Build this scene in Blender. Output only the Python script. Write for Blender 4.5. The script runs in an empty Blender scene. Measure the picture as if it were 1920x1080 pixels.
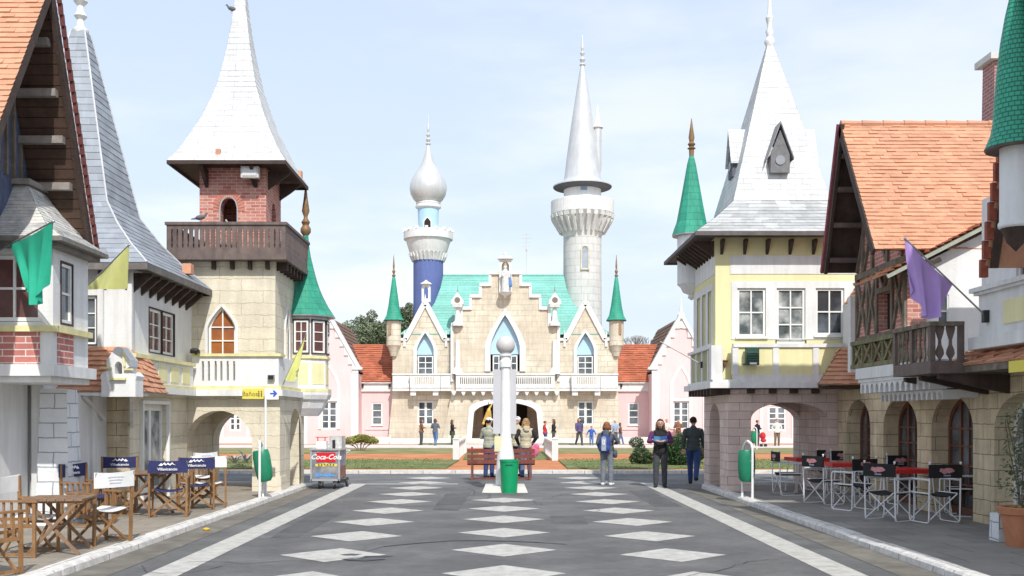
import bpy, bmesh, math, random
from mathutils import Vector, Matrix
from mathutils.geometry import tessellate_polygon
R = math.radians
random.seed(7)
scn = bpy.context.scene
col = scn.collection

# ------------------------------------------------------------------ camera, light, exposure
cam = bpy.data.objects.new('camera', bpy.data.cameras.new('camera'))
col.objects.link(cam)
cam.location = (0, 0, 1.6)
cam.rotation_euler = (R(90), 0, 0)
cam.data.sensor_width = 36
cam.data.lens = 36 * 1900 / 1920
cam.data.shift_x = 15 / 1920
cam.data.shift_y = 242 / 1920
cam.data.clip_start = .1
cam.data.clip_end = 3000
scn.camera = cam

SUN_AZ, SUN_EL = 15, 45          # azimuth: degrees to the right of straight behind the camera
az = R(SUN_AZ); el = R(SUN_EL)
sdir = Vector((math.sin(az) * math.cos(el), -math.cos(az) * math.cos(el), math.sin(el)))
sl = bpy.data.lights.new('sun', 'SUN'); sl.energy = 2.55; sl.angle = R(.6); sl.color = (1, .965, .9)
so = bpy.data.objects.new('sun', sl); col.objects.link(so)
so.rotation_euler = sdir.to_track_quat('Z', 'Y').to_euler()

world = bpy.data.worlds.new('World'); scn.world = world; world.use_nodes = True
nt = world.node_tree; nt.nodes.clear()
wo = nt.nodes.new('ShaderNodeOutputWorld'); bg = nt.nodes.new('ShaderNodeBackground')
sky = nt.nodes.new('ShaderNodeTexSky'); sky.sky_type = 'NISHITA'; sky.sun_disc = False
sky.sun_elevation = el; sky.sun_rotation = math.pi - az
sky.air_density = 1.0; sky.dust_density = 1.2; sky.ozone_density = 1.0
tc = nt.nodes.new('ShaderNodeTexCoord'); mp = nt.nodes.new('ShaderNodeMapping')
mp.inputs['Scale'].default_value = (1.6, 1.6, 5.5); mp.inputs['Location'].default_value = (.35, .1, .4)
nz = nt.nodes.new('ShaderNodeTexNoise'); nz.inputs['Scale'].default_value = 1.5
nz.inputs['Detail'].default_value = 7; nz.inputs['Roughness'].default_value = .56
rp = nt.nodes.new('ShaderNodeMapRange'); rp.inputs[1].default_value = .42; rp.inputs[2].default_value = .66
rp.interpolation_type = 'SMOOTHSTEP'
rp.inputs[3].default_value = .24; rp.inputs[4].default_value = 1
sep = nt.nodes.new('ShaderNodeSeparateXYZ')
hr = nt.nodes.new('ShaderNodeMapRange'); hr.inputs[1].default_value = .02; hr.inputs[2].default_value = .40
hr.inputs[3].default_value = 1.0; hr.inputs[4].default_value = .72     # more cloud low down
mu = nt.nodes.new('ShaderNodeMath'); mu.operation = 'MULTIPLY'
mx = nt.nodes.new('ShaderNodeMix'); mx.data_type = 'RGBA'
L = nt.links.new
L(tc.outputs['Generated'], mp.inputs[0]); L(mp.outputs[0], nz.inputs[0]); L(nz.outputs[0], rp.inputs[0])
L(tc.outputs['Generated'], sep.inputs[0]); L(sep.outputs[2], hr.inputs[0])
cm = nt.nodes.new('ShaderNodeMix'); cm.data_type = 'RGBA'                # thin haze colour and cloud colour, chosen by the cloud noise
cm.inputs[6].default_value = (2.85, 3.35, 4.05, 1); cm.inputs[7].default_value = (4.3, 4.4, 4.6, 1)
L(rp.outputs[0], mu.inputs[0]); L(hr.outputs[0], mu.inputs[1]); L(mu.outputs[0], cm.inputs[0]); L(cm.outputs[2], mx.inputs[7])
hz = nt.nodes.new('ShaderNodeMapRange'); hz.inputs[1].default_value = 0; hz.inputs[2].default_value = .5
hz.inputs[3].default_value = .95; hz.inputs[4].default_value = .70; L(sep.outputs[2], hz.inputs[0]); L(hz.outputs[0], mx.inputs[0])
L(sky.outputs[0], mx.inputs[6]); L(mx.outputs[2], bg.inputs[0]); L(bg.outputs[0], wo.inputs[0])
bg.inputs[1].default_value = .15
scn.view_settings.view_transform = 'Standard'
scn.view_settings.look = 'None'
scn.view_settings.exposure = .70
scn.view_settings.gamma = 1

# ------------------------------------------------------------------ helpers
def X(px, Y): return (px - 945) * Y / 1900      # photo column -> metres at depth Y
def Z(py, Y): return 1.6 + (782 - py) * Y / 1900
def V(*a): return Vector(a)

class MB:
    def __init__(s): s.v = []; s.f = []; s.uv = []; s.t = []
    def face(s, pts, uv=None, tint=None):
        i = len(s.v); s.v += [tuple(p) for p in pts]; s.f.append(tuple(range(i, i + len(pts))))
        s.uv.append(uv); s.t.append(.5 if tint is None else tint)
    def add(s, vs, fs, uvs=None, tint=None):
        i = len(s.v); s.v += [tuple(p) for p in vs]
        for k, f in enumerate(fs):
            s.f.append(tuple(i + a for a in f)); s.uv.append(uvs[k] if uvs else None); s.t.append(.5 if tint is None else tint)
    def box(s, x0, x1, y0, y1, z0, z1):
        if x0 > x1: x0, x1 = x1, x0
        if y0 > y1: y0, y1 = y1, y0
        if z0 > z1: z0, z1 = z1, z0
        s.add([(x0,y0,z0),(x1,y0,z0),(x1,y1,z0),(x0,y1,z0),(x0,y0,z1),(x1,y0,z1),(x1,y1,z1),(x0,y1,z1)],
              [(3,2,1,0),(4,5,6,7),(0,1,5,4),(1,2,6,5),(2,3,7,6),(3,0,4,7)])
    def frust(s, x0, x1, y0, y1, z0, X0, X1, Y0, Y1, z1):
        s.add([(x0,y0,z0),(x1,y0,z0),(x1,y1,z0),(x0,y1,z0),(X0,Y0,z1),(X1,Y0,z1),(X1,Y1,z1),(X0,Y1,z1)],
              [(3,2,1,0),(4,5,6,7),(0,1,5,4),(1,2,6,5),(2,3,7,6),(3,0,4,7)])
    def bar(s, a, b, w, h=None, up=(0,0,1)):
        """rectangular bar from a to b, w wide, h deep"""
        a = Vector(a); b = Vector(b); h = w if h is None else h
        d = (b - a).normalized(); u = Vector(up)
        if abs(d.dot(u)) > .98: u = Vector((0, 1, 0)) if abs(d.y) < .9 else Vector((1, 0, 0))
        sx = d.cross(u).normalized() * w / 2; sy = sx.cross(d).normalized() * h / 2
        vs = [a-sx-sy, a+sx-sy, a+sx+sy, a-sx+sy, b-sx-sy, b+sx-sy, b+sx+sy, b-sx+sy]
        s.add(vs, [(3,2,1,0),(4,5,6,7),(0,1,5,4),(1,2,6,5),(2,3,7,6),(3,0,4,7)])
    def tube(s, a, b, r0, r1=None, n=10, cap=True):
        a = Vector(a); b = Vector(b); r1 = r0 if r1 is None else r1
        d = (b - a).normalized(); u = Vector((0,0,1)) if abs(d.z) < .9 else Vector((1,0,0))
        e = d.cross(u).normalized(); g = d.cross(e)
        vs = []
        for k in range(n):
            t = 2*math.pi*k/n; w = e*math.cos(t) + g*math.sin(t)
            vs.append(a + w*r0); vs.append(b + w*r1)
        fs = [(2*k, 2*((k+1)%n), 2*((k+1)%n)+1, 2*k+1) for k in range(n)]
        if cap: fs += [tuple(2*k for k in range(n))[::-1], tuple(2*k+1 for k in range(n))]
        s.add(vs, fs)
    def path(s, pts, r, n=8):
        for a, b in zip(pts[:-1], pts[1:]): s.tube(a, b, r, r, n)
        for p in pts[1:-1]: s.ball(p, (r, r, r), 6, 4)
    def lathe(s, c, prof, n=24, a0=0, sq=1):
        cx, cy, cz = c; R0 = max(p[0] for p in prof); vs = []; fs = []; uv = []; ln = 0; Ls = [0]
        for i in range(1, len(prof)):
            ln += math.hypot(prof[i][0]-prof[i-1][0], prof[i][1]-prof[i-1][1]); Ls.append(ln)
        for r, z in prof:
            for k in range(n):
                t = a0 + 2*math.pi*k/n; vs.append((cx + r*math.cos(t), cy + r*math.sin(t)*sq, cz + z))
        for i in range(len(prof)-1):
            for k in range(n):
                k2 = (k+1) % n
                fs.append((i*n+k, i*n+k2, (i+1)*n+k2, (i+1)*n+k))
                u0 = 2*math.pi*k/n*R0; u1 = 2*math.pi*(k+1)/n*R0
                uv.append([(u0, Ls[i]), (u1, Ls[i]), (u1, Ls[i+1]), (u0, Ls[i+1])])
        if prof[0][0] > 1e-4: fs.append(tuple(range(n))[::-1]); uv.append(None)
        if prof[-1][0] > 1e-4: fs.append(tuple((len(prof)-1)*n + k for k in range(n))); uv.append(None)
        s.add(vs, fs, uv)
    def ball(s, c, r, n=12, m=8, rot=None):
        vs = []; fs = []; c = Vector(c)
        for i in range(m+1):
            p = math.pi*i/m
            for k in range(n):
                t = 2*math.pi*k/n
                w = Vector((r[0]*math.sin(p)*math.cos(t), r[1]*math.sin(p)*math.sin(t), r[2]*math.cos(p)))
                if rot: w = rot @ w
                vs.append(c + w)
        for i in range(m):
            for k in range(n):
                k2 = (k+1) % n; fs.append((i*n+k, (i+1)*n+k, (i+1)*n+k2, i*n+k2))
        s.add(vs, fs)
    def cap(s, a, b, r0, r1, n=12):
        s.tube(a, b, r0, r1, n); s.ball(a, (r0,)*3, n, 8); s.ball(b, (r1,)*3, n, 8)
    def tiles(s, A, B, C, D, row=.2, tw=.25, lift=.02, jit=.25):
        """A,B eave ends, C,D the top ends above B and A: rows of overlapping tiles, each its own quad"""
        A, B, C, D = map(Vector, (A, B, C, D))
        up = ((D + C) / 2 - (A + B) / 2); ln = up.length; n = max(1, round(ln / row))
        ud = (B - A).normalized(); N = ud.cross(up).normalized()
        if N.z < 0: N = -N
        for i in range(n):
            t0 = i / n; t1 = (i + 1) / n
            l0 = A.lerp(D, t0); r0 = B.lerp(C, t0); l1 = A.lerp(D, t1); r1 = B.lerp(C, t1)
            w = (r0 - l0).length; m = max(1, round(w / tw))
            cuts = [0] + [min(.999, max(.001, (k + (.5 if i % 2 else 0)) / m)) for k in range(0 if i % 2 else 1, m)] + [1]
            for a, b in zip(cuts[:-1], cuts[1:]):
                if b - a < .004: continue
                h = lift * (1 + random.uniform(-jit, jit)); ti = random.random()
                dn = -up.normalized() * random.uniform(0, jit) * row * .12
                p0 = l0.lerp(r0, a); p1 = l0.lerp(r0, b); p2 = l1.lerp(r1, b); p3 = l1.lerp(r1, a)
                q0 = p0 + N*h + dn; q1 = p1 + N*h + dn; e = N*.002
                def U(p): return (p.dot(ud), p.dot(up.normalized()))
                s.face([q0, q1, p2 + e, p3 + e], [U(p0), U(p1), U(p2), U(p3)], ti)
                s.face([p0 + dn - N*.01, p1 + dn - N*.01, q1, q0], [U(p0)]*4, ti)
        s.face([A - N*.012, B - N*.012, C - N*.012, D - N*.012])
    def build(s, name, mat, parent=None, smooth=None, recalc=True, **props):
        me = bpy.data.meshes.new(name)
        me.from_pydata(s.v, [], s.f)
        me.color_attributes.new('tint', 'FLOAT_COLOR', 'CORNER'); me.uv_layers.new(name='UVMap')
        uvl = me.uv_layers['UVMap']; ca = me.color_attributes['tint']
        for p, uv, t in zip(me.polygons, s.uv, s.t):
            if uv is None:
                n = p.normal
                if abs(n.z) > .999: u = Vector((1,0,0)); v = Vector((0,1,0))
                else:
                    u = Vector((0,0,1)).cross(n).normalized(); v = n.cross(u)
                    if abs(u.y) > abs(u.x):
                        if u.y < 0: u = -u
                    elif u.x < 0: u = -u
                for li in p.loop_indices:
                    co = me.vertices[me.loops[li].vertex_index].co
                    uvl.data[li].uv = (co.dot(u), co.dot(v)); ca.data[li].color = (t, t, t, 1)
            else:
                for k, li in enumerate(p.loop_indices):
                    uvl.data[li].uv = uv[k]; ca.data[li].color = (t, t, t, 1)
        if recalc:
            bm = bmesh.new(); bm.from_mesh(me); bmesh.ops.recalc_face_normals(bm, faces=bm.faces); bm.to_mesh(me); bm.free()
        if smooth:
            bm = bmesh.new(); bm.from_mesh(me); bmesh.ops.remove_doubles(bm, verts=bm.verts, dist=1e-4); bm.to_mesh(me); bm.free()
            me.polygons.foreach_set('use_smooth', [True]*len(me.polygons)); me.set_sharp_from_angle(angle=R(smooth))
        me.materials.append(mat)
        o = bpy.data.objects.new(name, me); col.objects.link(o)
        if parent:
            o.parent = parent; o.matrix_parent_inverse = parent.matrix_basis.inverted()
        for k, v in props.items(): o[k] = v
        return o

def thing(name, label, cat, loc=(0,0,0), rz=0, group=None):
    o = bpy.data.objects.new(name, None); col.objects.link(o); o.empty_display_size = .2
    o.location = loc; o.rotation_euler = (0, 0, rz); o['label'] = label; o['category'] = cat
    o.matrix_basis = Matrix.Translation(Vector(loc)) @ Matrix.Rotation(rz, 4, 'Z')
    if group: o['group'] = group
    return o
def tag(o, label, cat, group=None):
    o['label'] = label; o['category'] = cat
    if group: o['group'] = group
    return o
def dup(root, loc, rz, label=None, group=None):
    r = root.copy(); col.objects.link(r)
    r.location = loc; r.rotation_euler = (0, 0, rz)
    if label: r['label'] = label
    if group: r['group'] = group
    for ch in list(root.children):
        c = ch.copy(); col.objects.link(c); c.parent = r
        for g in list(ch.children):
            d = g.copy(); col.objects.link(d); d.parent = c
    return r

class Pl:
    """a vertical wall plane: axis 'Y' (faces -Y) or 'X' (faces +X or -X); d = distance out of the wall"""
    def __init__(s, ax, p, out=-1): s.ax = ax; s.p = p; s.out = out
    def pt(s, u, d, z): return Vector((u, s.p + s.out*d, z)) if s.ax == 'Y' else Vector((s.p + s.out*d, u, z))
    def box(s, mb, u0, u1, z0, z1, d0, d1):
        a = s.pt(u0, d0, z0); b = s.pt(u1, d1, z1); mb.box(a.x, b.x, a.y, b.y, a.z, b.z)
    def plate(s, mb, d0, d1, outline, holes=()):
        loops = [list(outline)] + [list(h) for h in holes]
        flat = [p for l in loops for p in l]
        tris = tessellate_polygon([[Vector((p[0], p[1], 0)) for p in l] for l in loops])
        n = len(flat)
        vs = [s.pt(p[0], d1, p[1]) for p in flat] + [s.pt(p[0], d0, p[1]) for p in flat]
        fs = [tuple(t) for t in tris] + [tuple(i + n for i in t)[::-1] for t in tris]
        o = 0
        for l in loops:
            m = len(l)
            fs += [(o+k, o+(k+1) % m, n+o+(k+1) % m, n+o+k) for k in range(m)]
            o += m
        # drop slivers
        mb.add(vs, fs)
    def bar(s, mb, u0, z0, u1, z1, w, d0, d1):
        du, dz = u1-u0, z1-z0; ln = math.hypot(du, dz); nu, nz_ = -dz/ln*w/2, du/ln*w/2
        s.plate(mb, d0, d1, [(u0+nu, z0+nz_), (u0-nu, z0-nz_), (u1-nu, z1-nz_), (u1+nu, z1+nz_)])

def arch(c, hw, zb, zs, zt, kind='round', n=14):
    """opening outline from bottom-left over the top to bottom-right"""
    if kind == 'rect': return [(c-hw, zb), (c-hw, zt), (c+hw, zt), (c+hw, zb)]
    pts = [(c-hw, zb)]
    if kind == 'round':
        for k in range(n+1):
            t = math.pi*(1 - k/n); pts.append((c + hw*math.cos(t), zs + (zt-zs)*math.sin(t)))
    else:   # pointed
        H = zt - zs; m = n//2
        for k in range(m+1):
            t = k/m; pts.append((c - hw*(1-t)**.9 * (1 + .35*t*(1-t)) if t < 1 else c, zs + H*(t**.9 if t else 0)))
        pts += [(2*c - a, b) for a, b in pts[1:-1][::-1]]
    pts.append((c+hw, zb))
    # dedupe
    out = []
    for p in pts:
        if not out or abs(p[0]-out[-1][0]) + abs(p[1]-out[-1][1]) > 1e-4: out.append(p)
    return out
def rect(u0, u1, z0, z1): return [(u0, z0), (u0, z1), (u1, z1), (u1, z0)]
def ztop_at(ol, u):
    best = -9
    for (a, b), (c, d) in zip(ol, ol[1:] + ol[:1]):
        if min(a, c) <= u <= max(a, c) and abs(a-c) > 1e-6: best = max(best, b + (d-b)*(u-a)/(c-a))
    return best

def window(parent, pl, c, hw, zb, zt, nx=2, ny=3, kind='rect', zs=None, f=.05, m=.022, d=-.06, fm=None, gm=None, name='window', casement=False, t=.05, sill=None, casing=None):
    zs = zt - hw if zs is None else zs
    ol = arch(c, hw, zb, zs, zt, kind)
    inn = arch(c, hw - f, zb + f, max(zs, zb + f + .01), zt - f * (1 if kind != 'pointed' else 1.5), kind)
    mb = MB(); pl.plate(mb, d - t/2, d + t/2, ol, [inn])
    for k in range(1, nx):
        u = c - hw + f + (2*hw - 2*f) * k / nx; w = m if not (casement and k*2 == nx) else m*2.6
        pl.box(mb, u - w/2, u + w/2, zb + f*.9, ztop_at(inn, u) + .004, d - t*.32, d + t*.36)
    for k in range(1, ny):
        z = zb + f + ((zs if kind != 'rect' else zt - f) - zb - f) * k / (ny if kind == 'rect' else ny - 1)
        if kind != 'rect' and k == ny - 1: z = zs
        pl.box(mb, c - hw + f*.9, c + hw - f*.9, z - m/2, z + m/2, d - t*.3, d + t*.34)
    o = mb.build(name, fm or W_FRAME, parent)
    g = MB(); pl.plate(g, d - .02, d - .008, inn); g.build('pane', gm or GLASS, o)
    if sill:
        q = MB(); pl.box(q, c - hw - .04, c + hw + .04, zb - .045, zb - .002, -.03, sill); q.build('sill', fm or W_FRAME, o)
    if casing:
        q = MB(); pl.plate(q, d - .02, .012, arch(c, hw + .022, zb - .022, zs, zt + .022, kind), [arch(c, hw + .002, zb - .002, zs, zt + .002, kind)]); q.build('casing', casing, o)
    return o
def trim(mb, pl, c, hw, zb, zs, zt, w, kind, d0=-.02, d1=.035):
    o = arch(c, hw + w, zb, zs, zt + w * (1 if kind != 'pointed' else 1.7), kind); i = arch(c, hw, zb, zs, zt, kind)
    # a ring open at the bottom: walk the outer outline, then the inner one backwards
    pl.plate(mb, d0, d1, o + i[::-1])

# ------------------------------------------------------------------ materials
def M(name, c, rough=.8, noise=(3, .12), bump=(40, .15), tint=0, brick=None, metal=0, spec=.4, streak=0, c2=None, coat=0):
    m = bpy.data.materials.new(name); m.use_nodes = True; nt = m.node_tree; N = nt.nodes; L = nt.links.new
    b = N['Principled BSDF']; b.inputs['Roughness'].default_value = rough; b.inputs['Metallic'].default_value = metal
    b.inputs['Specular IOR Level'].default_value = spec
    if coat: b.inputs['Coat Weight'].default_value = coat
    tc = N.new('ShaderNodeTexCoord'); geo = N.new('ShaderNodeNewGeometry')
    def mixm(a, fac_socket, lo, hi):
        r = N.new('ShaderNodeMapRange'); r.inputs[1].default_value = .3; r.inputs[2].default_value = .7
        r.inputs[3].default_value = lo; r.inputs[4].default_value = hi; L(fac_socket, r.inputs[0])
        x = N.new('ShaderNodeMix'); x.data_type = 'RGBA'; x.blend_type = 'MULTIPLY'; x.inputs[0].default_value = 1
        L(a, x.inputs[6]); L(r.outputs[0], x.inputs[7]); return x.outputs[2]
    src = N.new('ShaderNodeRGB'); src.outputs[0].default_value = (*c, 1); out = src.outputs[0]
    hgt = None
    if brick:
        bt = N.new('ShaderNodeTexBrick'); bt.inputs['Scale'].default_value = 1
        bt.inputs['Brick Width'].default_value = brick['w']; bt.inputs['Row Height'].default_value = brick['h']
        bt.inputs['Mortar Size'].default_value = brick.get('m', .01); bt.inputs['Mortar Smooth'].default_value = .15
        bt.inputs['Color1'].default_value = (*c, 1); bt.inputs['Color2'].default_value = (*brick.get('c2', c), 1)
        bt.inputs['Mortar'].default_value = (*brick['mc'], 1); bt.offset = brick.get('off', .5)
        wb = N.new('ShaderNodeTexNoise'); wb.inputs['Scale'].default_value = 6; L(tc.outputs['UV'], wb.inputs[0])
        wm = N.new('ShaderNodeMix'); wm.data_type = 'RGBA'; wm.inputs[0].default_value = brick.get('warp', .012)
        L(tc.outputs['UV'], wm.inputs[6]); L(wb.outputs['Color'], wm.inputs[7])
        L(wm.outputs[2], bt.inputs[0]); out = bt.outputs[0]; hgt = bt.outputs[1]
    if c2:
        n0 = N.new('ShaderNodeTexNoise'); n0.inputs['Scale'].default_value = noise[0]*.6; n0.inputs['Detail'].default_value = 6
        L(geo.outputs['Position'], n0.inputs[0])
        r0 = N.new('ShaderNodeMapRange'); r0.inputs[1].default_value = .42; r0.inputs[2].default_value = .62; L(n0.outputs[0], r0.inputs[0])
        x0 = N.new('ShaderNodeMix'); x0.data_type = 'RGBA'; L(r0.outputs[0], x0.inputs[0]); L(out, x0.inputs[6]); x0.inputs[7].default_value = (*c2, 1); out = x0.outputs[2]
    if noise:
        n1 = N.new('ShaderNodeTexNoise'); n1.inputs['Scale'].default_value = noise[0]; n1.inputs['Detail'].default_value = 8
        n1.inputs['Roughness'].default_value = .65; L(geo.outputs['Position'], n1.inputs[0])
        out = mixm(out, n1.outputs[0], 1 - noise[1], 1 + noise[1])
    if streak:
        mp = N.new('ShaderNodeMapping'); mp.inputs['Scale'].default_value = (5, 5, .55); L(geo.outputs['Position'], mp.inputs[0])
        n2 = N.new('ShaderNodeTexNoise'); n2.inputs['Scale'].default_value = 1.6; n2.inputs['Detail'].default_value = 6; L(mp.outputs[0], n2.inputs[0])
        out = mixm(out, n2.outputs[0], 1 + streak*.3, 1 - streak)
    if tint:
        a = N.new('ShaderNodeAttribute'); a.attribute_name = 'tint'
        r = N.new('ShaderNodeMapRange'); r.inputs[3].default_value = 1 - tint; r.inputs[4].default_value = 1 + tint; L(a.outputs['Fac'], r.inputs[0])
        x = N.new('ShaderNodeMix'); x.data_type = 'RGBA'; x.blend_type = 'MULTIPLY'; x.inputs[0].default_value = 1
        L(out, x.inputs[6]); L(r.outputs[0], x.inputs[7]); out = x.outputs[2]
    L(out, b.inputs['Base Color'])
    nrm = None
    if bump:
        nb = N.new('ShaderNodeTexNoise'); nb.inputs['Scale'].default_value = bump[0]; nb.inputs['Detail'].default_value = 6; L(geo.outputs['Position'], nb.inputs[0])
        bp = N.new('ShaderNodeBump'); bp.inputs['Strength'].default_value = bump[1]; bp.inputs['Distance'].default_value = .02; L(nb.outputs[0], bp.inputs['Height']); nrm = bp.outputs[0]
    if hgt:
        bp2 = N.new('ShaderNodeBump'); bp2.invert = True; bp2.inputs['Strength'].default_value = .6; bp2.inputs['Distance'].default_value = .012; L(hgt, bp2.inputs['Height'])
        if nrm: L(nrm, bp2.inputs['Normal'])
        nrm = bp2.outputs[0]
    if nrm: L(nrm, b.inputs['Normal'])
    return m

WHITE = M('white_plaster', (.75, .75, .745), .85, (1.6, .06), (30, .25), streak=.11)
WHITE2 = M('white_paint_trim', (.73, .73, .72), .7, (2.5, .08), (30, .15), streak=.13)
WHITESTONE = M('white_painted_stone', (.68, .70, .72), .8, (3, .08), (18, .5), brick=dict(w=.42, h=.2, m=.008, mc=(.3, .32, .35), warp=.03))
W_FRAME = M('white_window_paint', (.78, .78, .76), .5, (8, .05), (60, .05))
YELLOW = M('yellow_plaster', (.78, .73, .42), .85, (1.5, .06), (30, .2), streak=.08)
YTRIM = M('cream_yellow_trim', (.74, .68, .36), .8, (5, .12), (30, .2), streak=.12)
PINK = M('pink_plaster', (.78, .555, .55), .9, (.5, .06), (10, .1), streak=.06)
STONE = M('sand_stone_blocks', (.69, .635, .51), .9, (2.2, .12), (22, .5), brick=dict(w=.85, h=.235, m=.005, mc=(.47, .40, .28), c2=(.66, .60, .475), warp=.06), streak=.1)
STONE_D = M('ochre_stone_blocks', (.68, .57, .39), .9, (2.5, .2), (22, .6), brick=dict(w=.42, h=.21, m=.006, mc=(.26, .19, .11), c2=(.61, .51, .34), warp=.03), streak=.18)
STONE_P = M('pinkish_stone_blocks', (.76, .61, .54), .9, (2.2, .12), (20, .5), brick=dict(w=.5, h=.17, m=.005, mc=(.33, .24, .22), c2=(.62, .50, .45), warp=.02), streak=.1)
STONE_C = M('castle_stone', (.64, .578, .465), .9, (1.3, .14), (6, .5), brick=dict(w=.75, h=.3, m=.02, mc=(.50, .45, .36), c2=(.66, .60, .49), warp=.09), c2=(.57, .50, .395), streak=.14)
BRICK = M('red_brick', (.58, .27, .21), .85, (5, .14), (60, .3), brick=dict(w=.2, h=.065, m=.007, mc=(.62, .5, .45), c2=(.44, .13, .10), warp=.004))
BRICK_BAY = M('painted_bay_brick', (.55, .20, .17), .85, (5, .14), (60, .3), brick=dict(w=.30, h=.085, m=.008, mc=(.72, .66, .6), c2=(.48, .17, .15), warp=.004))
TERRA = M('terracotta_tile', (.56, .285, .175), .85, (2.2, .14), (50, .4), tint=.10, c2=(.55, .285, .18))
TERRA_FAR = M('red_roof_tile', (0.42, 0.135, 0.075), .85, (.7, .16), (20, .2), tint=.14)
SLATE = M('blue_grey_slate', (.29, .32, .36), .6, (1.6, .16), (30, .25), tint=.14, streak=.10)
SLATE_W = M('white_lichened_slate', (.50, .50, .49), .8, (6, .24), (40, .4), tint=.12, c2=(.62, .60, .55))
SILVER = M('silver_painted_roof', (.60, .61, .61), .6, (1.8, .12), (25, .3), tint=.07, streak=.14, brick=dict(w=.30, h=.125, m=.006, mc=(.47, .48, .49), c2=(.65, .66, .66), warp=.03))
SILVER_L = M('silver_skirt_shingle', (.44, .45, .45), .65, (2.0, .2), (25, .3), tint=.16, streak=.10)
GREEN = M('green_roof_paint', (.030, .30, .20), .6, (2.2, .16), (20, .2), tint=.1, streak=.22, brick=dict(w=.22, h=.16, m=.004, mc=(.018, .19, .125), c2=(.034, .325, .215), warp=.01))
GREEN_T = M('green_roof_tiles', (.030, .335, .215), .5, (2.2, .12), (25, .2), brick=dict(w=.09, h=.055, m=.008, mc=(.012, .14, .09), c2=(.04, .39, .25)))
TEAL = M('teal_roof', (0.2, 0.47, 0.41), .65, (.8, .10), (8, .2), tint=.08, streak=.12)
WOOD_DK = M('dark_stained_wood', (.065, .042, .034), .75, (6, .3), (40, .4), streak=.3)
WOOD_BAL = M('weathered_brown_paint', (.15, .112, .10), .7, (6, .25), (50, .3), streak=.25)
WOOD_OLD = M('weathered_timber', (.20, .165, .125), .85, (5, .35), (50, .5), streak=.35)
WOOD_BLUE = M('blue_grey_boards', (.10, .12, .20), .8, (5, .35), (50, .4), streak=.5)
PURLIN = M('pale_rafter_end', (.27, .24, .22), .8, (7, .3), (50, .3))
CHAIRWOOD = M('varnished_chair_wood', (.28, .150, .065), .5, (9, .25), (60, .15), streak=.2)
CHAIRWOOD2 = M('greyed_chair_wood', (.25, .155, .095), .7, (9, .25), (60, .2), streak=.25)
DOORWOOD = M('red_brown_door_wood', (.16, .06, .035), .5, (5, .2), (40, .2))
CANVAS_W = M('white_canvas', (.80, .80, .79), .9, (8, .05), (200, .2))
CANVAS_N = M('navy_canvas', (.030, .034, .115), .9, (8, .15), (200, .2))
CANVAS_K = M('black_canvas', (.018, .018, .02), .85, (8, .2), (200, .2))
LETTER = M('white_lettering', (.82, .82, .82), .8, None, None)
GREYLETTER = M('grey_lettering', (.33, .35, .42), .8, None, None)
PINKLETTER = M('pink_red_print', (.58, .26, .27), .8, (30, .35), None)
RED_PL = M('red_plastic_table', (.62, .03, .03), .4, (6, .08), None)
WHITE_MT = M('white_tube_paint', (.78, .79, .80), .4, (10, .06), None)
BRASS = M('bronzed_finial', (.24, .145, .07), .55, (9, .2), (50, .2), metal=.2)
GREYMT = M('grey_metal', (.34, .35, .36), .45, (9, .15), (50, .1), metal=.5)
BLACKMT = M('black_metal', (.02, .02, .022), .5, None, None)
SILVMT = M('pale_silver_dome', (.60, .61, .62), .42, (1.0, .10), (10, .1), metal=.25, streak=.1)
TOWERBLUE = M('blue_tower_render', (.115, .155, .36), .85, (1.0, .12), (10, .3), streak=.1)
TOWERWHITE = M('white_tower_blocks', (.58, .58, .56), .85, (.8, .12), (6, .4), brick=dict(w=.8, h=.42, m=.02, mc=(.50, .50, .48), c2=(.61, .61, .59), warp=.05), streak=.08)
LTBLUE = M('pale_blue_paint', (.42, .62, .80), .8, (1.5, .08), (12, .15))
GLASS = M('dark_window_glass', (.035, .04, .048), .06, (2.5, .4), None, spec=.8, c2=(.13, .15, .17))  # lighter noise patches paint reflections and curtains into the pane colour
GLASS_F = M('far_window_glass', (.05, .065, .075), .12, (2, .3), None, spec=.8, c2=(.16, .19, .21))
GLASS_O = M('amber_tinted_glass', (.36, .13, .035), .15, (3, .2), None, spec=.5, c2=(.24, .09, .05))  # panes tinted for an orange-brown interior colour
GLASS_R = M('brown_glass', (.13, .060, .055), .12, (3, .3), None, spec=.5)
CURTAIN = M('curtained_glass', (.10, .12, .125), .12, (4, .5), None, spec=.6, c2=(.42, .44, .43))
DARK = M('dark_interior', (.02, .018, .016), .9, None, None)
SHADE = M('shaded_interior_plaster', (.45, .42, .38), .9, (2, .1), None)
ASPHALT = M('asphalt', (.160, .160, .162), .9, (1.3, .2), (260, .8), c2=(.205, .204, .202), streak=.12)
PAINT_G = M('worn_road_paint', (.52, .51, .475), .85, (9, .16), (200, .4), c2=(.44, .43, .40), streak=.08)
PAVE_L = M('left_paving', (.30, .265, .215), .9, (1.5, .16), (80, .4), brick=dict(w=.62, h=.4, m=.008, mc=(.17, .15, .12), c2=(.27, .235, .195), warp=.02))
PAVE_R = M('right_paving', (.30, .285, .26), .9, (1.3, .2), (90, .5), brick=dict(w=.8, h=.8, m=.008, mc=(.13, .12, .11), c2=(.225, .21, .195), warp=.02))
KERB = M('whitewashed_kerb', (.62, .60, .57), .85, (7, .25), (40, .5), brick=dict(w=.9, h=.9, m=.008, mc=(.2, .19, .17), warp=.01))
CONCRETE = M('pale_concrete', (.58, .56, .53), .9, (3, .12), (30, .3))
GRASS = M('lawn', (.12, .165, .055), .95, (.9, .3), (60, .8), c2=(.20, .19, .07))
DRYGRASS = M('dry_lawn', (.27, .235, .12), .95, (.8, .22), (60, .8), c2=(.16, .19, .06))
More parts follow.
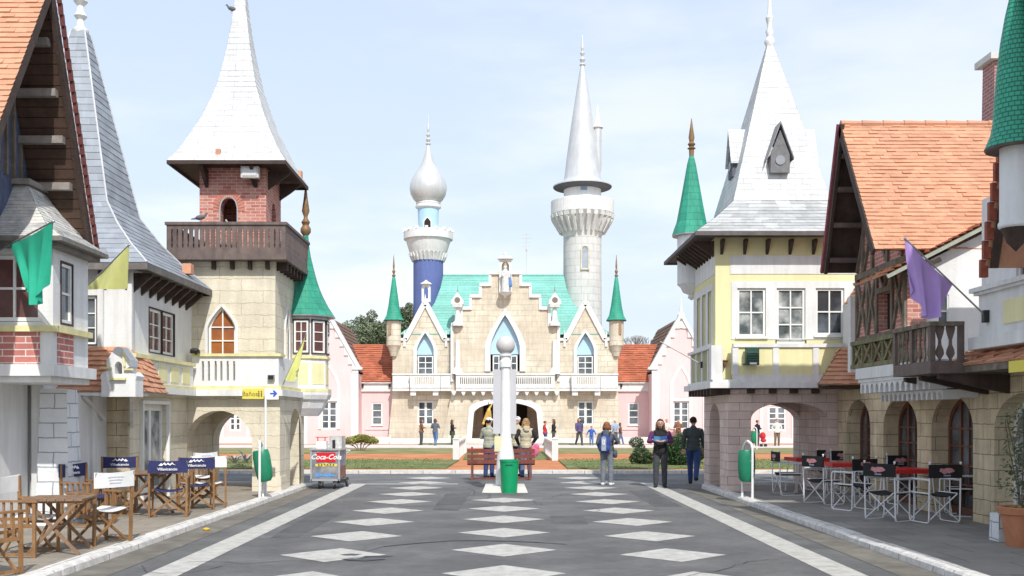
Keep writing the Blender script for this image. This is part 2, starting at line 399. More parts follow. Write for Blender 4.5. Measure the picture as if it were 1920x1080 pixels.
CLAY = M('orange_clay', (.46, .17, .065), .95, (1.2, .16), (50, .5), c2=(.52, .22, .10))
SOIL = M('open_ground', (.22, .22, .12), .95, (.1, .2), (10, .4))
LEAF_D = M('dark_leaf', (.035, .075, .022), .6, (6, .35), None, tint=.45)
LEAF_M = M('mid_leaf', (.20, .235, .15), .6, (3, .3), None, tint=.5)
LEAF_Y = M('yellow_green_leaf', (.26, .26, .06), .6, (6, .3), None, tint=.4)
LEAF_G = M('grey_leaf', (.36, .38, .38), .6, (6, .2), None, tint=.3)
LEAF_O = M('olive_leaf', (.13, .16, .09), .6, (6, .3), None, tint=.5)
BARK = M('bark', (.16, .12, .09), .9, (8, .3), (40, .6))
POT = M('terracotta_pot', (.50, .21, .11), .85, (6, .15), (50, .2), streak=.1)
BIN_G = M('green_bin_plastic', (.015, .20, .105), .38, (6, .1), None)
BIN_B = M('bright_green_bin', (.005, .30, .12), .4, (6, .08), None)
BENCHW = M('red_brown_bench', (.20, .055, .040), .6, (6, .2), (50, .2), streak=.2)
SIGN_Y = M('yellow_sign', (.72, .62, .10), .6, None, None)
SIGN_B = M('blue_sign_arrow', (.03, .10, .50), .6, None, None)
LAMPGL = M('milky_globe', (.56, .54, .53), .35, (20, .04), None)
FL_G = M('green_flag', (.02, .36, .23), .85, (3, .1), (150, .15))
FL_Y = M('yellow_flag', (.72, .74, .27), .85, (3, .08), (150, .15))
FL_P = M('purple_flag', (.44, .29, .64), .55, (3, .08), (150, .15))
COKE = M('red_label', (.62, .01, .02), .5, None, None)
GOLD = M('gold_paint', (.60, .38, .10), .45, (4, .2), None, metal=.3)
SKIN = M('skin', (.55, .33, .24), .55, (12, .06), None)
def cloth(name, c, n=.12): return M(name, c, .9, (9, n + .06), (16, .9))
# ------------------------------------------------------------------ ground
def struct(name, mb, mat): o = mb.build(name, mat); o['kind'] = 'structure'; return o
PZ = .08                                         # pavement height
g = MB(); g.box(-900, 900, -60, 1500, -.3, -.02); struct('ground', g, SOIL)
g = MB(); g.box(-40, 40, -8, 28.5, -.1, 0); struct('road', g, ASPHALT)
def pavement(s):
    # plan outline with a rounded far corner
    e = 4.62; pts = [(s*e, -8), (s*e, 22.6)] + [(s*(e + 1.1 - 1.1*math.cos(t)), 22.6 + 1.0*math.sin(t)) for t in [R(15*k) for k in range(1, 7)]] + [(s*30, 23.6), (s*30, -8)]
    g = MB(); n = len(pts)
    g.face([(x, y, PZ) for x, y in pts]); struct('pavement', g, PAVE_L if s < 0 else PAVE_R)
    k = MB(); kp = pts[:-1]; W = .2
    out = [(s*(e-W), -8), (s*(e-W), 22.6)] + [(s*(e + 1.1 - (1.1+W)*math.cos(t)), 22.6 + (1.0+W)*math.sin(t)) for t in [R(15*k_) for k_ in range(1, 7)]] + [(s*30, 23.6+W)]
    random.seed(3)
    # the kerb as rounded stones
    segs = []
    for (a, b), (c, d) in zip(zip(kp[:-1], kp[1:]), zip(out[:-1], out[1:])):
        ln = math.hypot(b[0]-a[0], b[1]-a[1]); m = max(1, round(ln/.95))
        for i in range(m): segs.append((Vector((*a, 0)).lerp((*b, 0), i/m), Vector((*a, 0)).lerp((*b, 0), (i+1)/m), Vector((*c, 0)).lerp((*d, 0), i/m), Vector((*c, 0)).lerp((*d, 0), (i+1)/m)))
    for a, b, c, d in segs:
        h = PZ + .012 + random.uniform(-.006, .008)
        def prof(i, o): return [o, o.lerp(i, .04) + Vector((0,0,h*.72)), o.lerp(i, .16) + Vector((0,0,h*.96)), o.lerp(i, .5) + Vector((0,0,h+.004)), i + Vector((0,0,h)), i + Vector((0,0,PZ-.03))]
        p = prof(a, c); q = prof(b, d); sh = (b-a).normalized()*.006
        p = [v + sh for v in p]; q = [v - sh for v in q]
        for j in range(5): k.face([p[j], p[j+1], q[j+1], q[j]])
        k.face(p[::-1]); k.face(q)
    struct('kerb', k, KERB)
pavement(-1); pavement(1)
# painted markings, a few millimetres above the asphalt
g = MB()
def flat(pts, z=.004): g.face([(x, y, z) for x, y in pts])
flat([(-3.64, -8), (-3.28, -8), (-3.28, 24.3), (-3.64, 24.3)]); flat([(3.30, -8), (3.66, -8), (3.66, 24.6), (3.30, 24.6)])
for k in range(-6, 6): 
    y = 10.35 + 1.83*k
    if y < 20.5: flat([(-.64, y), (0, y-.58), (.64, y), (0, y+.58)])
for k in range(-7, 9):
    y = 11.75 + 1.85*k
    if y < 27.5:
        flat([(-2.60, y-.02), (-1.98, y-.59), (-1.36, y), (-1.98, y+.59)]); flat([(1.34, y), (1.96, y-.58), (2.58, y), (1.96, y+.58)])
gut = MB()
for s in (-1, 1): gut.face([(s*3.98, -8, .004), (s*4.425, -8, .004), (s*4.425, 22.5, .004), (s*3.98, 22.5, .004)])
struct('gutter', gut, M('gutter_dirt', (.155, .142, .122), .92, (3, .3), (120, .5), c2=(.19, .175, .15)))
flat([(-3.28, 24.05), (-1.1, 24.05), (-1.1, 24.3), (-3.28, 24.3)])
o = struct('road_markings', g, PAINT_G)
TAR = M('tar_stain', (.07, .075, .085), .8, (9, .4), None)
g = MB(); random.seed(5)
for (cx, cy, rx, ry) in [(X(680,11.3), 11.35, .26, .10), (X(655,11.6), 11.75, .14, .07), (X(705,11.5), 11.6, .2, .05)]:
    g.face([(cx + rx*math.cos(t)*random.uniform(.6,1.1), cy + ry*math.sin(t)*random.uniform(.6,1.2), .0075) for t in [R(15*k) for k in range(24)]])
pts = [(X(px, 1900*1.6/(py-782)), 1900*1.6/(py-782)) for px, py in [(688,1034),(720,1025),(780,1019),(850,1014),(900,1014),(960,1015),(1020,1018),(1062,1021)]]
for (a, b), (c, d) in zip(pts[:-1], pts[1:]):
    w = random.uniform(.02, .05); g.face([(a, b-w, .0075), (c, d-w, .0075), (c, d+w*.3, .0075), (a, b+w*.3, .0075)])
struct('road_stain', g, TAR)
def patchy(pts, z):                                   # ragged outline through the given corners
    out = []
    for (a, b), (c, d) in zip(pts, pts[1:] + pts[:1]):
        for k in range(8): f = k/8; out.append((a+(c-a)*f + random.uniform(-.03, .03), b+(d-b)*f + random.uniform(-.04, .04), z))
    return out
g = MB(); g.face(patchy([(-3.1, 13.4), (-2.75, 13.4), (-2.7, 17.0), (-3.15, 17.2)], .0022)); g.face(patchy([(.7, 15.2), (1.25, 15.1), (1.3, 16.3), (.75, 16.4)], .0022)); g.face(patchy([(2.65, 18.0), (3.2, 18.1), (3.15, 22.2), (2.7, 22.0)], .0022)); g.face(patchy([(-1.25, 17.4), (-.75, 17.3), (-.7, 21.3), (-1.2, 21.2)], .0022))
struct('road_patch', g, M('asphalt_patch', (.118, .118, .122), .9, (3, .2), (260, .8), c2=(.145, .145, .147)))
g = MB()
for k in range(9):
    x, y = random.uniform(-3.2, 3.2), random.uniform(9, 22); a = random.uniform(0, 6.28)
    for _ in range(random.randint(8, 18)):
        l = random.uniform(.10, .22); nx_, ny_ = x + math.cos(a)*l, y + math.sin(a)*l*1.3; w = random.uniform(.004, .009)
        if abs(nx_) > 3.9: break
        px_, py_ = -math.sin(a)*w, math.cos(a)*w; g.face([(x-px_, y-py_, .0068), (nx_-px_, ny_-py_, .0068), (nx_+px_, ny_+py_, .0068), (x+px_, y+py_, .0068)]); x, y = nx_, ny_; a += random.uniform(-.6, .6)
struct('road_crack', g, TAR)
# garden beyond the road
g = MB(); g.box(-60, 60, 28.5, 28.85, -.05, .10); struct('kerb', g, KERB)
g = MB(); g.box(-60, 60, 28.85, 30.0, -.05, .06); struct('clay_border', g, CLAY)
g = MB(); g.box(-60, 60, 28.85, 64, -.05, .03); struct('clay_path', g, CLAY)
def lawn(pts, mat, name, z=.07, cat='grass'):
    g = MB(); n = len(pts)
    g.add([(x, y, z) for x, y in pts] + [(x, y, 0) for x, y in pts], [tuple(range(n))] + [(k, (k+1) % n, n+(k+1) % n, n+k) for k in range(n)])
    struct(name, g, mat)
lawn([(-60, 30), (X(838, 31.2), 30.6), (X(860, 36), 36.5), (-60, 37.5)], GRASS, 'lawn')
lawn([(60, 30), (X(1062, 31.2), 30.6), (X(1048, 36), 36.5), (60, 37.5)], GRASS, 'lawn')
lawn([(-60, 42.5), (X(858, 43), 43.5), (X(846, 50), 50.2), (-60, 51)], DRYGRASS, 'lawn')
lawn([(60, 42.5), (X(1042, 43), 43.5), (X(1050, 50), 50.2), (60, 51)], DRYGRASS, 'lawn')
lawn([(X(868,37), 37), (X(905,37), 37.2), (X(893,46), 46), (X(876,46), 46)], GRASS, 'lawn', .06)
lawn([(X(990,37), 37), (X(1030,37), 37.2), (X(1020,46), 46), (X(1000,46), 46)], GRASS, 'lawn', .06)
g = MB(); g.box(-60, 60, 51.5, 56.4, -.05, .06); struct('path', g, CONCRETE)
lawn([(X(785,57), 56.6), (X(868,57), 56.6), (X(872,58), 58.6), (X(790,58), 58.6)], GRASS, 'lawn', .1)
lawn([(X(1030,57), 56.6), (X(1120,57), 56.6), (X(1115,58), 58.6), (X(1026,58), 58.6)], GRASS, 'lawn', .1)
# real grass blades along the near lawns
random.seed(11); g = MB()
for _ in range(9000):
    s = random.choice((-1, 1)); x = s*random.uniform(2.2, 14); y = random.uniform(30.2, 37.2); h = random.uniform(.012, .038); a = random.uniform(0, math.pi)
    if s < 0 and x > -2.0: continue
    dx, dy = math.cos(a)*.03, math.sin(a)*.03
    g.face([(x-dx, y-dy, .065), (x+dx, y+dy, .065), (x + random.uniform(-.03, .03), y, .065+h)], None, random.random())
o = g.build('grass', M('grass_blades', (.14, .18, .06), .9, (2, .3), None, tint=.4), recalc=False); o['kind'] = 'stuff'

# ------------------------------------------------------------------ small builders used on buildings
def slats(mb, pl, u0, u1, z0, z1, n, w, d0, d1):
    for k in range(n):
        u = u0 + (u1-u0)*(k+.5)/n; pl.box(mb, u-w/2, u+w/2, z0, z1, d0, d1)
def bracket(mb, pl, u, z, w, L_, H):
    """curved timber bracket under an eave: out L_, down H"""
    pts = []; n = 6
    for k in range(n+1):
        t = k/n; pts.append((L_*(1-t), -H*(t**1.6)))
    pts2 = [(a*.55 - .0, b - .0) for a, b in pts]
    prof = [(L_, .0), (L_, -.06)] + [(L_*(1-t/n)*.9, -.06 - H*((t/n)**.8)*.9) for t in range(1, n)] + [(0, -H-.04), (0, 0)]
    vs = []; fs = []
    for s in (-w/2, w/2):
        vs += [pl.pt(u+s, d, z+zz) for d, zz in prof]
    m = len(prof)
    fs = [tuple(range(m)), tuple(range(m, 2*m))[::-1]] + [(k, (k+1) % m, m+(k+1) % m, m+k) for k in range(m)]
    mb.add(vs, fs)
def brackets(name, pl, us, z, w, L_, H, mat, parent):
    for u in us:
        m = MB(); bracket(m, pl, u, z, w, L_, H); m.build(name, mat, parent)
def ring_roof(mb, c, levels, row, tw, lift=.012, sides=4):
    """square pyramid-like roof given as [(half, z), ...]"""
    cx, cy = c
    for (h0, z0), (h1, z1) in zip(levels[:-1], levels[1:]):
        q0 = [(-h0,-h0), (h0,-h0), (h0,h0), (-h0,h0)]; q1 = [(-h1,-h1), (h1,-h1), (h1,h1), (-h1,h1)]
        for k in range(4):
            a = q0[k]; b = q0[(k+1) % 4]; c_ = q1[(k+1) % 4]; d = q1[k]
            mb.tiles((cx+a[0], cy+a[1], z0), (cx+b[0], cy+b[1], z0), (cx+c_[0], cy+c_[1], z1), (cx+d[0], cy+d[1], z1), row, tw, lift)
def hips(mb, c, levels, r=.025):
    cx, cy = c
    for sx, sy in ((-1,-1), (1,-1), (1,1), (-1,1)):
        for (h0, z0), (h1, z1) in zip(levels[:-1], levels[1:]):
            mb.tube((cx+sx*h0, cy+sy*h0, z0+.01), (cx+sx*h1, cy+sy*h1, z1+.01), r, r, 6)
def soffit(mb, c, h, z, hin, t=.07, zin=None):
    """fascia board round a square eave and a closed soffit"""
    cx, cy = c; zin = z if zin is None else zin
    mb.box(cx-h, cx+h, cy-h, cy-h+.04, z-t, z); mb.box(cx-h, cx+h, cy+h-.04, cy+h, z-t, z)
    mb.box(cx-h, cx-h+.04, cy-h+.04, cy+h-.04, z-t, z); mb.box(cx+h-.04, cx+h, cy-h+.04, cy+h-.04, z-t, z)
    mb.box(cx-h+.04, cx+h-.04, cy-h+.04, cy+h-.04, z-.03, z-.012)
def finial(mb, c, z0, h, s=1.0):
    """turned finial: knobs then a long spike"""
    mb.lathe((c[0], c[1], z0), [(.05*s, 0), (.09*s, h*.03), (.05*s, h*.07), (.11*s, h*.13), (.06*s, h*.19), (.035*s, h*.21), (.075*s, h*.27), (.035*s, h*.32), (.03*s, h*.36), (.052*s, h*.42), (.028*s, h*.62), (.006*s, h)], 12)

# ------------------------------------------------------------------ LEFT: stone tower over an arched passage
def left_tower():
    t = thing('stone_tower_house', 'sand stone tower with brick top, dark wooden gallery and pale bell-shaped roof', 'tower house', (-5.6, 21.5, PZ))
    F = Pl('Y', 20.8); B = Pl('Y', 22.8); S = Pl('X', -4.6, 1); zt = 2.06
    aL = arch(-5.857, .69, PZ, 1.05, 1.73, 'round', 20)
    ol = [(-6.62, PZ)] + aL + [(-4.6, PZ), (-4.6, zt), (-6.62, zt)]
    m = MB(); F.plate(m, -.5, 0, ol); B.plate(m, -.5, 0, ol)
    sa = arch(22.35, .56, PZ, 1.25, 1.78, 'round', 16)
    S.plate(m, -.35, 0, [(21.32, PZ)] + sa + [(22.79, PZ), (22.79, zt), (21.32, zt)])
    m.box(-6.9, -6.56, 21.3, 22.8, PZ, zt); m.box(-6.6, -4.7, 21.28, 22.82, 1.84, zt-.01)
    m.frust(-5.165, -4.56, 20.76, 21.34, PZ, -5.165, -4.575, 20.775, 21.34, .38)
    m.build('wall', STONE, t)
    # first-floor slab, cap and balustrade
    m = MB(); m.box(-6.40, -4.50, 20.58, 23.3, 2.03, 2.16); m.build('floor_slab', WHITE2, t)
    m = MB(); m.box(-6.38, -4.54, 20.63, 23.25, 2.162, 2.235); m.box(-6.38, -4.55, 20.64, 20.86, 2.84, 2.895); m.box(-4.77, -4.55, 20.86, 21.1, 2.84, 2.895); m.build('cap_moulding', YTRIM, t)
    P = Pl('Y', 20.69); m = MB()
    hs = [rect(X(px, 20.69)-.022, X(px, 20.69)+.022, Z(714, 20.69), Z(677, 20.69)) for px in (380.5, 391.7, 404.4, 415, 427, 439)]
    P.plate(m, -.12, 0, [(-6.37, 2.236), (-6.37, 2.84), (-4.6, 2.84), (-4.6, 2.236)], hs)
    m.box(-4.72, -4.6, 20.81, 21.1, 2.236, 2.84); m.box(-4.95, -4.62, 21.06, 23.1, 2.236, 2.84)
    m.build('parapet', WHITE, t)
    # stone shaft
    c = (-5.7, 22.0); h = .95; m = MB()
    T = Pl('Y', 21.05); wc = X(416, 21.05); po = arch(wc, .285, 2.86, Z(613, 21.05), Z(577, 21.05)+.02, 'point', 16)
    T.plate(m, -.3, 0, [(-6.65, 2.24), (-6.65, 4.86), (-4.75, 4.86), (-4.75, 2.24)], [po])
    SX = Pl('X', -4.75, 1); sp = arch(22.15, .2, 2.7, 3.5, 4.0, 'point', 14)
    SX.plate(m, -.3, 0, [(21.351, 2.24), (21.351, 4.86), (22.95, 4.86), (22.95, 2.24)], [sp])
    m.box(-6.65, -6.35, 21.35, 22.95, 2.24, 4.86); m.box(-6.35, -5.05, 22.65, 22.95, 2.24, 4.86)
    m.build('shaft', STONE, t)
    m = MB(); trim(m, T, wc, .285, 2.86, Z(613, 21.05), Z(577, 21.05)+.02, .06, 'point'); m.build('window_surround', WHITE2, t); m = MB(); trim(m, SX, 22.15, .2, 2.7, 3.5, 4.0, .05, 'point'); m.build('window_surround', WHITE2, t)
    window(t, T, wc, .285, 2.86, Z(577, 21.05)+.02, 2, 3, 'point', Z(613, 21.05), f=.045, m=.025, d=-.08, gm=GLASS_O)
    window(t, SX, 22.15, .2, 2.7, 4.0, 2, 3, 'point', 3.5, f=.04, d=-.08)
    for px in (292, 397, 497, 596):
        x = X(300 + px/3, 20.85); m = MB(); m.box(x-.035, x+.035, 20.92, 21.06, 4.66, 4.83); m.build('joist_end', WOOD_DK, t)
    for k in range(6):
        y = 21.2 + k*.33; m = MB(); m.box(-4.76, -4.52, y-.035, y+.035, 4.66, 4.83); m.build('joist_end', WOOD_DK, t)
    # gallery
    G = 1.22; gx0, gx1, gy0, gy1 = c[0]-G, c[0]+G, c[1]-G, c[1]+G
    m = MB(); m.box(gx0-.02, gx1+.02, gy0-.02, gy1+.02, 4.83, 4.95); m.build('gallery_floor', WOOD_BAL, t)
    m = MB()
    for pl, a, b in ((Pl('Y', gy0), gx0, gx1), (Pl('X', gx1, 1), gy0+.05, gy1), (Pl('X', gx0, -1), gy0+.05, gy1), (Pl('Y', gy1, 1), gx0+.05, gx1-.05)):
        n = 22; bw = (b-a)/n; ol = []; hs = []
        for k in range(n - 1):
            u = a + bw*(k+1)
            hs.append([(u-.008, 5.07), (u-.02, 5.12), (u-.008, 5.17), (u-.017, 5.22), (u-.017, 5.42), (u-.008, 5.46), (u+.008, 5.46), (u+.017, 5.42), (u+.017, 5.22), (u+.008, 5.17), (u+.02, 5.12), (u+.008, 5.07)])
        pl.plate(m, -.03, 0, [(a, 4.952), (a, 5.54), (b, 5.54), (b, 4.952)], hs)
    m.build('gallery_balustrade', WOOD_BAL, t)
    m = MB()
    for pl, a, b in ((Pl('Y', gy0), gx0-.03, gx1+.03), (Pl('X', gx1, 1), gy0+.06, gy1), (Pl('X', gx0, -1), gy0+.06, gy1), (Pl('Y', gy1, 1), gx0-.03, gx1+.03)):
        pl.box(m, a, b, 5.541, 5.60, -.05, .03)
    m.build('gallery_rail', WOOD_BAL, t)
    # brick belfry
    h = .7; T2 = Pl('Y', c[1]-h); m = MB(); ac = X(429, 21.3); ao = arch(ac, .185, 4.96, 5.95, 6.24, 'round', 16)
    T2.plate(m, -.25, 0, [(c[0]-h, 4.951)] + ao[:] + [(c[0]+h, 4.951), (c[0]+h, 6.84), (c[0]-h, 6.84)])
    S2 = Pl('X', c[0]+h, 1); so_ = arch(22.02, .2, 4.96, 5.95, 6.24, 'round', 16)
    S2.plate(m, -.25, 0, [(c[1]-h+.251, 4.951)] + so_ + [(c[1]+h, 4.951), (c[1]+h, 6.84), (c[1]-h+.251, 6.84)])
    m.box(c[0]-h, c[0]-h+.25, c[1]-h+.251, c[1]+h, 4.951, 6.84); m.box(c[0]-h+.25, c[0]+h-.25, c[1]+h-.25, c[1]+h, 4.951, 6.84)
    m.build('belfry', BRICK, t)
    m = MB()      # ring of voussoirs
    for k in range(17):
        a = math.pi*k/16; r0, r1 = .20, .36
        p = [(ac + r*math.cos(b)*(.93), 5.96 + r*math.sin(b)*1.2) for r, b in ((r0, a-.075), (r1, a-.075), (r1, a+.075), (r0, a+.075))]
        T2.plate(m, -.01, .012, p)
    m.build('arch_bricks', M('voussoir_brick', (.50, .20, .15), .85, (5, .2), (50, .3)), t)
    m = MB(); trim(m, T2, ac, .172, 4.96, 5.95, 6.23, .022, 'round', -.02, .02); m.build('arch_reveal', M('grey_reveal', (.35, .40, .42), .8), t)
    # roof
    lv = [(1.22, 6.87), (1.02, 7.18), (.84, 7.55), (.66, 7.95), (.51, 8.38), (.40, 8.75), (.325, 9.12), (.255, 9.5), (.195, 9.9), (.145, 10.3), (.10, 10.75), (.07, 11.3)]
    m = MB(); ring_roof(m, c, lv, .13, .3, .005); m.build('roof', SILVER, t)
    m = MB(); soffit(m, c, 1.22, 6.87, .7, .075); m.build('eave', WOOD_DK, t)
    for (u, pl, L_) in ((X(388, 21.3), T2, .42), (X(480, 21.3), T2, .42), (21.5, S2, .45), (22.6, S2, .45)):
        m = MB(); bracket(m, pl, u, 6.80, .07, L_, .34); m.build('bracket', WOOD_DK, t)
    m = MB(); finial(m, c, 11.2, .9, .8); m.build('finial', WHITE2, t)
    m = MB(); m.box(X(412, 21.0)-.05, X(412, 21.0)+.05, 20.86, 21.0, 6.93, 7.12); m.build('roof_ornament', TERRA, t)
    m = MB(); m.box(-4.66, -4.52, 22.6, 22.75, 6.93, 7.1); m.build('roof_ornament', TERRA, t)
    # corner turret with green bell-cast cone
    tc_ = (-4.55, 23.25)
    m = MB(); m.lathe((*tc_, 0), [(.30, 1.62), (.44, 1.8), (.52, 2.0)], 8, R(22.5)); m.lathe((*tc_, 0), [(.53, 2.24), (.53, 2.95), (.53, 3.9)], 8, R(22.5)); m.build('turret_wall', WHITE, t)
    m = MB(); m.lathe((*tc_, 0), [(.56, 2.0), (.60, 2.10), (.60, 2.165)], 8, R(22.5)); m.build('turret_slab', WHITE2, t)
    m = MB(); m.lathe((*tc_, 0), [(.60, 2.168), (.60, 2.235), (.53, 2.24)], 8, R(22.5)); m.build('turret_moulding', YTRIM, t); m = MB(); m.lathe((*tc_, 0), [(.53, 2.90), (.575, 2.92), (.575, 2.975), (.53, 2.98)], 8, R(22.5)); m.build('turret_moulding', YTRIM, t)
    # yellow panels and windows on the two street-facing facets
    for k, ang in enumerate((-90, -45, 0)):
        a = R(ang); ap = .53*math.cos(R(22.5)); n = Vector((math.cos(a), math.sin(a), 0)); u = Vector((-n.y, n.x, 0)); base = Vector((*tc_, 0)) + n*ap
        if u.x < 0: u = -u
        class F8(Pl):
            def __init__(s): pass
            def pt(s, uu, d, z, base=base, n=n, u=u): return base + u*uu + n*d + Vector((0,0,z))
            def box(s, mb, u0, u1, z0, z1, d0, d1): s.plate(mb, d0, d1, rect(u0, u1, z0, z1))
        q = F8(); m = MB(); q.box(m, -.155, .155, 2.34, 2.82, -.01, .008); m.build('turret_panel', YTRIM if 0 else YELLOW, t)
        m = MB(); q.plate(m, -.01, .03, rect(-.185, .185, 3.02, 3.80), [rect(-.165, .165, 3.04, 3.78)]); m.build('window_surround', WOOD_DK, t)
        window(t, q, 0, .16, 3.05, 3.77, 2 if ang == -90 else 1, 3, f=.04, m=.02, d=.02, gm=GLASS_R, t=.03)
    prof = [(.69, 3.90), (.60, 4.03), (.50, 4.19), (.41, 4.36), (.33, 4.54), (.26, 4.74), (.19, 5.0), (.12, 5.28), (.085, 5.5), (.06, 5.78)]
    m = MB(); m.lathe((*tc_, 0), prof, 8, R(22.5)); m.build('turret_roof', GREEN, t)
    m = MB(); m.lathe((*tc_, 0), [(.53, 3.86), (.69, 3.87), (.69, 3.898), (.5, 3.899)], 8, R(22.5)); m.build('turret_eave', GREYMT, t)
    m = MB(); m.lathe((*tc_, 0), [(.06, 5.76), (.12, 5.84), (.12, 5.92), (.07, 6.0), (.10, 6.07), (.05, 6.15), (.045, 6.2), (.09, 6.32), (.05, 6.6), (.008, 6.98)], 12); m.build('finial', BRASS, t, smooth=40)
    return t
left_tower()

# ------------------------------------------------------------------ LEFT: white house with steep slate roof
def slate_house():
    t = thing('white_slate_house', 'white house with steep blue-grey slate roof left of the stone tower', 'house', (-8, 19, PZ))
    S = Pl('X', -6.5, 1); m = MB()
    S.plate(m, -.3, 0, [(17.6, PZ), (18.16, PZ), (18.16, 1.83), (19.5, 1.83), (19.5, PZ), (20.79, PZ), (20.79, 2.06), (17.6, 2.06)])
    m.build('ground_wall', STONE, t)
    m = MB(); m.box(-9.6, -6.801, 17.6, 17.9, PZ, 2.06); m.box(-6.80, -6.52, 17.585, 17.62, PZ, 2.06); m.build('ground_wall', STONE_D, t)
    # double door
    d = MB(); S.plate(d, -.14, -.08, [(18.16, PZ), (18.16, 1.83), (19.5, 1.83), (19.5, PZ)], [rect(18.26, 18.78, .3, 1.72), rect(18.90, 19.42, .3, 1.72)])
    dd = d.build('door', W_FRAME, t)
    g = MB(); S.plate(g, -.12, -.11, rect(18.24, 19.44, .28, 1.74)); g.build('pane', CURTAIN, dd)
    m = MB(); m.box(-6.6, -6.44, 18.1, 18.15, PZ, 1.9); m.box(-6.6, -6.44, 19.51, 19.56, PZ, 1.9); m.box(-6.6, -6.44, 18.15, 19.51, 1.84, 1.9); m.build('door_frame', W_FRAME, t)
    # band with panels
    m = MB(); m.box(-9.6, -6.25, 17.26, 20.6, 2.03, 2.15); m.box(-6.6, -6.31, 17.3, 20.57, 2.15, 2.62); m.box(-9.6, -6.6, 17.3, 17.6, 2.15, 2.62); m.build('parapet', WHITE, t)
    m = MB(); m.box(-9.6, -6.26, 17.27, 20.58, 2.152, 2.20); m.box(-9.6, -6.26, 17.25, 20.6, 2.622, 2.69); m.build('cap_moulding', YTRIM, t)
    for k in range(4):
        y = 18.05 + k*.68; m = MB(); m.box(-6.32, -6.298, y-.24, y+.24, 2.26, 2.56); m.build('panel', YELLOW, t)
    # upper walls
    U = Pl('X', -6.48, 1); Fr = Pl('Y', 17.5); m = MB()
    U.plate(m, -.25, 0, [(17.5, 2.69), (17.5, 4.3), (21.1, 4.3), (21.1, 2.69)], [rect(18.49, 19.92, 2.79, 3.61)])
    Fr.plate(m, -.25, 0, [(-9.6, 2.69), (-9.6, 4.3), (-6.731, 4.3), (-6.731, 2.69)], [rect(-7.26, -7.04, 2.86, 3.68)])
    m.box(-9.6, -9.4, 17.76, 20.9, PZ, 4.3)
    m.build('wall', WHITE, t)
    window(t, U, 18.845, .345, 2.80, 3.60, 2, 3, f=.05, m=.02, d=-.05, gm=GLASS_R, casing=WOOD_DK); window(t, U, 19.565, .345, 2.80, 3.60, 2, 3, f=.05, m=.02, d=-.05, gm=GLASS_R, casing=WOOD_DK)
    m = MB(); U.plate(m, -.1, -.075, rect(18.47, 19.94, 2.77, 3.63), [rect(18.53, 19.88, 2.83, 3.57)]); m.build('window_casing', WOOD_DK, t)
    window(t, Fr, -7.15, .11, 2.86, 3.68, 1, 3, f=.035, m=.02, d=-.05, casing=WOOD_DK)
    m = MB(); m.box(-6.48, -6.40, 17.42, 17.5, 2.69, 4.26); m.box(-7.0, -6.9, 17.44, 17.5, 2.69, 3.9); m.build('corner_pilaster', WHITE2, t)
    c = (-8.0, 19.15); lv = [(1.93, 4.23), (1.5, 4.62), (1.12, 5.05), (.82, 5.50), (.13, 8.86)]
    m = MB(); ring_roof(m, c, lv, .14, .26, .010); m.build('roof', SLATE, t)
    m = MB(); hips(m, c, lv, .018); m.build('hip_flashing', M('pale_lead_flashing', (.55, .56, .58), .6), t)
    m = MB(); soffit(m, c, 1.94, 4.22, 1.5, .11); m.build('eave', M('grey_brown_fascia', (.17, .155, .145), .8, (6, .2), streak=.2), t)
    brackets('bracket', U, [17.7 + k*.42 for k in range(8)], 4.11, .07, .34, .30, WOOD_DK, t)
    brackets('bracket', Fr, [-7.3 + k*.4 for k in range(3)], 4.11, .07, .2, .28, WOOD_DK, t)
    m = MB(); m.lathe((*c, 0), [(.13, 8.80), (.15, 8.9), (.07, 8.98), (.06, 9.1), (.12, 9.17), (.07, 9.26), (.055, 9.36), (.13, 9.45), (.07, 9.5), (.075, 9.9)], 12); m.build('finial', WHITE2, t, smooth=40)
    m = MB(); m.box(-6.32, -6.15, 19.9, 20.1, 4.42, 4.62); m.build('roof_ornament', TERRA, t)
    # tiled porch roof with a small scrolled pediment over the entrance
    m = MB(); z0, z1 = 2.02, 2.80
    m.tiles((-7.05, 16.5, z0), (-6.02, 16.5, z0), (-6.45, 17.28, z1), (-7.05, 17.28, z1), .12, .16, .03, .5)
    m.tiles((-7.8, 16.5, z0), (-7.05, 16.5, z0), (-7.05, 17.28, z1), (-7.4, 17.28, z1), .12, .16, .03, .5)
    m.tiles((-6.02, 16.5, z0), (-6.02, 18.1, z0), (-6.24, 17.9, 2.6), (-6.45, 17.28, z1), .12, .16, .03, .5)
    m.build('porch_roof', TERRA, t)
    m = MB(); m.box(-7.8, -6.05, 16.5, 17.25, 1.95, 2.0); m.build('porch_soffit', WHITE2, t)
    m = MB(); m.box(-7.8, -7.15, 16.46, 16.498, 1.93, 2.04); m.build('porch_fascia', WOOD_DK, t)
    m = MB(); m.bar((-6.86, 16.55, 1.94), (-6.86, 17.4, 1.55), .05); m.bar((-6.1, 16.6, 1.94), (-6.47, 17.62, 1.45), .05, .08); m.bar((-7.3, 16.6, 1.94), (-6.9, 17.0, 1.4), .04, .06); m.build('porch_strut', WHITE2, t)
    D = Pl('Y', 16.42); xc = X(222, 16.42); s = 16.42/1900; m = MB()
    half = [(0, 92), (7, 90), (12, 82), (17, 74), (22, 68), (22, 56), (15, 52), (30, 44), (34, 38), (32, 30), (32, 0)]
    ol = [(xc - a*s, 1.93 + b*s*1.02) for a, b in half] + [(xc + a*s, 1.93 + b*s*1.02) for a, b in half[::-1][:-1]]
    hole = arch(xc + .0, .06, 2.30, 2.42, 2.50, 'round', 8)
    D.plate(m, -.35, 0, ol, [hole]); m.build('porch_pediment', WHITE, t)
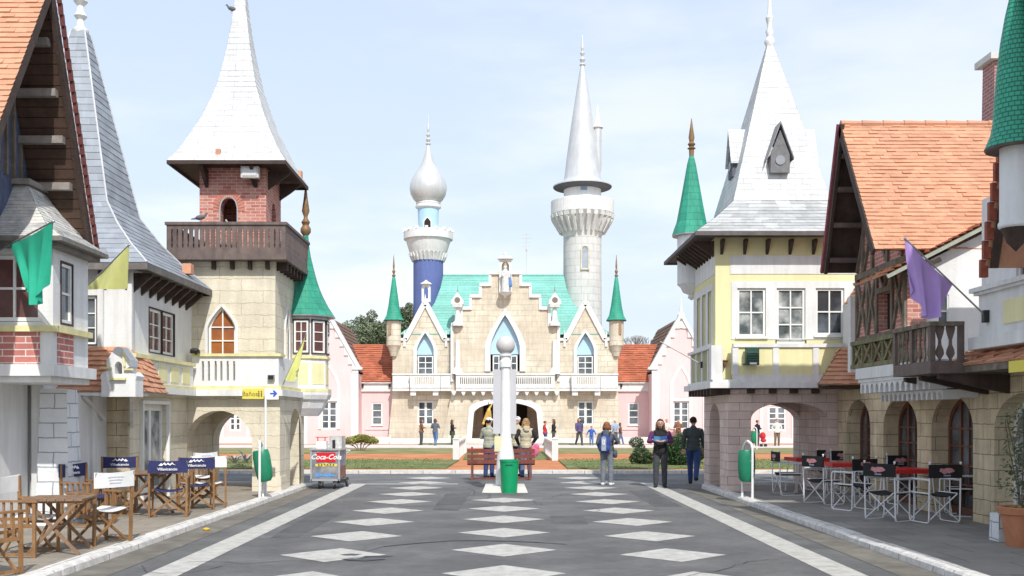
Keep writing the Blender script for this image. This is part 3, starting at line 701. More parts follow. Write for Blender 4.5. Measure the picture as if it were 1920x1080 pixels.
    m = MB(); D.box(m, xc-.13, xc+.13, 2.20, 2.235, -.01, .06); m.build('pediment_sill', YTRIM, t); m = MB(); D.box(m, xc-.28, xc-.1, 2.385, 2.41, -.01, .05); m.build('pediment_scroll', YTRIM, t); m = MB(); D.box(m, xc+.1, xc+.28, 2.36, 2.385, -.01, .05)
    for sg in (1,): D.bar(m, xc+sg*.08, 2.66, xc+sg*.11, 2.42, .03, -.01, .035)
    m.build('pediment_scroll', YTRIM, t)
    return t
slate_house()

# ------------------------------------------------------------------ LEFT: near house with brick bay
def bay_house():
    t = thing('brick_bay_house', 'house at left edge with brick-panelled white bay and steep orange roof', 'house', (-7.5, 13.2, PZ))
    m = MB(); m.box(-10, -6.6, 11.9, 14.4, PZ, 2.1); 
    m2 = MB(); m2.box(-9.2, -6.5, 14.401, 14.55, PZ, 2.12); m2.box(-7.0, -6.9, 14.551, 15.95, PZ, 1.98); m2.box(-7.0, -6.9, 16.37, 17.6, PZ, 1.98)
    m2.box(-7.0, -6.9, 15.95, 16.37, PZ, .73); m2.box(-7.0, -6.9, 15.95, 16.37, 1.74, 1.98); m2.box(-6.92, -6.86, 16.9, 17.1, PZ, 1.98)
    m2.box(-7.4, -7.3, 14.551, 17.6, 2.0, 3.9)
    m2.build('wall', WHITE, t)
    window(t, Pl('X', -6.9, 1), 16.16, .21, .73, 1.74, 1, 3, f=.04, m=.03, d=-.03, gm=CURTAIN)
    m = MB(); m.box(-9.2, -7.03, 14.30, 14.398, PZ, 2.1); m.build('brick_pier', BRICK, t)
    m = MB(); m.box(-6.66, -6.5, 14.28, 14.398, PZ, 2.1); m.build('pilaster', WHITE2, t)
    m = MB(); m.frust(-6.53, -6.05, 14.1, 14.6, PZ, -6.5, -6.13, 14.2, 14.55, 2.0); m.build('stone_pier', WHITESTONE, t)
    # bay slab
    m = MB(); m.box(-10, -5.77, 13.0, 14.35, 2.13, 2.28); m.box(-10, -5.85, 13.08, 14.3, 2.05, 2.129); m.build('bay_slab', WHITE2, t)
    Fb = Pl('Y', 13.1); Sb = Pl('X', -5.83, 1)
    m = MB(); Fb.plate(m, -.15, 0, rect(-10, -5.83, 2.28, 3.93), [rect(-7.4, X(78, 13.1), 2.83, 3.70)])
    Sb.plate(m, -.15, 0, rect(13.251, 14.2, 2.28, 3.93), [rect(13.33, 13.68, 2.84, 3.64)])
    m.build('bay_wall', WHITE, t)
    m = MB(); Fb.box(m, -10, X(75, 13.1), 2.285, 2.70, -.02, .015); Sb.box(m, 13.22, 13.70, 2.285, 2.70, -.02, .012); m.build('bay_panel', BRICK_BAY, t)
    m = MB(); Fb.box(m, -10, -5.76, 2.702, 2.78, -.01, .07); Sb.box(m, 13.1, 14.2, 2.702, 2.78, -.01, .07); m.build('cap_moulding', YTRIM, t)
    xr = X(78, 13.1)
    window(t, Fb, xr - .36, .36, 2.84, 3.69, 2, 2, f=.05, m=.03, d=-.03, gm=GLASS_R); window(t, Fb, xr - 1.1, .36, 2.84, 3.69, 2, 2, f=.05, m=.03, d=-.03, gm=GLASS_R)
    window(t, Sb, 13.505, .17, 2.85, 3.63, 1, 2, f=.04, m=.03, d=-.03, gm=GLASS)
    m = MB(); Sb.plate(m, -.05, .012, rect(13.31, 13.70, 2.82, 3.66), [rect(13.335, 13.675, 2.845, 3.635)]); m.build('window_casing', WOOD_DK, t)
    # bay roof of pale slates
    m = MB()
    a, b = (-5.62, 12.85), (-5.62, 14.35); 
    lvl = [(0, 3.9), (.34, 4.12), (.60, 4.42), (.80, 4.72)]
    for (i0, z0), (i1, z1) in zip(lvl[:-1], lvl[1:]):
        m.tiles((-10, 12.85+i0, z0), (-5.62-i0, 12.85+i0, z0), (-5.62-i1, 12.85+i1, z1), (-10, 12.85+i1, z1), .075, .10, .008, .4)
        m.tiles((-5.62-i0, 12.85+i0, z0), (-5.62-i0, 14.35, z0), (-5.62-i1, 14.35, z1), (-5.62-i1, 12.85+i1, z1), .075, .10, .008, .4)
    m.build('bay_roof', SLATE_W, t)
    m = MB(); m.box(-10, -5.60, 12.83, 14.35, 3.84, 3.895); m.box(-10, -5.7, 12.93, 14.3, 3.78, 3.838); m.build('eave', M('grey_brown_fascia', (.2, .19, .17), .8, (6, .2), streak=.2), t)
    m = MB(); m.box(-10, -6.36, 13.58, 14.5, 4.73, 4.80); m.build('bay_roof_cap', PURLIN, t)
    # gabled main roof, ridge running away from the street
    xo = -5.88; ridge = (13.2, 7.3); near = (11.0, 3.7); far = (14.55, 3.95)
    m = MB(); m.tiles((-10, near[0], near[1]), (xo, near[0], near[1]), (xo, *ridge), (-10, *ridge), .095, .15, .016, .5)
    m.tiles((xo, far[0], far[1]), (-10, far[0], far[1]), (-10, ridge[0], ridge[1]-.03), (xo, ridge[0], ridge[1]-.03), .115, .17, .02, .4)
    m.build('roof', TERRA, t)
    m = MB()
    for i, (p, q) in enumerate(((near, ridge), (far, ridge))):
        d = Vector((0, q[0]-p[0], q[1]-p[1])).normalized(); n = Vector((0, -d.z, d.y)) * (1 if i == 0 else -1)
        A = Vector((xo, p[0], p[1])); B_ = Vector((xo, q[0], q[1]))
        if n.z > 0: n = -n
        for off, w in ((.0, .12),):
            m.face([A, B_, B_ + n*w, A + n*w]); m.face([A - Vector((.06,0,0)), B_ - Vector((.06,0,0)), B_ + n*w - Vector((.06,0,0)), A + n*w - Vector((.06,0,0))]); m.face([A + n*w, B_ + n*w, B_ + n*w - Vector((.06,0,0)), A + n*w - Vector((.06,0,0))])
    m.build('bargeboard', WOOD_DK, t)
    m = MB()      # verge tiles along the far rake
    d = Vector((0, ridge[0]-far[0], ridge[1]-far[1])); n = 26
    for k in range(n):
        p = Vector((xo+.03, far[0], far[1])) + d*(k/n); q = Vector((xo+.03, far[0], far[1])) + d*((k+1.1)/n)
        m.bar(p + Vector((0, .03, 0)), q + Vector((0, .055, 0)), .05, .05)
    m.build('verge_tiles', M('dark_red_verge', (.15, .045, .04), .8, (8, .3)), t)
    m = MB()      # boarded soffit under the far slope
    for k in range(26):
        a0 = k/26; a1 = (k+.93)/26
        p = Vector((0, far[0], far[1]-.06)).lerp((0, ridge[0], ridge[1]-.1), a0); q = Vector((0, far[0], far[1]-.06)).lerp((0, ridge[0], ridge[1]-.1), a1)
        nn = Vector((0, -.05, -.02))
        m.add([(xo-.02, p.y-.03, p.z), (-6.9, p.y-.03, p.z), (-6.9, q.y-.03, q.z), (xo-.02, q.y-.03, q.z), (xo-.02, p.y-.06, p.z), (-6.9, p.y-.06, p.z), (-6.9, q.y-.06, q.z), (xo-.02, q.y-.06, q.z)],
              [(0,1,2,3), (4,5,6,7), (0,1,5,4), (2,3,7,6), (1,2,6,5), (3,0,4,7)])
    m.build('soffit', M('brown_soffit_boards', (.085, .05, .035), .8, (6, .3), streak=.2), t)
    for py, px in ((70, 82), (162, 95), (250, 103), (340, 116), (438, 130)):
        f = (py+39)/509; y = 13.2 + 1.28*f; z = 7.3 - 3.3*f
        m = MB(); m.box(-6.62, -6.0, y-.16, y-.06, z-.10, z); m.build('purlin', PURLIN, t)
    # timber gable wall
    m = MB(); G = Pl('X', -6.6, 1); G.plate(m, -.1, 0, [(11.3, 4.0), (13.2, 7.1), (14.4, 4.0), (14.4, 3.4), (11.3, 3.4)]); m.build('gable_boarding', WOOD_BLUE, t)
    for k in range(9):
        y = 12.6 + k*.2; m = MB(); zt_ = 7.1 - abs(y-13.2)*(2.58 if y > 13.2 else 1.63) - .15; m.box(-6.6, -6.56, y-.022, y+.022, 4.81, zt_); m.build('gable_batten', WOOD_OLD, t)
    m = MB(); m.box(-10, -6.7, 11.9, 14.4, 2.1, 4.2); m.box(-10, -6.7, 11.9, 14.25, PZ, 2.09); m.build('rear_wall', WHITE, t)
    return t
bay_house()
# ------------------------------------------------------------------ RIGHT: yellow house over pinkish arches
def yellow_house():
    t = thing('yellow_arch_house', 'yellow and white house with tall silver pyramid roof over a pinkish archway', 'house', (5.8, 22, PZ))
    F = Pl('Y', 20.8); B = Pl('Y', 22.8); S = Pl('X', 4.6, -1); zt = 2.17
    ac, hw = 5.86, .79; a = arch(ac, hw, PZ, 1.55, 1.90, 'round', 20)
    ol = [(4.6, PZ)] + a + [(6.86, PZ), (6.86, zt), (4.6, zt)]
    m = MB(); F.plate(m, -.45, 0, ol); B.plate(m, -.5, 0, ol)
    sa = arch(22.15, .55, PZ, 1.45, 1.89, 'round', 16)
    S.plate(m, -.35, 0, [(21.26, PZ)] + sa + [(22.79, PZ), (22.79, zt), (21.26, zt)])
    m.box(6.66, 6.9, 21.26, 22.79, PZ, zt); m.box(4.96, 6.65, 21.26, 22.79, 1.99, zt-.01)
    m.frust(4.56, 5.075, 20.76, 21.28, PZ, 4.57, 5.072, 20.77, 21.28, .40)
    m.build('wall', STONE_P, t)
    m = MB(); F.box(m, 6.862, 7.3, PZ, 2.17, -.3, 0); m.build('wall', STONE_D, t)
    # slab
    m = MB(); m.box(4.17, 7.3, 20.5, 23.5, 2.19, 2.31); m.box(4.24, 7.3, 20.57, 23.4, 2.312, 2.36); m.build('floor_slab', WHITE2, t)
    for k in range(8):
        y = 20.75 + k*.34; m = MB(); m.box(4.22, 4.62, y-.045, y+.045, 2.06, 2.185); m.build('joist_end', WOOD_DK, t)
    for px in (1408, 1449, 1489, 1529):
        x = X(px, 20.7); m = MB(); m.box(x-.06, x+.06, 20.62, 20.81, 2.085, 2.185); m.build('joist_end', WOOD_DK, t)
    # parapet
    Pf = Pl('Y', 20.6); m = MB()
    Pf.box(m, X(1375, 20.6), 7.3, 2.361, 2.46, -.12, 0); Pf.box(m, X(1375, 20.6), 7.3, 3.02, 3.095, -.13, .02)
    for px in (1379, 1455, 1530): 
        x = X(px, 20.6); Pf.box(m, x-.06, x+.06, 2.461, 3.019, -.12, .004)
    m.box(4.21, 4.44, 20.58, 20.8, 2.361, 3.06)
    for y in (21.1, 21.75, 22.4, 23.0): m.box(4.24, 4.31, y-.05, y+.05, 2.361, 3.0)
    m.box(4.2, 4.34, 20.801, 23.2, 3.001, 3.06)
    m.build('parapet', WHITE2, t)
    m = MB(); Pf.box(m, X(1383, 20.6), 7.28, 2.44, 3.03, -.11, -.02); m.build('parapet_panel', YELLOW, t)
    m = MB(); m.box(4.27, 4.30, 20.82, 23.1, 2.361, 3.0); m.build('parapet_panel', M('olive_panel', (.40, .40, .22), .8), t)
    # upper walls
    U = Pl('Y', 20.9); wins = [(X(1409, 20.9), .295, 3.26, 4.26), (X(1483, 20.9), .295, 3.11, 4.26), (X(1556, 20.9), .295, 3.29, 4.26)]
    m = MB(); U.plate(m, -.25, 0, rect(4.36, 7.4, 2.361, 5.38), [rect(c-h, c+h, a_, b_) for c, h, a_, b_ in wins])
    SU = Pl('X', 4.36, -1); ws = [(21.45, .2), (22.05, .2), (22.65, .2)]
    SU.plate(m, -.25, 0, rect(21.151, 23.3, 2.361, 5.38), [rect(c-h, c+h, 3.15, 4.26) for c, h in ws])
    m.box(4.61, 7.4, 23.05, 23.3, 2.361, 5.38)
    m.build('wall', YELLOW, t)
    m = MB(); U.plate(m, -.01, .014, rect(X(1371, 20.9), 7.36, 3.2, 4.40), [rect(c-h, c+h, max(a_, 3.22), b_) for c, h, a_, b_ in wins]); U.box(m, X(1369, 20.9), 7.38, 4.55, 4.93, -.01, .012)
    SU.plate(m, -.01, .012, rect(21.16, 23.25, 3.06, 4.40), [rect(c-h, c+h, 3.15, 4.26) for c, h in ws]); SU.box(m, 20.95, 23.28, 4.55, 4.93, -.01, .012)
    m.build('white_band', WHITE2, t)
    for i, (c, h, a_, b_) in enumerate(wins):
        window(t, U, c, h, a_, b_, 2, 2 if i != 1 else 3, f=.05, m=.028, d=-.05, gm=CURTAIN if i < 2 else GLASS, sill=.05 if i != 1 else None, casing=WOOD_DK)
    for c, h in ws: window(t, SU, c, h, 3.15, 4.26, 1, 2, f=.05, d=-.08, gm=GLASS)
    c = (5.87, 22.4); lv = [(2.0, 5.34), (1.5, 5.72), (1.03, 6.16)]
    m = MB(); ring_roof(m, c, lv, .13, .3, .012); m.build('roof_skirt', SILVER_L, t)
    lv2 = [(1.03, 6.17), (.05, 9.85)]
    m = MB(); ring_roof(m, c, lv2, .16, .3, .004); m.build('roof', SILVER, t)
    m = MB(); soffit(m, c, 2.02, 5.335, 1.5, .075); m.build('eave', M('grey_brown_fascia', (.13, .115, .11), .8, (6, .2), streak=.2), t)
    brackets('bracket', U, [X(px, 20.9) for px in (1353, 1396, 1438, 1481, 1525, 1570)], 5.25, .06, .20, .26, WOOD_DK, t)
    brackets('bracket', SU, [21.05 + k*.3 for k in range(8)], 5.25, .05, .42, .3, WOOD_DK, t)
    m = MB(); m.lathe((*c, 0), [(.06, 9.75), (.12, 9.88), (.10, 9.95), (.06, 10.0), (.09, 10.12), (.05, 10.2), (.06, 10.3), (.09, 10.42), (.045, 10.5), (.03, 11.0)], 12); m.build('finial', WHITE2, t, smooth=40)
    # lucarnes
    def lucarne(p, n, u, mat_side, front):
        n = Vector(n); u = Vector(u); p = Vector(p); m = MB()
        w, h = .20, .52
        a = [p + u*w + Vector((0,0,-.1)), p - u*w + Vector((0,0,-.1)), p - u*w + Vector((0,0,.28)), p + Vector((0,0,.80)), p + u*w + Vector((0,0,.28))]
        b = [v - n*.55 for v in a]
        m.add(a + b, [(0,1,2,3,4), (0,1,6,5), (1,2,7,6), (4,0,5,9)]); q = m.build('lucarne', front, t)
        r = MB()
        e0 = p + Vector((0,0,.98)) + n*.05
        for s in (-1, 1):
            k = p + u*(w+.08)*s + Vector((0,0,.22)) + n*.05
            th = Vector((0,0,-.05)); A4 = [e0, k, k - n*.6, e0 - n*.6]
            r.add(A4 + [v + th for v in A4], [(0,1,2,3), (4,5,6,7), (0,1,5,4), (1,2,6,5), (0,3,7,4)])
        r.build('lucarne_roof', mat_side, q)
        k = MB(); c0 = p + Vector((0,0,.16)) + n*.008
        pts = [c0 + u*.10*math.cos(R(20*i)) + Vector((0,0,.10*math.sin(R(20*i)))) for i in range(18)]; ptb = [v - n*.02 + n*.03 for v in pts]
        k.add(pts + ptb, [tuple(range(18)), tuple(range(18, 36))] + [(i, (i+1) % 18, 18+(i+1) % 18, 18+i) for i in range(18)])
        k.build('round_pane', M('pale_round_pane', (.27, .28, .30), .3), q)
    yl = 21.38
    LUC = M('grey_lucarne_slate', (.26, .265, .275), .75, (6, .25), (40, .4))
    lucarne((X(1463, yl), yl, 6.86), (0,-1,0), (1,0,0), LUC, M('grey_lucarne_front', (.17, .17, .175), .8, (8, .3)))
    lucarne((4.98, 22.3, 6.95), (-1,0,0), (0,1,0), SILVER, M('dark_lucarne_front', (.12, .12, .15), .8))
    lucarne((6.78, 22.3, 6.95), (1,0,0), (0,1,0), SILVER, SILVER)
    # corner turret
    tc_ = (4.33, 23.4)
    m = MB(); m.lathe((*tc_, 0), [(.02, 4.30), (.09, 4.36), (.07, 4.42), (.20, 4.48), (.26, 4.60), (.33, 4.66), (.33, 5.84)], 16); m.build('turret_wall', WHITE, t, smooth=40)
    m = MB(); m.lathe((*tc_, 0), [(.45, 5.80), (.41, 5.92), (.345, 6.1), (.27, 6.5), (.18, 7.0), (.10, 7.45), (.055, 7.62)], 12); m.build('turret_roof', GREEN, t)
    m = MB(); m.lathe((*tc_, 0), [(.3, 5.76), (.45, 5.77), (.45, 5.797), (.3, 5.799)], 12); m.build('turret_eave', GREYMT, t)
    m = MB(); m.lathe((*tc_, 0), [(.055, 7.6), (.06, 7.78), (.10, 7.80), (.05, 7.84), (.09, 7.9), (.05, 7.95), (.07, 8.05), (.006, 8.5)], 12); m.build('finial', BRASS, t, smooth=40)
    return t
yellow_house()

# ------------------------------------------------------------------ RIGHT: arcade with shops
def arcade():
    t = thing('stone_arcade', 'ochre stone arcade with four arched glazed openings behind the white metal chairs', 'arcade', (7.1, 16, PZ))
    S = Pl('X', 6.85, -1); zt = 2.4; ops = [(19.61, .66), (17.55, .75), (15.52, .72), (13.3, .86), (10.6, .8)]
    ol = [(20.79, PZ)]
    for c, h in ops:
        a = arch(c, h, PZ, 1.42, 1.93, 'round', 16); ol += a[::-1]
    ol += [(3, PZ), (3, zt), (20.79, zt)]
    m = MB(); S.plate(m, -.45, 0, ol); m.build('wall', STONE_D, t)
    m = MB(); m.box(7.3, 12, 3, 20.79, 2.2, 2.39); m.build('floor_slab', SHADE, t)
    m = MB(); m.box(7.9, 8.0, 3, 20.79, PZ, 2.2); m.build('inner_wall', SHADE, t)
    for i, (c, h) in enumerate(ops):
        a = arch(c, h - .002, PZ, 1.42, 1.928, 'round', 16)
        d = .27; f = MB(); ins = []
        mats = DOORWOOD if i < 3 else W_FRAME
        inn = arch(c, h - .07, PZ + .12, 1.40, 1.86, 'round', 16)
        S.plate(f, -d-.06, -d, a, [inn])
        for k in (-1, 1): S.box(f, c + k*h*.38 - .03, c + k*h*.38 + .03, PZ, ztop_at(inn, c + k*h*.38) + .004, -d-.05, -d+.01)
        for z in (.55, .85, 1.15, 1.42): S.box(f, c - h + .06, c + h - .06, z - .014, z + .014, -d-.045, -d+.004)
        S.box(f, c - .012, c + .012, .4, ztop_at(inn, c) + .003, -d-.045, -d+.004)
        o = f.build('glazed_door', mats, t)
        g_ = MB(); S.plate(g_, -d-.035, -d-.025, inn); g_.build('pane', GLASS if i < 3 else CURTAIN, o)
    # white machicolated cornice
    C_ = Pl('X', 6.0, -1); m = MB()
    m.box(6.0, 6.84, 14.3, 17.3, 2.24, 2.42); m.box(6.03, 6.84, 14.34, 17.26, 2.18, 2.238)
    m.build('cornice', WHITE2, t)
    for lvl, (xx, z0, z1, y0, y1, n) in enumerate(((6.05, 2.0, 2.179, 14.4, 17.2, 13), (6.32, 1.86, 1.999, 14.6, 17.0, 13))):
        m = MB(); q = Pl('X', xx, -1); w = (y1-y0)/n; ol = [(y0, z0)]
        for k in range(n):
            a = arch(y0 + w*(k+.5), w*.32, z0, z0 + (z1-z0)*.35, z1 - .03, 'round', 8); ol += a
        ol += [(y1, z0), (y1, z1), (y0, z1)]
        q.plate(m, -.25, 0, ol); m.box(xx + .25, 6.84, y0, y1, z0 + .02, z1 - .003); m.build('machicolation', WHITE2, t)
    # tile skirts
    m = MB(); x0, x1 = 5.96, 6.84
    m.tiles((5.96, 19.2, 2.22), (6.84, 19.2, 2.22), (6.84, 19.95, 2.98), (6.66, 19.95, 2.98), .12, .16, .025, .4)
    m.tiles((6.38, 20.5, 2.22), (5.96, 19.2, 2.22), (6.66, 19.95, 2.98), (6.75, 20.5, 2.98), .12, .16, .025, .4); m.build('skirt_roof', TERRA, t)
    m = MB(); m.box(6.2, 6.84, 19.26, 20.0, 2.15, 2.205); m.build('skirt_board', WOOD_DK, t)
    m = MB(); m.tiles((6.2, 14.4, 2.30), (6.2, 10.5, 2.30), (6.84, 10.5, 2.74), (6.84, 13.9, 2.74), .12, .16, .03, .4)
    m.tiles((6.84, 14.4, 2.30), (6.2, 14.4, 2.30), (6.84, 13.9, 2.74), (6.841, 13.9, 2.74), .12, .16, .03, .4); m.build('skirt_roof', TERRA, t)
    m = MB(); m.box(6.21, 6.84, 10.5, 14.36, 2.20, 2.285); m.build('skirt_board', WOOD_OLD, t)
    m = MB(); m.box(6.15, 6.2, 11.9, 12.35, 2.14, 2.28); m.build('yellow_awning_box', SIGN_Y, t)
    return t
arcade()

def timber_house():
    t = thing('half_timbered_house', 'brick and timber house with steep orange tiled roof and dark open gable', 'house', (7, 16.8, 2.42))
    xo, xw = 5.6, 6.15; ridge = (16.86, 6.48); near = (15.3, 4.14); far = (17.75, 4.13)
    G = Pl('X', xw, -1)
    m = MB(); G.plate(m, -.2, 0, [(15.45, 2.42), (15.45, 4.25), (16.86, 6.32), (17.65, 4.25), (17.65, 2.42)], [rect(16.05, 16.62, 3.0, 3.62)])
    m.box(6.351, 10, 15.45, 15.65, 2.42, 4.2); m.box(6.351, 10, 17.45, 17.65, 2.42, 4.2); m.build('wall', BRICK, t)
    m = MB(); G.box(m, 16.05, 16.62, 3.0, 3.62, -.16, -.14); m.build('window', DARK, t)
    # timber frame
    beams = []
    def bm_(u0, z0, u1, z1, w=.075): beams.append((u0, z0, u1, z1, w))
    for u in (15.5, 16.0, 16.67, 17.1, 17.6): bm_(u, 2.9, u, 4.0)
    bm_(15.45, 2.92, 17.65, 2.92, .1); bm_(15.45, 4.02, 17.65, 4.02, .1); bm_(16.0, 3.66, 16.67, 3.66, .09)
    for a, b in ((15.5, 15.75), (16.0, 15.75), (16.67, 16.9), (17.1, 16.9), (17.1, 17.35), (17.6, 17.35)):
        bm_(a, 4.0, b, 3.5, .055); bm_(a, 2.95, b, 3.5, .055)
    bm_(16.1, 4.0, 16.33, 3.7, .05); bm_(16.6, 4.0, 16.33, 3.7, .05)
    for u in (16.2, 16.86, 17.3): bm_(u, 4.05, u, 6.3 - abs(u-16.86)*1.9 - .05 if u != 16.86 else 6.1)
    bm_(16.0, 4.9, 17.35, 4.9, .08); bm_(15.6, 4.1, 16.2, 4.85, .06); bm_(17.6, 4.1, 17.2, 4.85, .06); bm_(16.2, 4.1, 16.86, 4.85, .06); bm_(17.25, 4.1, 16.86, 4.85, .06)
    for u0, z0, u1, z1, w in beams:
        m = MB(); G.bar(m, u0, z0, u1, z1, w, -.02, .035 + random.uniform(0, .01)); m.build('timber', WOOD_OLD, t)
    # lattice apron
    m = MB(); G.box(m, 15.2, 17.65, 2.43, 2.50, .04, .12); G.box(m, 15.2, 17.65, 2.83, 2.90, .04, .12)
    for k in range(5):
        u = 15.35 + k*.46; G.bar(m, u, 2.5, u+.36, 2.83, .045, .05, .09); G.bar(m, u+.36, 2.5, u, 2.83, .045, .056, .1); G.box(m, u+.39, u+.43, 2.5, 2.83, .05, .1)
    m.build('lattice_apron', M('mossy_timber', (.20, .19, .10), .85, (6, .3), (50, .4), streak=.3), t)
    # roof
    m = MB(); m.tiles((xo, *near), (10.5, *near), (10.5, *ridge), (xo, *ridge), .085, .14, .014, .6)
    m.tiles((10.5, *far), (xo, *far), (xo, ridge[0], ridge[1]-.02), (10.5, ridge[0], ridge[1]-.02), .125, .17, .02, .4); m.build('roof', TERRA, t)
    m = MB()
    for k in range(14): m.tube((xo + k*.35, ridge[0], ridge[1]+.0), (xo + k*.35 + .37, ridge[0], ridge[1]+.0), .06, .045, 8)
    m.build('ridge_tiles', TERRA, t)
    m = MB()
    def slopeboard(p, q, x0, x1, dn0, dn1):
        A = Vector((x0, *p)); B_ = Vector((x0, *q)); d = (B_-A).normalized(); n = Vector((0, -d.z, d.y)); n = n if n.z < 0 else -n
        C4 = [A + n*dn0, B_ + n*dn0, B_ + n*dn1, A + n*dn1]; D4 = [v + Vector((x1-x0, 0, 0)) for v in C4]
        m.add(C4 + D4, [(0,1,2,3), (4,5,6,7), (0,1,5,4), (1,2,6,5), (2,3,7,6), (3,0,4,7)])
    slopeboard(near, ridge, xo-.02, xo+.03, .0, .13); slopeboard(far, ridge, xo-.02, xo+.03, .0, .13); m.build('bargeboard', WOOD_DK, t)
    m = MB(); slopeboard(near, ridge, xo+.03, 8, .02, .035); slopeboard(far, ridge, xo+.03, 8, .02, .035); m.build('soffit', WOOD_DK, t)
    m = MB(); slopeboard((far[0]+.03, far[1]), (ridge[0]+.03, ridge[1]), xo-.05, xo-.02, -.03, .05); m.build('verge_tiles', M('dark_red_verge', (.26, .06, .07), .8, (8, .3)), t)
    for f in (.12, .36, .6, .82):
        for (p, q, s) in ((far, ridge, -1), (near, ridge, 1)):
            y = p[0] + (q[0]-p[0])*f; z = p[1] + (q[1]-p[1])*f
            m = MB(); m.box(xo+.04, xw, y + s*.05, y + s*.14, z - .14, z - .06); m.build('purlin', WOOD_BAL, t)
    # brick chimney behind
    return t
timber_house()
ch = thing('brick_chimney', 'tall tapering brick chimney with a pale cap behind the orange tiled roof', 'chimney', (9.0, 18.6, 2.4))
m = MB(); m.frust(8.86, 9.5, 18.4, 19, 2.4, 8.93, 9.4, 18.45, 18.9, 8.1); m.build('shaft', M('purple_brick', (.36, .16, .15), .85, (5, .1), brick=dict(w=.2, h=.065, m=.007, mc=(.5, .4, .38), c2=(.30, .13, .12))), ch)
m = MB(); m.box(8.82, 9.5, 18.35, 19.0, 8.1, 8.22); m.build('cap', CONCRETE, ch)

ln = thing('white_link_building', 'white upper wall with a downpipe between the yellow house and the half-timbered house', 'building', (7.2, 19, 2.4))
m = MB(); m.box(6.95, 10, 17.8, 20.79, 2.42, 3.9); m.build('wall', WHITE, ln)
m = MB(); m.box(X(1593, 18.6), X(1607, 18.6), 18.55, 18.7, 2.42, Z(556, 18.6)); m.build('pillar', WHITE2, ln)
m = MB(); m.tiles((6.78, 18.6, 3.85), (6.78, 20.2, 3.85), (7.5, 20.2, 4.9), (7.5, 18.6, 4.9), .12, .17, .02, .4); m.build('roof', TERRA, ln)

def balcony():
    t = thing('wooden_balcony', 'dark brown wooden balcony with pierced flat balusters above the arcade', 'balcony', (6.2, 14.3, 2.2))
    x0, x1, y0, y1 = 5.75, 6.84, 13.66, 14.97
    m = MB(); m.box(x0, x1, y0, y1, 2.19, 2.36); m.build('floor', WOOD_BAL, t)
    m = MB(); m.box(x0-.02, x0+.06, y0-.02, y1, 2.83, 2.89); m.box(x0+.06, 6.2, y0-.02, y0+.06, 2.83, 2.89); m.build('rail', WOOD_OLD, t)
    for x, y in ((x0+.03, y0+.03), (x0+.03, y1-.04), (6.17, y0+.03), (x0+.03, (y0+y1)/2)):
        m = MB(); m.box(x-.035, x+.035, y-.035, y+.035, 2.361, 2.829); m.build('post', WOOD_BAL, t)
    def bal(pl, u, w, mat):
        m = MB(); h = [(.25, 0), (.25, .06), (.5, .1), (.95, .2), (.8, .32), (.35, .46), (.3, .6), (.75, .78), (1, .92), (1, 1)]
        ol = [(u - a*w, 2.362 + b*.466) for a, b in h] + [(u + a*w, 2.362 + b*.466) for a, b in h[::-1]]
        pl.plate(m, -.02, .0, ol); m.build('baluster', mat, t)
    for k in range(8):
        y = y0 + .14 + k*.15
        if abs(y - (y0+y1)/2) > .04: bal(Pl('X', x0+.03, -1), y, .045, WOOD_OLD)
    for k in range(2): bal(Pl('Y', y0+.03), x0 + .14 + k*.145, .06, WOOD_BAL)
    for y in (13.75, 14.35, 14.9):
        m = MB(); bracket(m, Pl('X', 6.84, -1), y, 2.18, .09, .95, .22); m.build('bracket', WOOD_DK, t)
    return t
balcony()

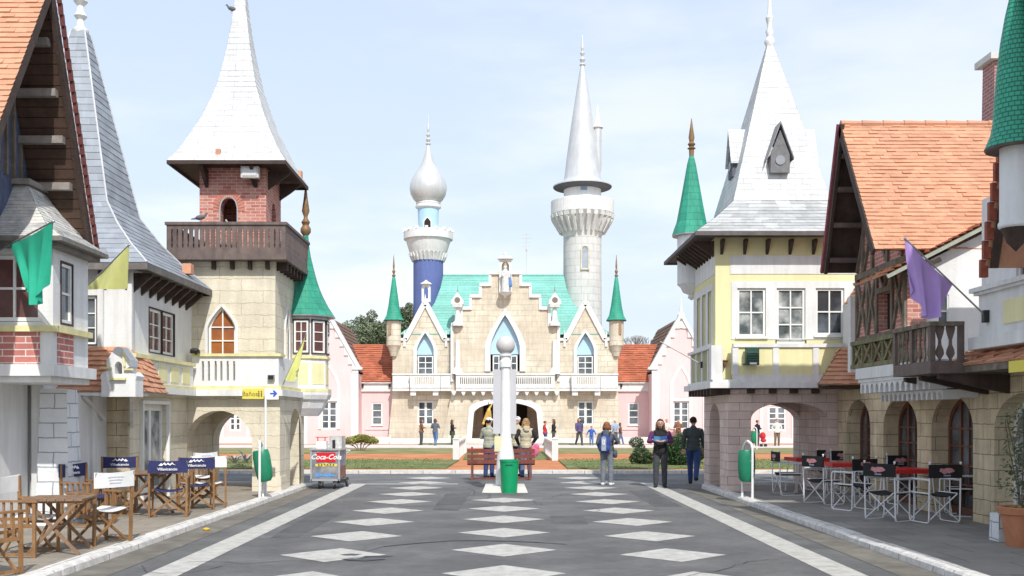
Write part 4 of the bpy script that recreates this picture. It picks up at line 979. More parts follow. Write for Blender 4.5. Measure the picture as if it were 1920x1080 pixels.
def white_gable():
    t = thing('white_gabled_house', 'white house with low tiled gable roof and panelled balcony at the right edge', 'house', (7.5, 14, 2.4))
    m = MB(); E = Pl('Y', 15.3)
    E.plate(m, -.15, 0, [(6.44, 2.42), (6.44, 3.98), (8.2, 4.85), (8.2, 2.42)], [rect(6.55, 6.72, 2.95, 3.45)]); m.build('wall', WHITE, t)
    window(t, E, 6.635, .085, 2.95, 3.45, 1, 2, f=.02, m=.02, d=-.04)
    m = MB(); sl_ = .51; x0 = 5.7; z0 = 3.74
    m.tiles((x0, 16.5, z0), (x0, 15.05, z0), (9.2, 15.05, z0 + 3.5*sl_), (9.2, 16.5, z0 + 3.5*sl_), .12, .16, .03, .5); m.build('roof', TERRA, t)
    m = MB()
    A = Vector((x0, 15.06, z0-.02)); B_ = Vector((9.2, 15.06, z0-.02+3.5*sl_))
    m.bar(A + Vector((0,.02,-.03)), B_ + Vector((0,.02,-.03)), .04, .06); m.build('bargeboard', M('pale_green_verge', (.33, .36, .30), .8, (7, .2)), t)
    m = MB(); m.add([A + Vector((0,0,-.07)), B_ + Vector((0,0,-.07)), B_ + Vector((0,.3,-.07)), A + Vector((0,.3,-.07))], [(0,1,2,3)]); m.bar((6.0, 15.1, 3.72), (6.5, 15.1, 3.95), .07, .07); m.build('soffit', WOOD_DK, t)
    # street-side wing with panelled parapet
    m = MB(); W_ = Pl('X', 6.6, -1); W_.plate(m, -.2, 0, rect(3, 14.0, 2.75, 4.6), [rect(12.35, 13.06, 3.32, 3.78)]); m.box(6.801, 8.2, 13.8, 14.0, 2.42, 4.6); m.build('wing_wall', WHITE, t)
    window(t, W_, 12.705, .355, 3.32, 3.78, 3, 2, f=.04, m=.02, d=-.06)
    m = MB(); m.box(6.25, 6.59, 3, 13.65, 2.50, 2.66); m.box(6.35, 6.59, 3, 13.55, 2.661, 3.22); m.box(6.30, 6.59, 3, 13.6, 3.221, 3.26); m.box(6.26, 6.59, 3, 13.65, 3.261, 3.32); m.build('parapet', WHITE2, t)
    m = MB(); m.box(6.335, 6.36, 11.0, 12.86, 2.78, 3.08); m.build('panel', YELLOW, t)
    m = MB(); m.box(6.28, 6.36, 13.25, 13.33, 2.84, 3.0); m.build('flag_bracket', BLACKMT, t)
    # near steep roof, only its low far corner and shading mass show
    m = MB(); m.tiles((9, 12.55, 3.45), (5.95, 12.55, 3.45), (5.95, 11.4, 7.0), (9, 11.4, 7.0), .13, .17, .02, .4)
    m.tiles((5.95, 4, 5.0), (9, 4, 5.0), (9, 11.38, 6.98), (5.95, 11.38, 6.98), .5, .6, .02, .4); m.build('steep_roof', TERRA, t)
    m = MB()
    for k in range(16):
        f0 = k/16; y = 12.55 - 1.15*f0; z = 3.45 + 3.55*f0; m.box(5.9, 5.99, y-.02, y+.04, z-.12, z+.1)
    m.build('verge_tiles', M('dark_red_verge', (.30, .08, .05), .8, (8, .3)), t)
    m = MB(); m.add([(5.99, 12.5, 3.44), (6.1, 12.5, 3.44), (6.1, 11.4, 6.9), (5.99, 11.4, 6.9)], [(0,1,2,3)]); m.build('steep_soffit', WOOD_DK, t)
    m = MB(); Pl('X', 6.55, -1).plate(m, -.1, 0, [(4.2, 4.601), (4.2, 4.95), (11.38, 6.85), (12.1, 4.601)]); m.build('gable_boarding', WOOD_OLD, t)
    # hanging turret
    tc_ = (5.86, 11.6)
    m = MB(); m.lathe((*tc_, 0), [(.17, 3.76), (.19, 3.78), (.19, 3.82), (.175, 3.84), (.172, 4.72)], 20); m.build('turret_wall', WHITE, t, smooth=40)
    m = MB(); m.lathe((*tc_, 0), [(.335, 4.68), (.31, 4.74), (.27, 4.84), (.245, 4.98), (.232, 5.2), (.205, 5.55), (.165, 5.9), (.115, 6.2), (.075, 6.38), (.07, 6.6), (.04, 7.2)], 24); m.build('turret_roof', GREEN_T, t, smooth=60)
    m = MB(); m.lathe((*tc_, 0), [(.172, 4.70), (.32, 4.655), (.335, 4.678)], 20); m.build('turret_eave', WOOD_BAL, t, smooth=40)
    m = MB(); m.lathe((*tc_, 0), [(.01, 3.50), (.05, 3.55), (.10, 3.60), (.12, 3.67), (.17, 3.758)], 16); m.build('turret_corbel', WOOD_DK, t, smooth=40)
    return t
white_gable()

# ------------------------------------------------------------------ CASTLE and the row behind
YC = 60.0
def castle():
    t = thing('castle', 'sand stone castle with stepped gable, teal roof, blue minaret and tall white round tower', 'castle', (0, 62, 0))
    x = lambda px, Y=YC: X(px, Y); z = lambda py, Y=YC: Z(py, Y)
    F = Pl('Y', YC); Fc = Pl('Y', YC-.5); T = .4
    # terrace and steps
    m = MB(); m.box(x(735), x(1160), 58.9, 59.4, 0, .36); m.box(x(660), x(735), 59.2, 60.6, 0, .42); m.box(x(1160), x(1345), 59.2, 60.6, 0, .42); m.build('plinth', WHITE2, t)
    m = MB()
    for k in range(3): m.box(x(876-k*4), x(1016+k*4), 58.85-.35*(k+1), 58.85-.35*k, 0, .36-.11*k)
    m.build('steps', CONCRETE, t)
    # main walls: wings
    gs = [(736, 848, 797.5, 783, 813), (1048, 1158.5, 1097.5, 1083, 1113)]
    for a, b, c, w0, w1 in gs:
        m = MB(); zb, ze = 0, z(636)
        lo = c - 36; hi = c + 36
        ol = [(x(a - (9 if a < 900 else 0)), zb), (x(a), z(740)), (x(a), ze), (x(lo), ze), (x(c), z(572)), (x(hi), ze), (x(b), ze), (x(b), z(740)), (x(b + (9 if a > 900 else 0)), zb)]
        pw = arch(x(c), .50, z(703), z(655), z(624), 'point', 16)
        F.plate(m, -T, 0, ol, [pw, rect(x(w0), x(w1), z(797), z(752))]); m.build('wing_wall', STONE_C, t)
    # centre with stepped gable
    st = [(28.5, 517), (28.5, 538.6), (46.5, 538.6), (46.5, 560), (64.5, 560), (64.5, 582.6), (82, 582.6), (82, 613), (99, 613), (99, 716)]
    c0 = 947.5
    right = [(x(c0+a), z(b)) for a, b in st] + [(x(c0+101), z(742)), (x(c0+118), 0)]
    left = [(x(2*c0 - (c0+a)), z(b)) for a, b in st] + [(x(c0-101), z(742)), (x(c0-118), 0)]
    da = arch(x(c0), x(1006)-x(c0), 0, z(776), z(755), 'round', 20)
    # a battered door opening
    da = [(p[0] + (.16 if p[0] > x(c0) else -.16) if p[1] < .01 else p[0], p[1]) for p in da]
    cw = arch(x(947), .86, z(697), z(650), z(592), 'point', 18)
    ol = right[::-1] + left
    ol = [right[-1]] + right[:-1][::-1] + left[:-1] + [left[-1]] + da
    m = MB(); Fc.plate(m, -.9, 0, ol, [cw]); m.build('gable_wall', STONE_C, t)
    m = MB()      # white step copings
    for s in (-1, 1):
        for i in range(0, 9, 2):
            a, b = st[i]; 
            prev = 0 if i == 0 else st[i-1][0]
            x0_, x1_ = x(c0 + s*(prev - (0 if i else 0))), x(c0 + s*(a+1.5))
            m.box(min(x0_, x1_), max(x0_, x1_), YC-.62, YC-.05, z(b)+.0, z(b)+.19)
            m.box(x(c0+s*a)-.08, x(c0+s*a)+.08, YC-.58, YC-.1, z(st[i+1][1] if i+1 < len(st) else b+20), z(b)-.001)
    m.build('step_coping', WHITE2, t)
    m = MB()
    trim(m, Fc, x(947), .86, z(697), z(650), z(592), .34, 'point', -.02, .1)
    for a, b, c, w0, w1 in gs: trim(m, F, x(c), .50, z(703), z(655), z(624), .2, 'point', -.02, .1)
    o_ = [(p[0] + (.30 if p[0] > x(c0) else -.30), p[1] + (.22 if p[1] > 1 else 0)) for p in da]
    Fc.plate(m, -.02, .12, o_ + da[::-1])
    m.build('arch_trim', WHITE2, t)
    m = MB(); Fc.plate(m, -.3, -.25, arch(x(947), .85, z(665), z(649), z(593), 'point', 18)); m.build('arch_panel', LTBLUE, t)
    for a, b, c, w0, w1 in gs: m = MB(); F.plate(m, -.3, -.25, arch(x(c), .495, z(665), z(654), z(625), 'point', 16)); m.build('arch_panel', LTBLUE, t)
    window(t, Fc, x(935.5), .36, z(697), z(667), 2, 2, f=.07, m=.05, d=-.12, gm=GLASS_F); window(t, Fc, x(958.5), .36, z(697), z(667), 2, 2, f=.07, m=.05, d=-.12, gm=GLASS_F)
    for a, b, c, w0, w1 in gs:
        window(t, F, x(c), .46, z(703), z(667), 2, 3, f=.07, m=.05, d=-.12, gm=GLASS_F)
        window(t, F, x((w0+w1)/2), (x(w1)-x(w0))/2, z(797), z(752), 2, 3, f=.09, m=.05, d=-.1, gm=GLASS_F, casement=True)
    # white balcony band with balustrades
    def band(px0, px1, Yf, slots, name='balcony'):
        pl = Pl('Y', Yf); m = MB(); hs = []
        for (a, b, n) in slots:
            for k in range(n):
                u = x(a, Yf) + (x(b, Yf)-x(a, Yf))*(k+.5)/n; w = (x(b, Yf)-x(a, Yf))/n*.26; hs.append(rect(u-w, u+w, z(720, Yf), z(707, Yf)))
        pl.plate(m, -.16, 0, rect(x(px0, Yf), x(px1, Yf), z(731, Yf), z(703, Yf)), hs)
        pl.box(m, x(px0, Yf)-.03, x(px1, Yf)+.03, z(703, Yf)+.001, z(700.5, Yf), -.2, .06); pl.box(m, x(px0, Yf), x(px1, Yf), z(733, Yf), z(731, Yf)-.001, -1.1, .05)
        pl.box(m, x(px0, Yf), x(px1, Yf), z(727, Yf), z(725.5, Yf), .001, .05)
        m.build(name, WHITE2, t)
    band(736, 768, YC-.4, []); band(826, 854.5, YC-.4, []); band(1040.5, 1071, YC-.4, []); band(1126, 1158.5, YC-.4, [])
    band(769, 825, YC-.8, [(778, 815, 11)]); band(1072, 1125, YC-.8, [(1081, 1119, 11)])
    band(855, 1040, YC-.95, [(862, 929, 19), (967, 1034, 19)])
    m = MB()
    for px in (851, 869, 888, 906, 925, 969, 988, 1006, 1025, 1044):
        a = x(px, YC-.8); m.add([(a-.17, YC-.93, z(733)), (a+.17, YC-.93, z(733)), (a+.05, YC-.93, z(741)), (a-.05, YC-.93, z(741)), (a-.17, YC-.5, z(733)), (a+.17, YC-.5, z(733)), (a+.05, YC-.5, z(743)), (a-.05, YC-.5, z(743))], [(0,1,2,3), (4,5,6,7), (0,1,5,4), (1,2,6,5), (2,3,7,6), (3,0,4,7)])
    m.build('corbel', WHITE2, t)
    for px in (775, 817, 1078, 1120):
        m = MB(); a = x(px, YC-.6); m.box(a-.16, a+.16, YC-.75, YC-.02, z(742), z(733)-.002); m.build('balcony_bracket', WHITE2, t)
    # gablet copings and pendants
    for a, b, c, w0, w1 in gs:
        m = MB()
        for s in (-1, 1):
            F.bar(m, x(c), z(566), x(c + s*37), z(636), .30, -.25, .12)
            F.box(m, x(c + s*34) if s > 0 else x(c-50), x(c+50) if s > 0 else x(c-34), z(639), z(634), -.2, .12)
            F.box(m, x(c + s*39)-.07, x(c + s*39)+.07, z(650), z(639), -.02, .1)
            m.lathe((x(c + s*39), YC-.1, 0), [(.08, z(635)), (.05, z(630)), (.02, z(620))], 8)
        m.lathe((x(c), YC-.1, 0), [(.12, z(572)), (.05, z(560)), (.015, z(552))], 8); m.build('gablet_coping', WHITE2, t)
    # piers on the centre block with lantern niches
    for px in (858, 1040):
        u = x(px, YC-.6); m = MB()
        m.lathe((u, YC-.62, 0), [(.36, z(702)), (.24, z(694)), (.16, z(690)), (.13, z(640))], 8)
        m.lathe((u, YC-.62, 0), [(.34, z(613)), (.34, z(608)), (.18, z(604)), (.12, z(580))], 8)
        m.frust(u-.26, u+.26, YC-.9, YC-.4, z(579), u-.32, u+.32, YC-.95, YC-.35, z(573)); m.build('pier', WHITE2, t)
        m = MB(); Pl('Y', YC-.95).plate(m, -.7, 0, [(u-.36, z(573)), (u-.36, z(567)), (u, z(551)), (u+.36, z(567)), (u+.36, z(573))]); q = m.build('lantern_niche', WHITE2, t)
        m = MB(); pts = [(u + .17*math.cos(R(24*i)), YC-.96, z(566) + .17*math.sin(R(24*i))) for i in range(15)]; m.add(pts + [(a, b+.02, c_) for a, b, c_ in pts], [tuple(range(15)), tuple(range(15, 30))]); m.build('round_opening', M('dull_brown', (.2, .15, .12), .7), q)
        m = MB(); m.lathe((u, YC-.65, 0), [(.05, z(552)), (.03, z(545)), (.01, z(538))], 8); m.build('finial', GREYMT, q)
    # teal roof with concave hips
    def troof():
        m = MB(); yr = YC + 3.0; lv = [(0, 748, 1147, YC-.02), (.12, 768, 1126, YC+.3), (.30, 797, 1094, YC+.8), (.52, 815, 1074, YC+1.4), (.78, 826, 1062, YC+2.2), (1, 831, 1057, yr)]
        ze, zr = z(627), Z(517, yr)
        for (f0, a0, b0, y0), (f1, a1, b1, y1) in zip(lv[:-1], lv[1:]):
            z0, z1 = ze + (zr-ze)*f0, ze + (zr-ze)*f1
            A, B_, C_, D = (x(a0, y0), y0, z0), (x(b0, y0), y0, z0), (x(b1, y1), y1, z1), (x(a1, y1), y1, z1)
            m.tiles(A, B_, C_, D, .22, 3.0, .014, .3)
            yb0, yb1 = 2*yr - y0, 2*yr - y1
            m.tiles((A[0], yb0, z0), A, D, (D[0], yb1, z1), .22, 3.0, .014, .3); m.tiles(B_, (B_[0], yb0, z0), (C_[0], yb1, z1), C_, .22, 3.0, .014, .3)
            m.tiles((B_[0], yb0, z0), (A[0], yb0, z0), (D[0], yb1, z1), (C_[0], yb1, z1), .5, 3, .014, .3)
        m.build('roof', TEAL, t)
        m = MB(); m.tube((x(831, yr), yr, zr+.02), (x(1057, yr), yr, zr+.02), .07, .07, 8); m.build('ridge', TEAL, t)
    troof()
    # a body behind so the roof stands on something
    m = MB(); m.box(x(745), x(843), YC+.4, YC+5.5, 0, z(640)); m.box(x(1052), x(1150), YC+.4, YC+5.5, 0, z(640)); m.box(x(843), x(1052), YC+2.5, YC+5.5, 0, z(640)); m.box(x(843), x(1052), YC+.45, YC+2.5, z(735), z(715)); m.build('rear_wall', STONE_C, t)
    m = MB(); m.box(x(905), x(990), YC+2.42, YC+2.49, .36, z(753)); m.build('entrance_shade_sheet', DARK, t)  # dark sheet painting the shade deep inside the entrance
    # gablet roofs
    for a, b, c, w0, w1 in gs:
        m = MB()
        for s in (-1, 1):
            p0 = (x(c+s*37), YC+.02, z(636)+.03); p1 = (x(c+s*37), YC+1.6, z(636)+.03); q1 = (x(c), YC+1.6, z(569)); q0 = (x(c), YC+.02, z(569))
            m.tiles(*( (p0, p1, q1, q0) if s > 0 else (p1, p0, q0, q1)), .22, 1.6, .014, .3)
        m.build('gablet_roof', TEAL, t)
    # niche
    u = x(947.5); m = MB(); N_ = Pl('Y', YC-.75)
    N_.plate(m, -.5, -.0, rect(u-.36, u+.36, z(553), z(489)), [arch(u, .22, z(550), z(503), z(494), 'round', 10)])
    N_.box(m, u-.36, u+.36, z(553), z(489), -.6, -.5); m.frust(u-.45, u+.45, YC-.95, YC-.2, z(489), u-.3, u+.3, YC-.85, YC-.3, z(484)); m.lathe((u, YC-.6, 0), [(.2, z(484)), (.1, z(482)), (.12, z(479)), (.02, z(475))], 10)
    m.lathe((u, YC-.95, 0), [(.02, z(563)), (.12, z(558)), (.3, z(555)), (.42, z(552))], 14); m.build('niche', WHITE2, t)
    # corner turrets
    for px in (738.5, 1155.5):
        s = -1 if px < 900 else 1; cx = x(px); cy = YC-.05
        m = MB(); m.lathe((cx, cy, 0), [(.18, z(668)), (.32, z(652)), (.43, z(648)), (.43, z(601))], 16); m.build('turret_wall', STONE_C, t, smooth=40)
        m = MB(); m.box(cx + (s*.1 if s > 0 else -.25), cx + (.25 if s > 0 else -.1), cy-.47, cy-.38, z(628), z(608)); m.build('turret_slit', M('slit_brown', (.3, .2, .12), .8), t)
        m = MB(); m.lathe((cx, cy, 0), [(.60, z(601)), (.55, z(598)), (.44, z(592)), (.33, z(575)), (.22, z(550)), (.10, z(522)), (.06, z(519))], 16); m.build('turret_roof', GREEN, t, smooth=30)
        m = MB(); m.lathe((cx, cy, 0), [(.35, z(602.4)), (.60, z(602.2)), (.60, z(601.1))], 16); m.build('turret_eave', BLACKMT, t)
        m = MB(); m.lathe((cx, cy, 0), [(.06, z(520)), (.12, z(517)), (.05, z(514)), (.10, z(509)), (.04, z(505)), (.06, z(500)), (.01, z(478))], 10); m.build('finial', BRASS, t)
    # blue minaret
    Y2 = 64.0; x2 = lambda px: X(px, Y2); z2 = lambda py: Z(py, Y2); r = lambda p: p*Y2/1900
    cx = x2(803); cy = Y2
    m = MB(); m.lathe((cx, cy, 0), [(r(28), 0), (r(28), z2(490))], 32); m.build('minaret_shaft', TOWERBLUE, t, smooth=40)
    m = MB(); m.lathe((cx, cy, 0), [(r(28), z2(489.9)), (r(29), z2(488)), (r(34), z2(476)), (r(35), z2(475))], 32)
    m.lathe((cx, cy, 0), [(r(34), z2(475)), (r(36), z2(471)), (r(40), z2(458)), (r(42), z2(452)), (r(46), z2(450)), (r(46), z2(436)), (r(42), z2(435)), (r(42), z2(434)), (r(20), z2(433.8))], 32); m.build('minaret_gallery', WHITE2, t, smooth=35)
    m = MB()
    for k in range(26):
        a = 2*math.pi*k/26; p = Vector((math.cos(a), math.sin(a), 0)); c3 = Vector((cx, cy, 0)); m = MB(); m.bar(c3 + p*r(28.6) + V(0,0,z2(490)), c3 + p*r(35) + V(0,0,z2(476)), r(2.6), .16); m.build('minaret_corbel', WHITE2, t)
    for k in range(16):
        a = 2*math.pi*k/16; p = Vector((math.cos(a), math.sin(a), 0)); c3 = Vector((cx, cy, 0)); m = MB(); m.bar(c3 + p*r(44.5) + V(0,0,z2(435.9)), c3 + p*r(44.5) + V(0,0,z2(431)), r(6), .14); m.build('merlon', WHITE2, t)
    m = MB(); m.lathe((cx, cy, 0), [(r(18), z2(434)), (r(20), z2(391))], 24); m.build('minaret_lantern', LTBLUE, t, smooth=40)
    m = MB(); pl = Pl('Y', cy - r(19.5)); pl.plate(m, -.12, .02, arch(cx, r(6), z2(432), z2(420), z2(412), 'point', 12)); m.build('minaret_niche', DARK, t)
    m = MB(); trim(m, pl, cx, r(6), z2(432), z2(420), z2(412), r(2.4), 'point', -.12, .05); m.build('minaret_niche_trim', WHITE2, t)
    m = MB(); m.lathe((cx, cy, 0), [(r(20), z2(392)), (r(24), z2(390)), (r(24), z2(387)), (r(22), z2(385)), (r(23), z2(382)), (r(22), z2(380))], 24); m.build('minaret_collar', WHITE2, t, smooth=40)
    dome = [(22, 380), (28, 374), (33, 365), (35, 355), (34, 345), (30, 335), (24, 325), (17, 315), (11, 303), (7, 290), (4, 279), (2.6, 272)]
    m = MB(); m.lathe((cx, cy, 0), [(r(a), z2(b)) for a, b in dome], 32); m.build('onion_dome', SILVMT, t, smooth=60)
    m = MB(); m.lathe((cx, cy, 0), [(r(2.4), z2(273)), (r(5), z2(270)), (r(2), z2(267)), (r(4.5), z2(262)), (r(1.6), z2(258)), (r(4), z2(253)), (r(1.4), z2(249)), (r(2.6), z2(243)), (r(.4), z2(213))], 10); m.build('finial', SILVMT, t)
    # little white aedicule before the blue shaft
    u = x(799); m = MB(); A_ = Pl('Y', YC-.1)
    A_.plate(m, -.4, 0, arch(u, .26, z(566), z(540), z(531), 'round', 10), [arch(u, .13, z(560), z(545), z(538), 'round', 8)]); m.lathe((u, YC-.05, 0), [(.34, z(533)), (.30, z(531)), (.12, z(528)), (.02, z(525))], 12); m.build('aedicule', WHITE2, t)
    # tall white tower
    cx = x2(1092)
    sh = [(37, 640), (36, 560), (35.5, 446)]
    m = MB(); m.lathe((cx, cy, 0), [(r(38), 0)] + [(r(a), z2(b)) for a, b in sh], 36); m.build('white_tower_shaft', TOWERWHITE, t, smooth=40)
    m = MB(); m.lathe((cx, cy, 0), [(r(35.5), z2(446)), (r(38), z2(437)), (r(45), z2(421)), (r(55), z2(408)), (r(58), z2(404)), (r(59), z2(403)), (r(59), z2(379)), (r(58), z2(378)), (r(36), z2(377.5))], 36); m.build('white_tower_gallery', WHITE2, t, smooth=35)
    m = MB()
    for k in range(26):
        a = 2*math.pi*k/26; p = Vector((math.cos(a), math.sin(a), 0)); c3 = Vector((cx, cy, 0)); m.bar(c3 + p*r(40) + V(0,0,z2(437)), c3 + p*r(55.5) + V(0,0,z2(411)), r(4), .25)
        m.bar(c3 + p*r(55.5) + V(0,0,z2(411)), c3 + p*r(57) + V(0,0,z2(404.5)), r(8), .2)
    m.build('white_tower_corbels', WHITE2, t)
    m = MB(); m.lathe((cx, cy, 0), [(r(35), z2(378)), (r(35), z2(350))], 32); m.build('white_tower_neck', WHITE, t, smooth=40)
    m = MB(); pl = Pl('Y', cy - r(34.6)); pl.box(m, cx - r(6), cx + r(6), z2(364), z2(351), -.3, .03); m.build('window', M('pale_blue_glass', (.2, .3, .42), .3), t)
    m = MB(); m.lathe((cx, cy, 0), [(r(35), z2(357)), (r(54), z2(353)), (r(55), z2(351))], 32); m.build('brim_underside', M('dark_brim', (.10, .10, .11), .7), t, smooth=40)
    m = MB(); m.lathe((cx, cy, 0), [(r(55.2), z2(351.5)), (r(55.2), z2(349.5)), (r(44), z2(345)), (r(37), z2(341)), (r(34.5), z2(336)), (r(30), z2(300)), (r(22), z2(240)), (r(12), z2(175)), (r(5), z2(131)), (r(3.6), z2(124))], 32); m.build('white_tower_roof', SILVMT, t, smooth=40)
    m = MB(); m.lathe((cx, cy, 0), [(r(3.6), z2(125)), (r(6), z2(122)), (r(2.4), z2(118)), (r(5.5), z2(112)), (r(2), z2(106)), (r(4.5), z2(100)), (r(1.8), z2(96)), (r(3), z2(90)), (r(.5), z2(66))], 10); m.build('finial', SILVMT, t)
    wz0, wz1 = z2(508), z2(468); wx = cx + r(2); pl = Pl('Y', cy - r(35.7)); m = MB(); trim(m, pl, wx, r(5.5), wz0, z2(474), wz1, r(2.6), 'round', -.3, .06); pl.box(m, wx-r(8), wx+r(8), wz0-.1, wz0, -.3, .1); m.build('window_surround', STONE_C, t)
    m = MB(); pl.plate(m, -.2, .02, arch(wx, r(5.6), wz0, z2(474), wz1, 'round', 10)); m.build('window', M('tower_glass', (.28, .32, .36), .3, (1, .4)), t)
    # slim turret growing out of the cone
    c2 = cx + r(28)
    m = MB(); m.lathe((c2, cy, 0), [(r(3), z2(335)), (r(7.5), z2(318)), (r(8), z2(240))], 16); m.build('slim_turret', SILVMT, t, smooth=40)
    m = MB(); m.lathe((c2, cy, 0), [(r(7), z2(241)), (r(11), z2(240)), (r(11), z2(239)), (r(5.5), z2(232)), (r(1), z2(196))], 16); m.build('slim_turret_roof', WHITE2, t, smooth=40)
    return t
castle()

def annex(s):
    """low red-roofed wing joining the castle to a pink gabled house; s = -1 left, 1 right"""
    lab = ('left' if s < 0 else 'right')
    t = thing('red_roofed_wing', 'low pink wing with red tiled roof joined to the %s side of the castle' % lab, 'wing', (s*8, 62, 0))
    a, b = (655, 736) if s < 0 else (1158.5, 1240); Y = 61.0; p = Pl('Y', Y)
    w = 707 if s < 0 else 1188; m = MB()
    p.plate(m, -.3, 0, rect(X(a-8, Y), X(b+8, Y), 0, Z(716, Y)), [rect(X(w-10, Y), X(w+10, Y), Z(797, Y), Z(755, Y))]); m.build('wall', PINK, t)
    window(t, p, X(w, Y), X(w+10, Y)-X(w, Y), Z(797, Y), Z(755, Y), 1, 3, f=.08, m=.05, d=-.06, gm=GLASS_F, sill=.08)
    m = MB(); p.box(m, X(a-8, Y), X(b+8, Y), Z(734, Y), Z(717, Y), -.02, .12); p.box(m, X(a-8, Y), X(b+8, Y), Z(719, Y), Z(716, Y), .121, .25); m.build('cornice', WHITE2, t)
    m = MB()
    for q in (a+26, b-5) if s < 0 else (a+6, b-8): m.box(X(q, Y)-.05, X(q, Y)+.05, Y-.25, Y-.13, Z(726, Y), Z(719.5, Y))
    m.build('rain_spout', BLACKMT, t)
    m = MB(); zr = Z(648, 63.5); m.tiles((X(a-8, Y), Y-.28, Z(716, Y)), (X(b+8, Y), Y-.28, Z(716, Y)), (X(b+8, Y), 63.5, zr), (X(a-8, Y), 63.5, zr), .22, .3, .04, .5)
    m.tiles((X(b+8, Y), 66.3, Z(716, Y)), (X(a-8, Y), 66.3, Z(716, Y)), (X(a-8, Y), 63.5, zr-.01), (X(b+8, Y), 63.5, zr-.01), .5, .6, .03, .4); m.build('roof', TERRA_FAR, t)
    m = MB(); m.tube((X(a-8, Y), 63.5, zr), (X(b+8, Y), 63.5, zr), .08, .08, 8); m.build('ridge_tiles', TERRA_FAR, t)
    m = MB(); p.box(m, X(w-22, Y), X(w+22, Y), Z(806, Y), Z(804, Y), -.01, .05); m.build('string_course', PINK, t)
annex(-1); annex(1)

def pink_house(s):
    c = 1277 if s > 0 else 617; Y = 59.0; p = Pl('Y', Y); x = lambda q: X(q, Y); z = lambda q: Z(q, Y)
    lab = 'right of the castle behind the man in blue jeans' if s > 0 else 'left of the castle behind the drinks cart'
    t = thing('pink_gabled_house', 'pink house with white crow-stepped gable, ' + lab, 'house', (x(c), Y, 0))
    m = MB(); win = rect(x(c-15), x(c+15), z(805), z(752))
    p.plate(m, -.35, 0, [(x(c-53), 0), (x(c-53), z(690)), (x(c), z(596)), (x(c+53), z(690)), (x(c+53), 0)], [win]); m.box(x(c-53)+.02, x(c-53)+.3, Y+.36, Y+8, 0, z(700)); m.box(x(c+53)-.3, x(c+53)-.02, Y+.36, Y+8, 0, z(700)); m.build('wall', PINK, t)
    window(t, p, x(c), x(c+15)-x(c), z(805), z(752), 2, 4, f=.09, m=.05, d=-.08, gm=GLASS_F, casement=True)
    m = MB()      # white stepped border following the rake
    for k in (-1, 1):
        n = 5; pts = [(x(c), z(590)), (x(c + k*55), z(689)), (x(c + k*55), z(700))]
        inner = [(x(c + k*44), z(700))]
        for i in range(n):
            f = i/n; u1 = c + k*(44 - 40*f); u2 = c + k*(44 - 40*(i+1)/n); zz = 700 - 84*(i+1)/n
            inner += [(x(u1), z(zz)), (x(u2), z(zz))]
        inner.append((x(c), z(615)))
        p.plate(m, -.05, .08, pts + inner)
        p.bar(m, x(c), z(590), x(c + k*56), z(690), .18, -.4, .16); p.box(m, x(c + k*48)-.22, x(c + k*48)+.22, 0, z(700)-.001, -.02, .06)
        p.box(m, x(c + k*53)-.28, x(c + k*53)+.28, z(693), z(688), -.4, .17)
    m.lathe((x(c), Y, 0), [(.22, z(598)), (.22, z(590)), (.1, z(584)), (.05, z(570)), (.01, z(556))], 8)
    m.build('gable_trim', WHITE2, t)
    m = MB(); trim(m, p, x(c), x(c+15)-x(c), z(805), z(722), z(690), .18, 'point', -.02, .05); trim(m, p, x(c), x(c+15)-x(c), z(805), z(760), z(752), .15, 'rect', -.02, .052); m.build('window_surround', WHITE2, t)
    m = MB(); p.plate(m, .001, .01, arch(x(c), x(c+15)-x(c)-.01, z(745), z(722), z(690), 'point')); m.build('tympanum', PINK, t)
    m = MB()
    for k in (-1, 1):
        q = [(x(c), Y+.36, z(594)), (x(c), Y+9, z(594)), (x(c+k*53), Y+9, z(696)), (x(c+k*53), Y+.36, z(696))]
        A, B_, C_, D = (q[3], q[2], q[1], q[0]) if k > 0 else (q[2], q[3], q[0], q[1])
        m.tiles(A, B_, C_, D, .3, .5, .03, .3)
    m.build('roof', M('brown_tile_roof', (.20, .12, .085), .85, (1, .2), tint=.1), t)
pink_house(1); pink_house(-1)

def row_house(s):
    Y = 60.5; p = Pl('Y', Y)
    if s < 0: a, b, ws, lab = 250, 566, [(441, 11)], 'seen through the left archway'
    else: a, b, ws, lab = 1330, 1760, [(1457, 17), (1600, 17)], 'seen through the right archway'
    t = thing('pink_row_house', 'long low pink house with white windows ' + lab, 'house', (X((a+b)/2, Y), Y, 0))
    m = MB(); p.plate(m, -.3, 0, rect(X(a, Y), X(b, Y), 0, 3.7), [rect(X(w-h, Y), X(w+h, Y), Z(808, Y), Z(762, Y)) for w, h in ws]); m.build('wall', PINK, t)
    for w, h in ws: window(t, p, X(w, Y), X(w+h, Y)-X(w, Y), Z(808, Y), Z(762, Y), 2, 4, f=.1, m=.06, d=-.05, gm=GLASS_F, casement=True)
    m = MB(); p.box(m, X(a, Y), X(b, Y), 3.7, 4.1, -.1, .15); p.box(m, X(a, Y), X(b, Y), 0, .3, -.01, .1)
    for w, h in ws: p.box(m, X(w+h+10, Y), X(w+h+16, Y), 0, 3.69, -.02, .05); p.box(m, X(w-h-16, Y), X(w-h-10, Y), 0, 3.69, -.02, .05)
    m.build('trim', WHITE2, t)
    m = MB(); m.tiles((X(a, Y), Y-.2, 4.1), (X(b, Y), Y-.2, 4.1), (X(b, Y), Y+4, 5.4), (X(a, Y), Y+4, 5.4), .4, .6, .03); m.build('roof', TERRA_FAR, t)
row_house(-1); row_house(1)
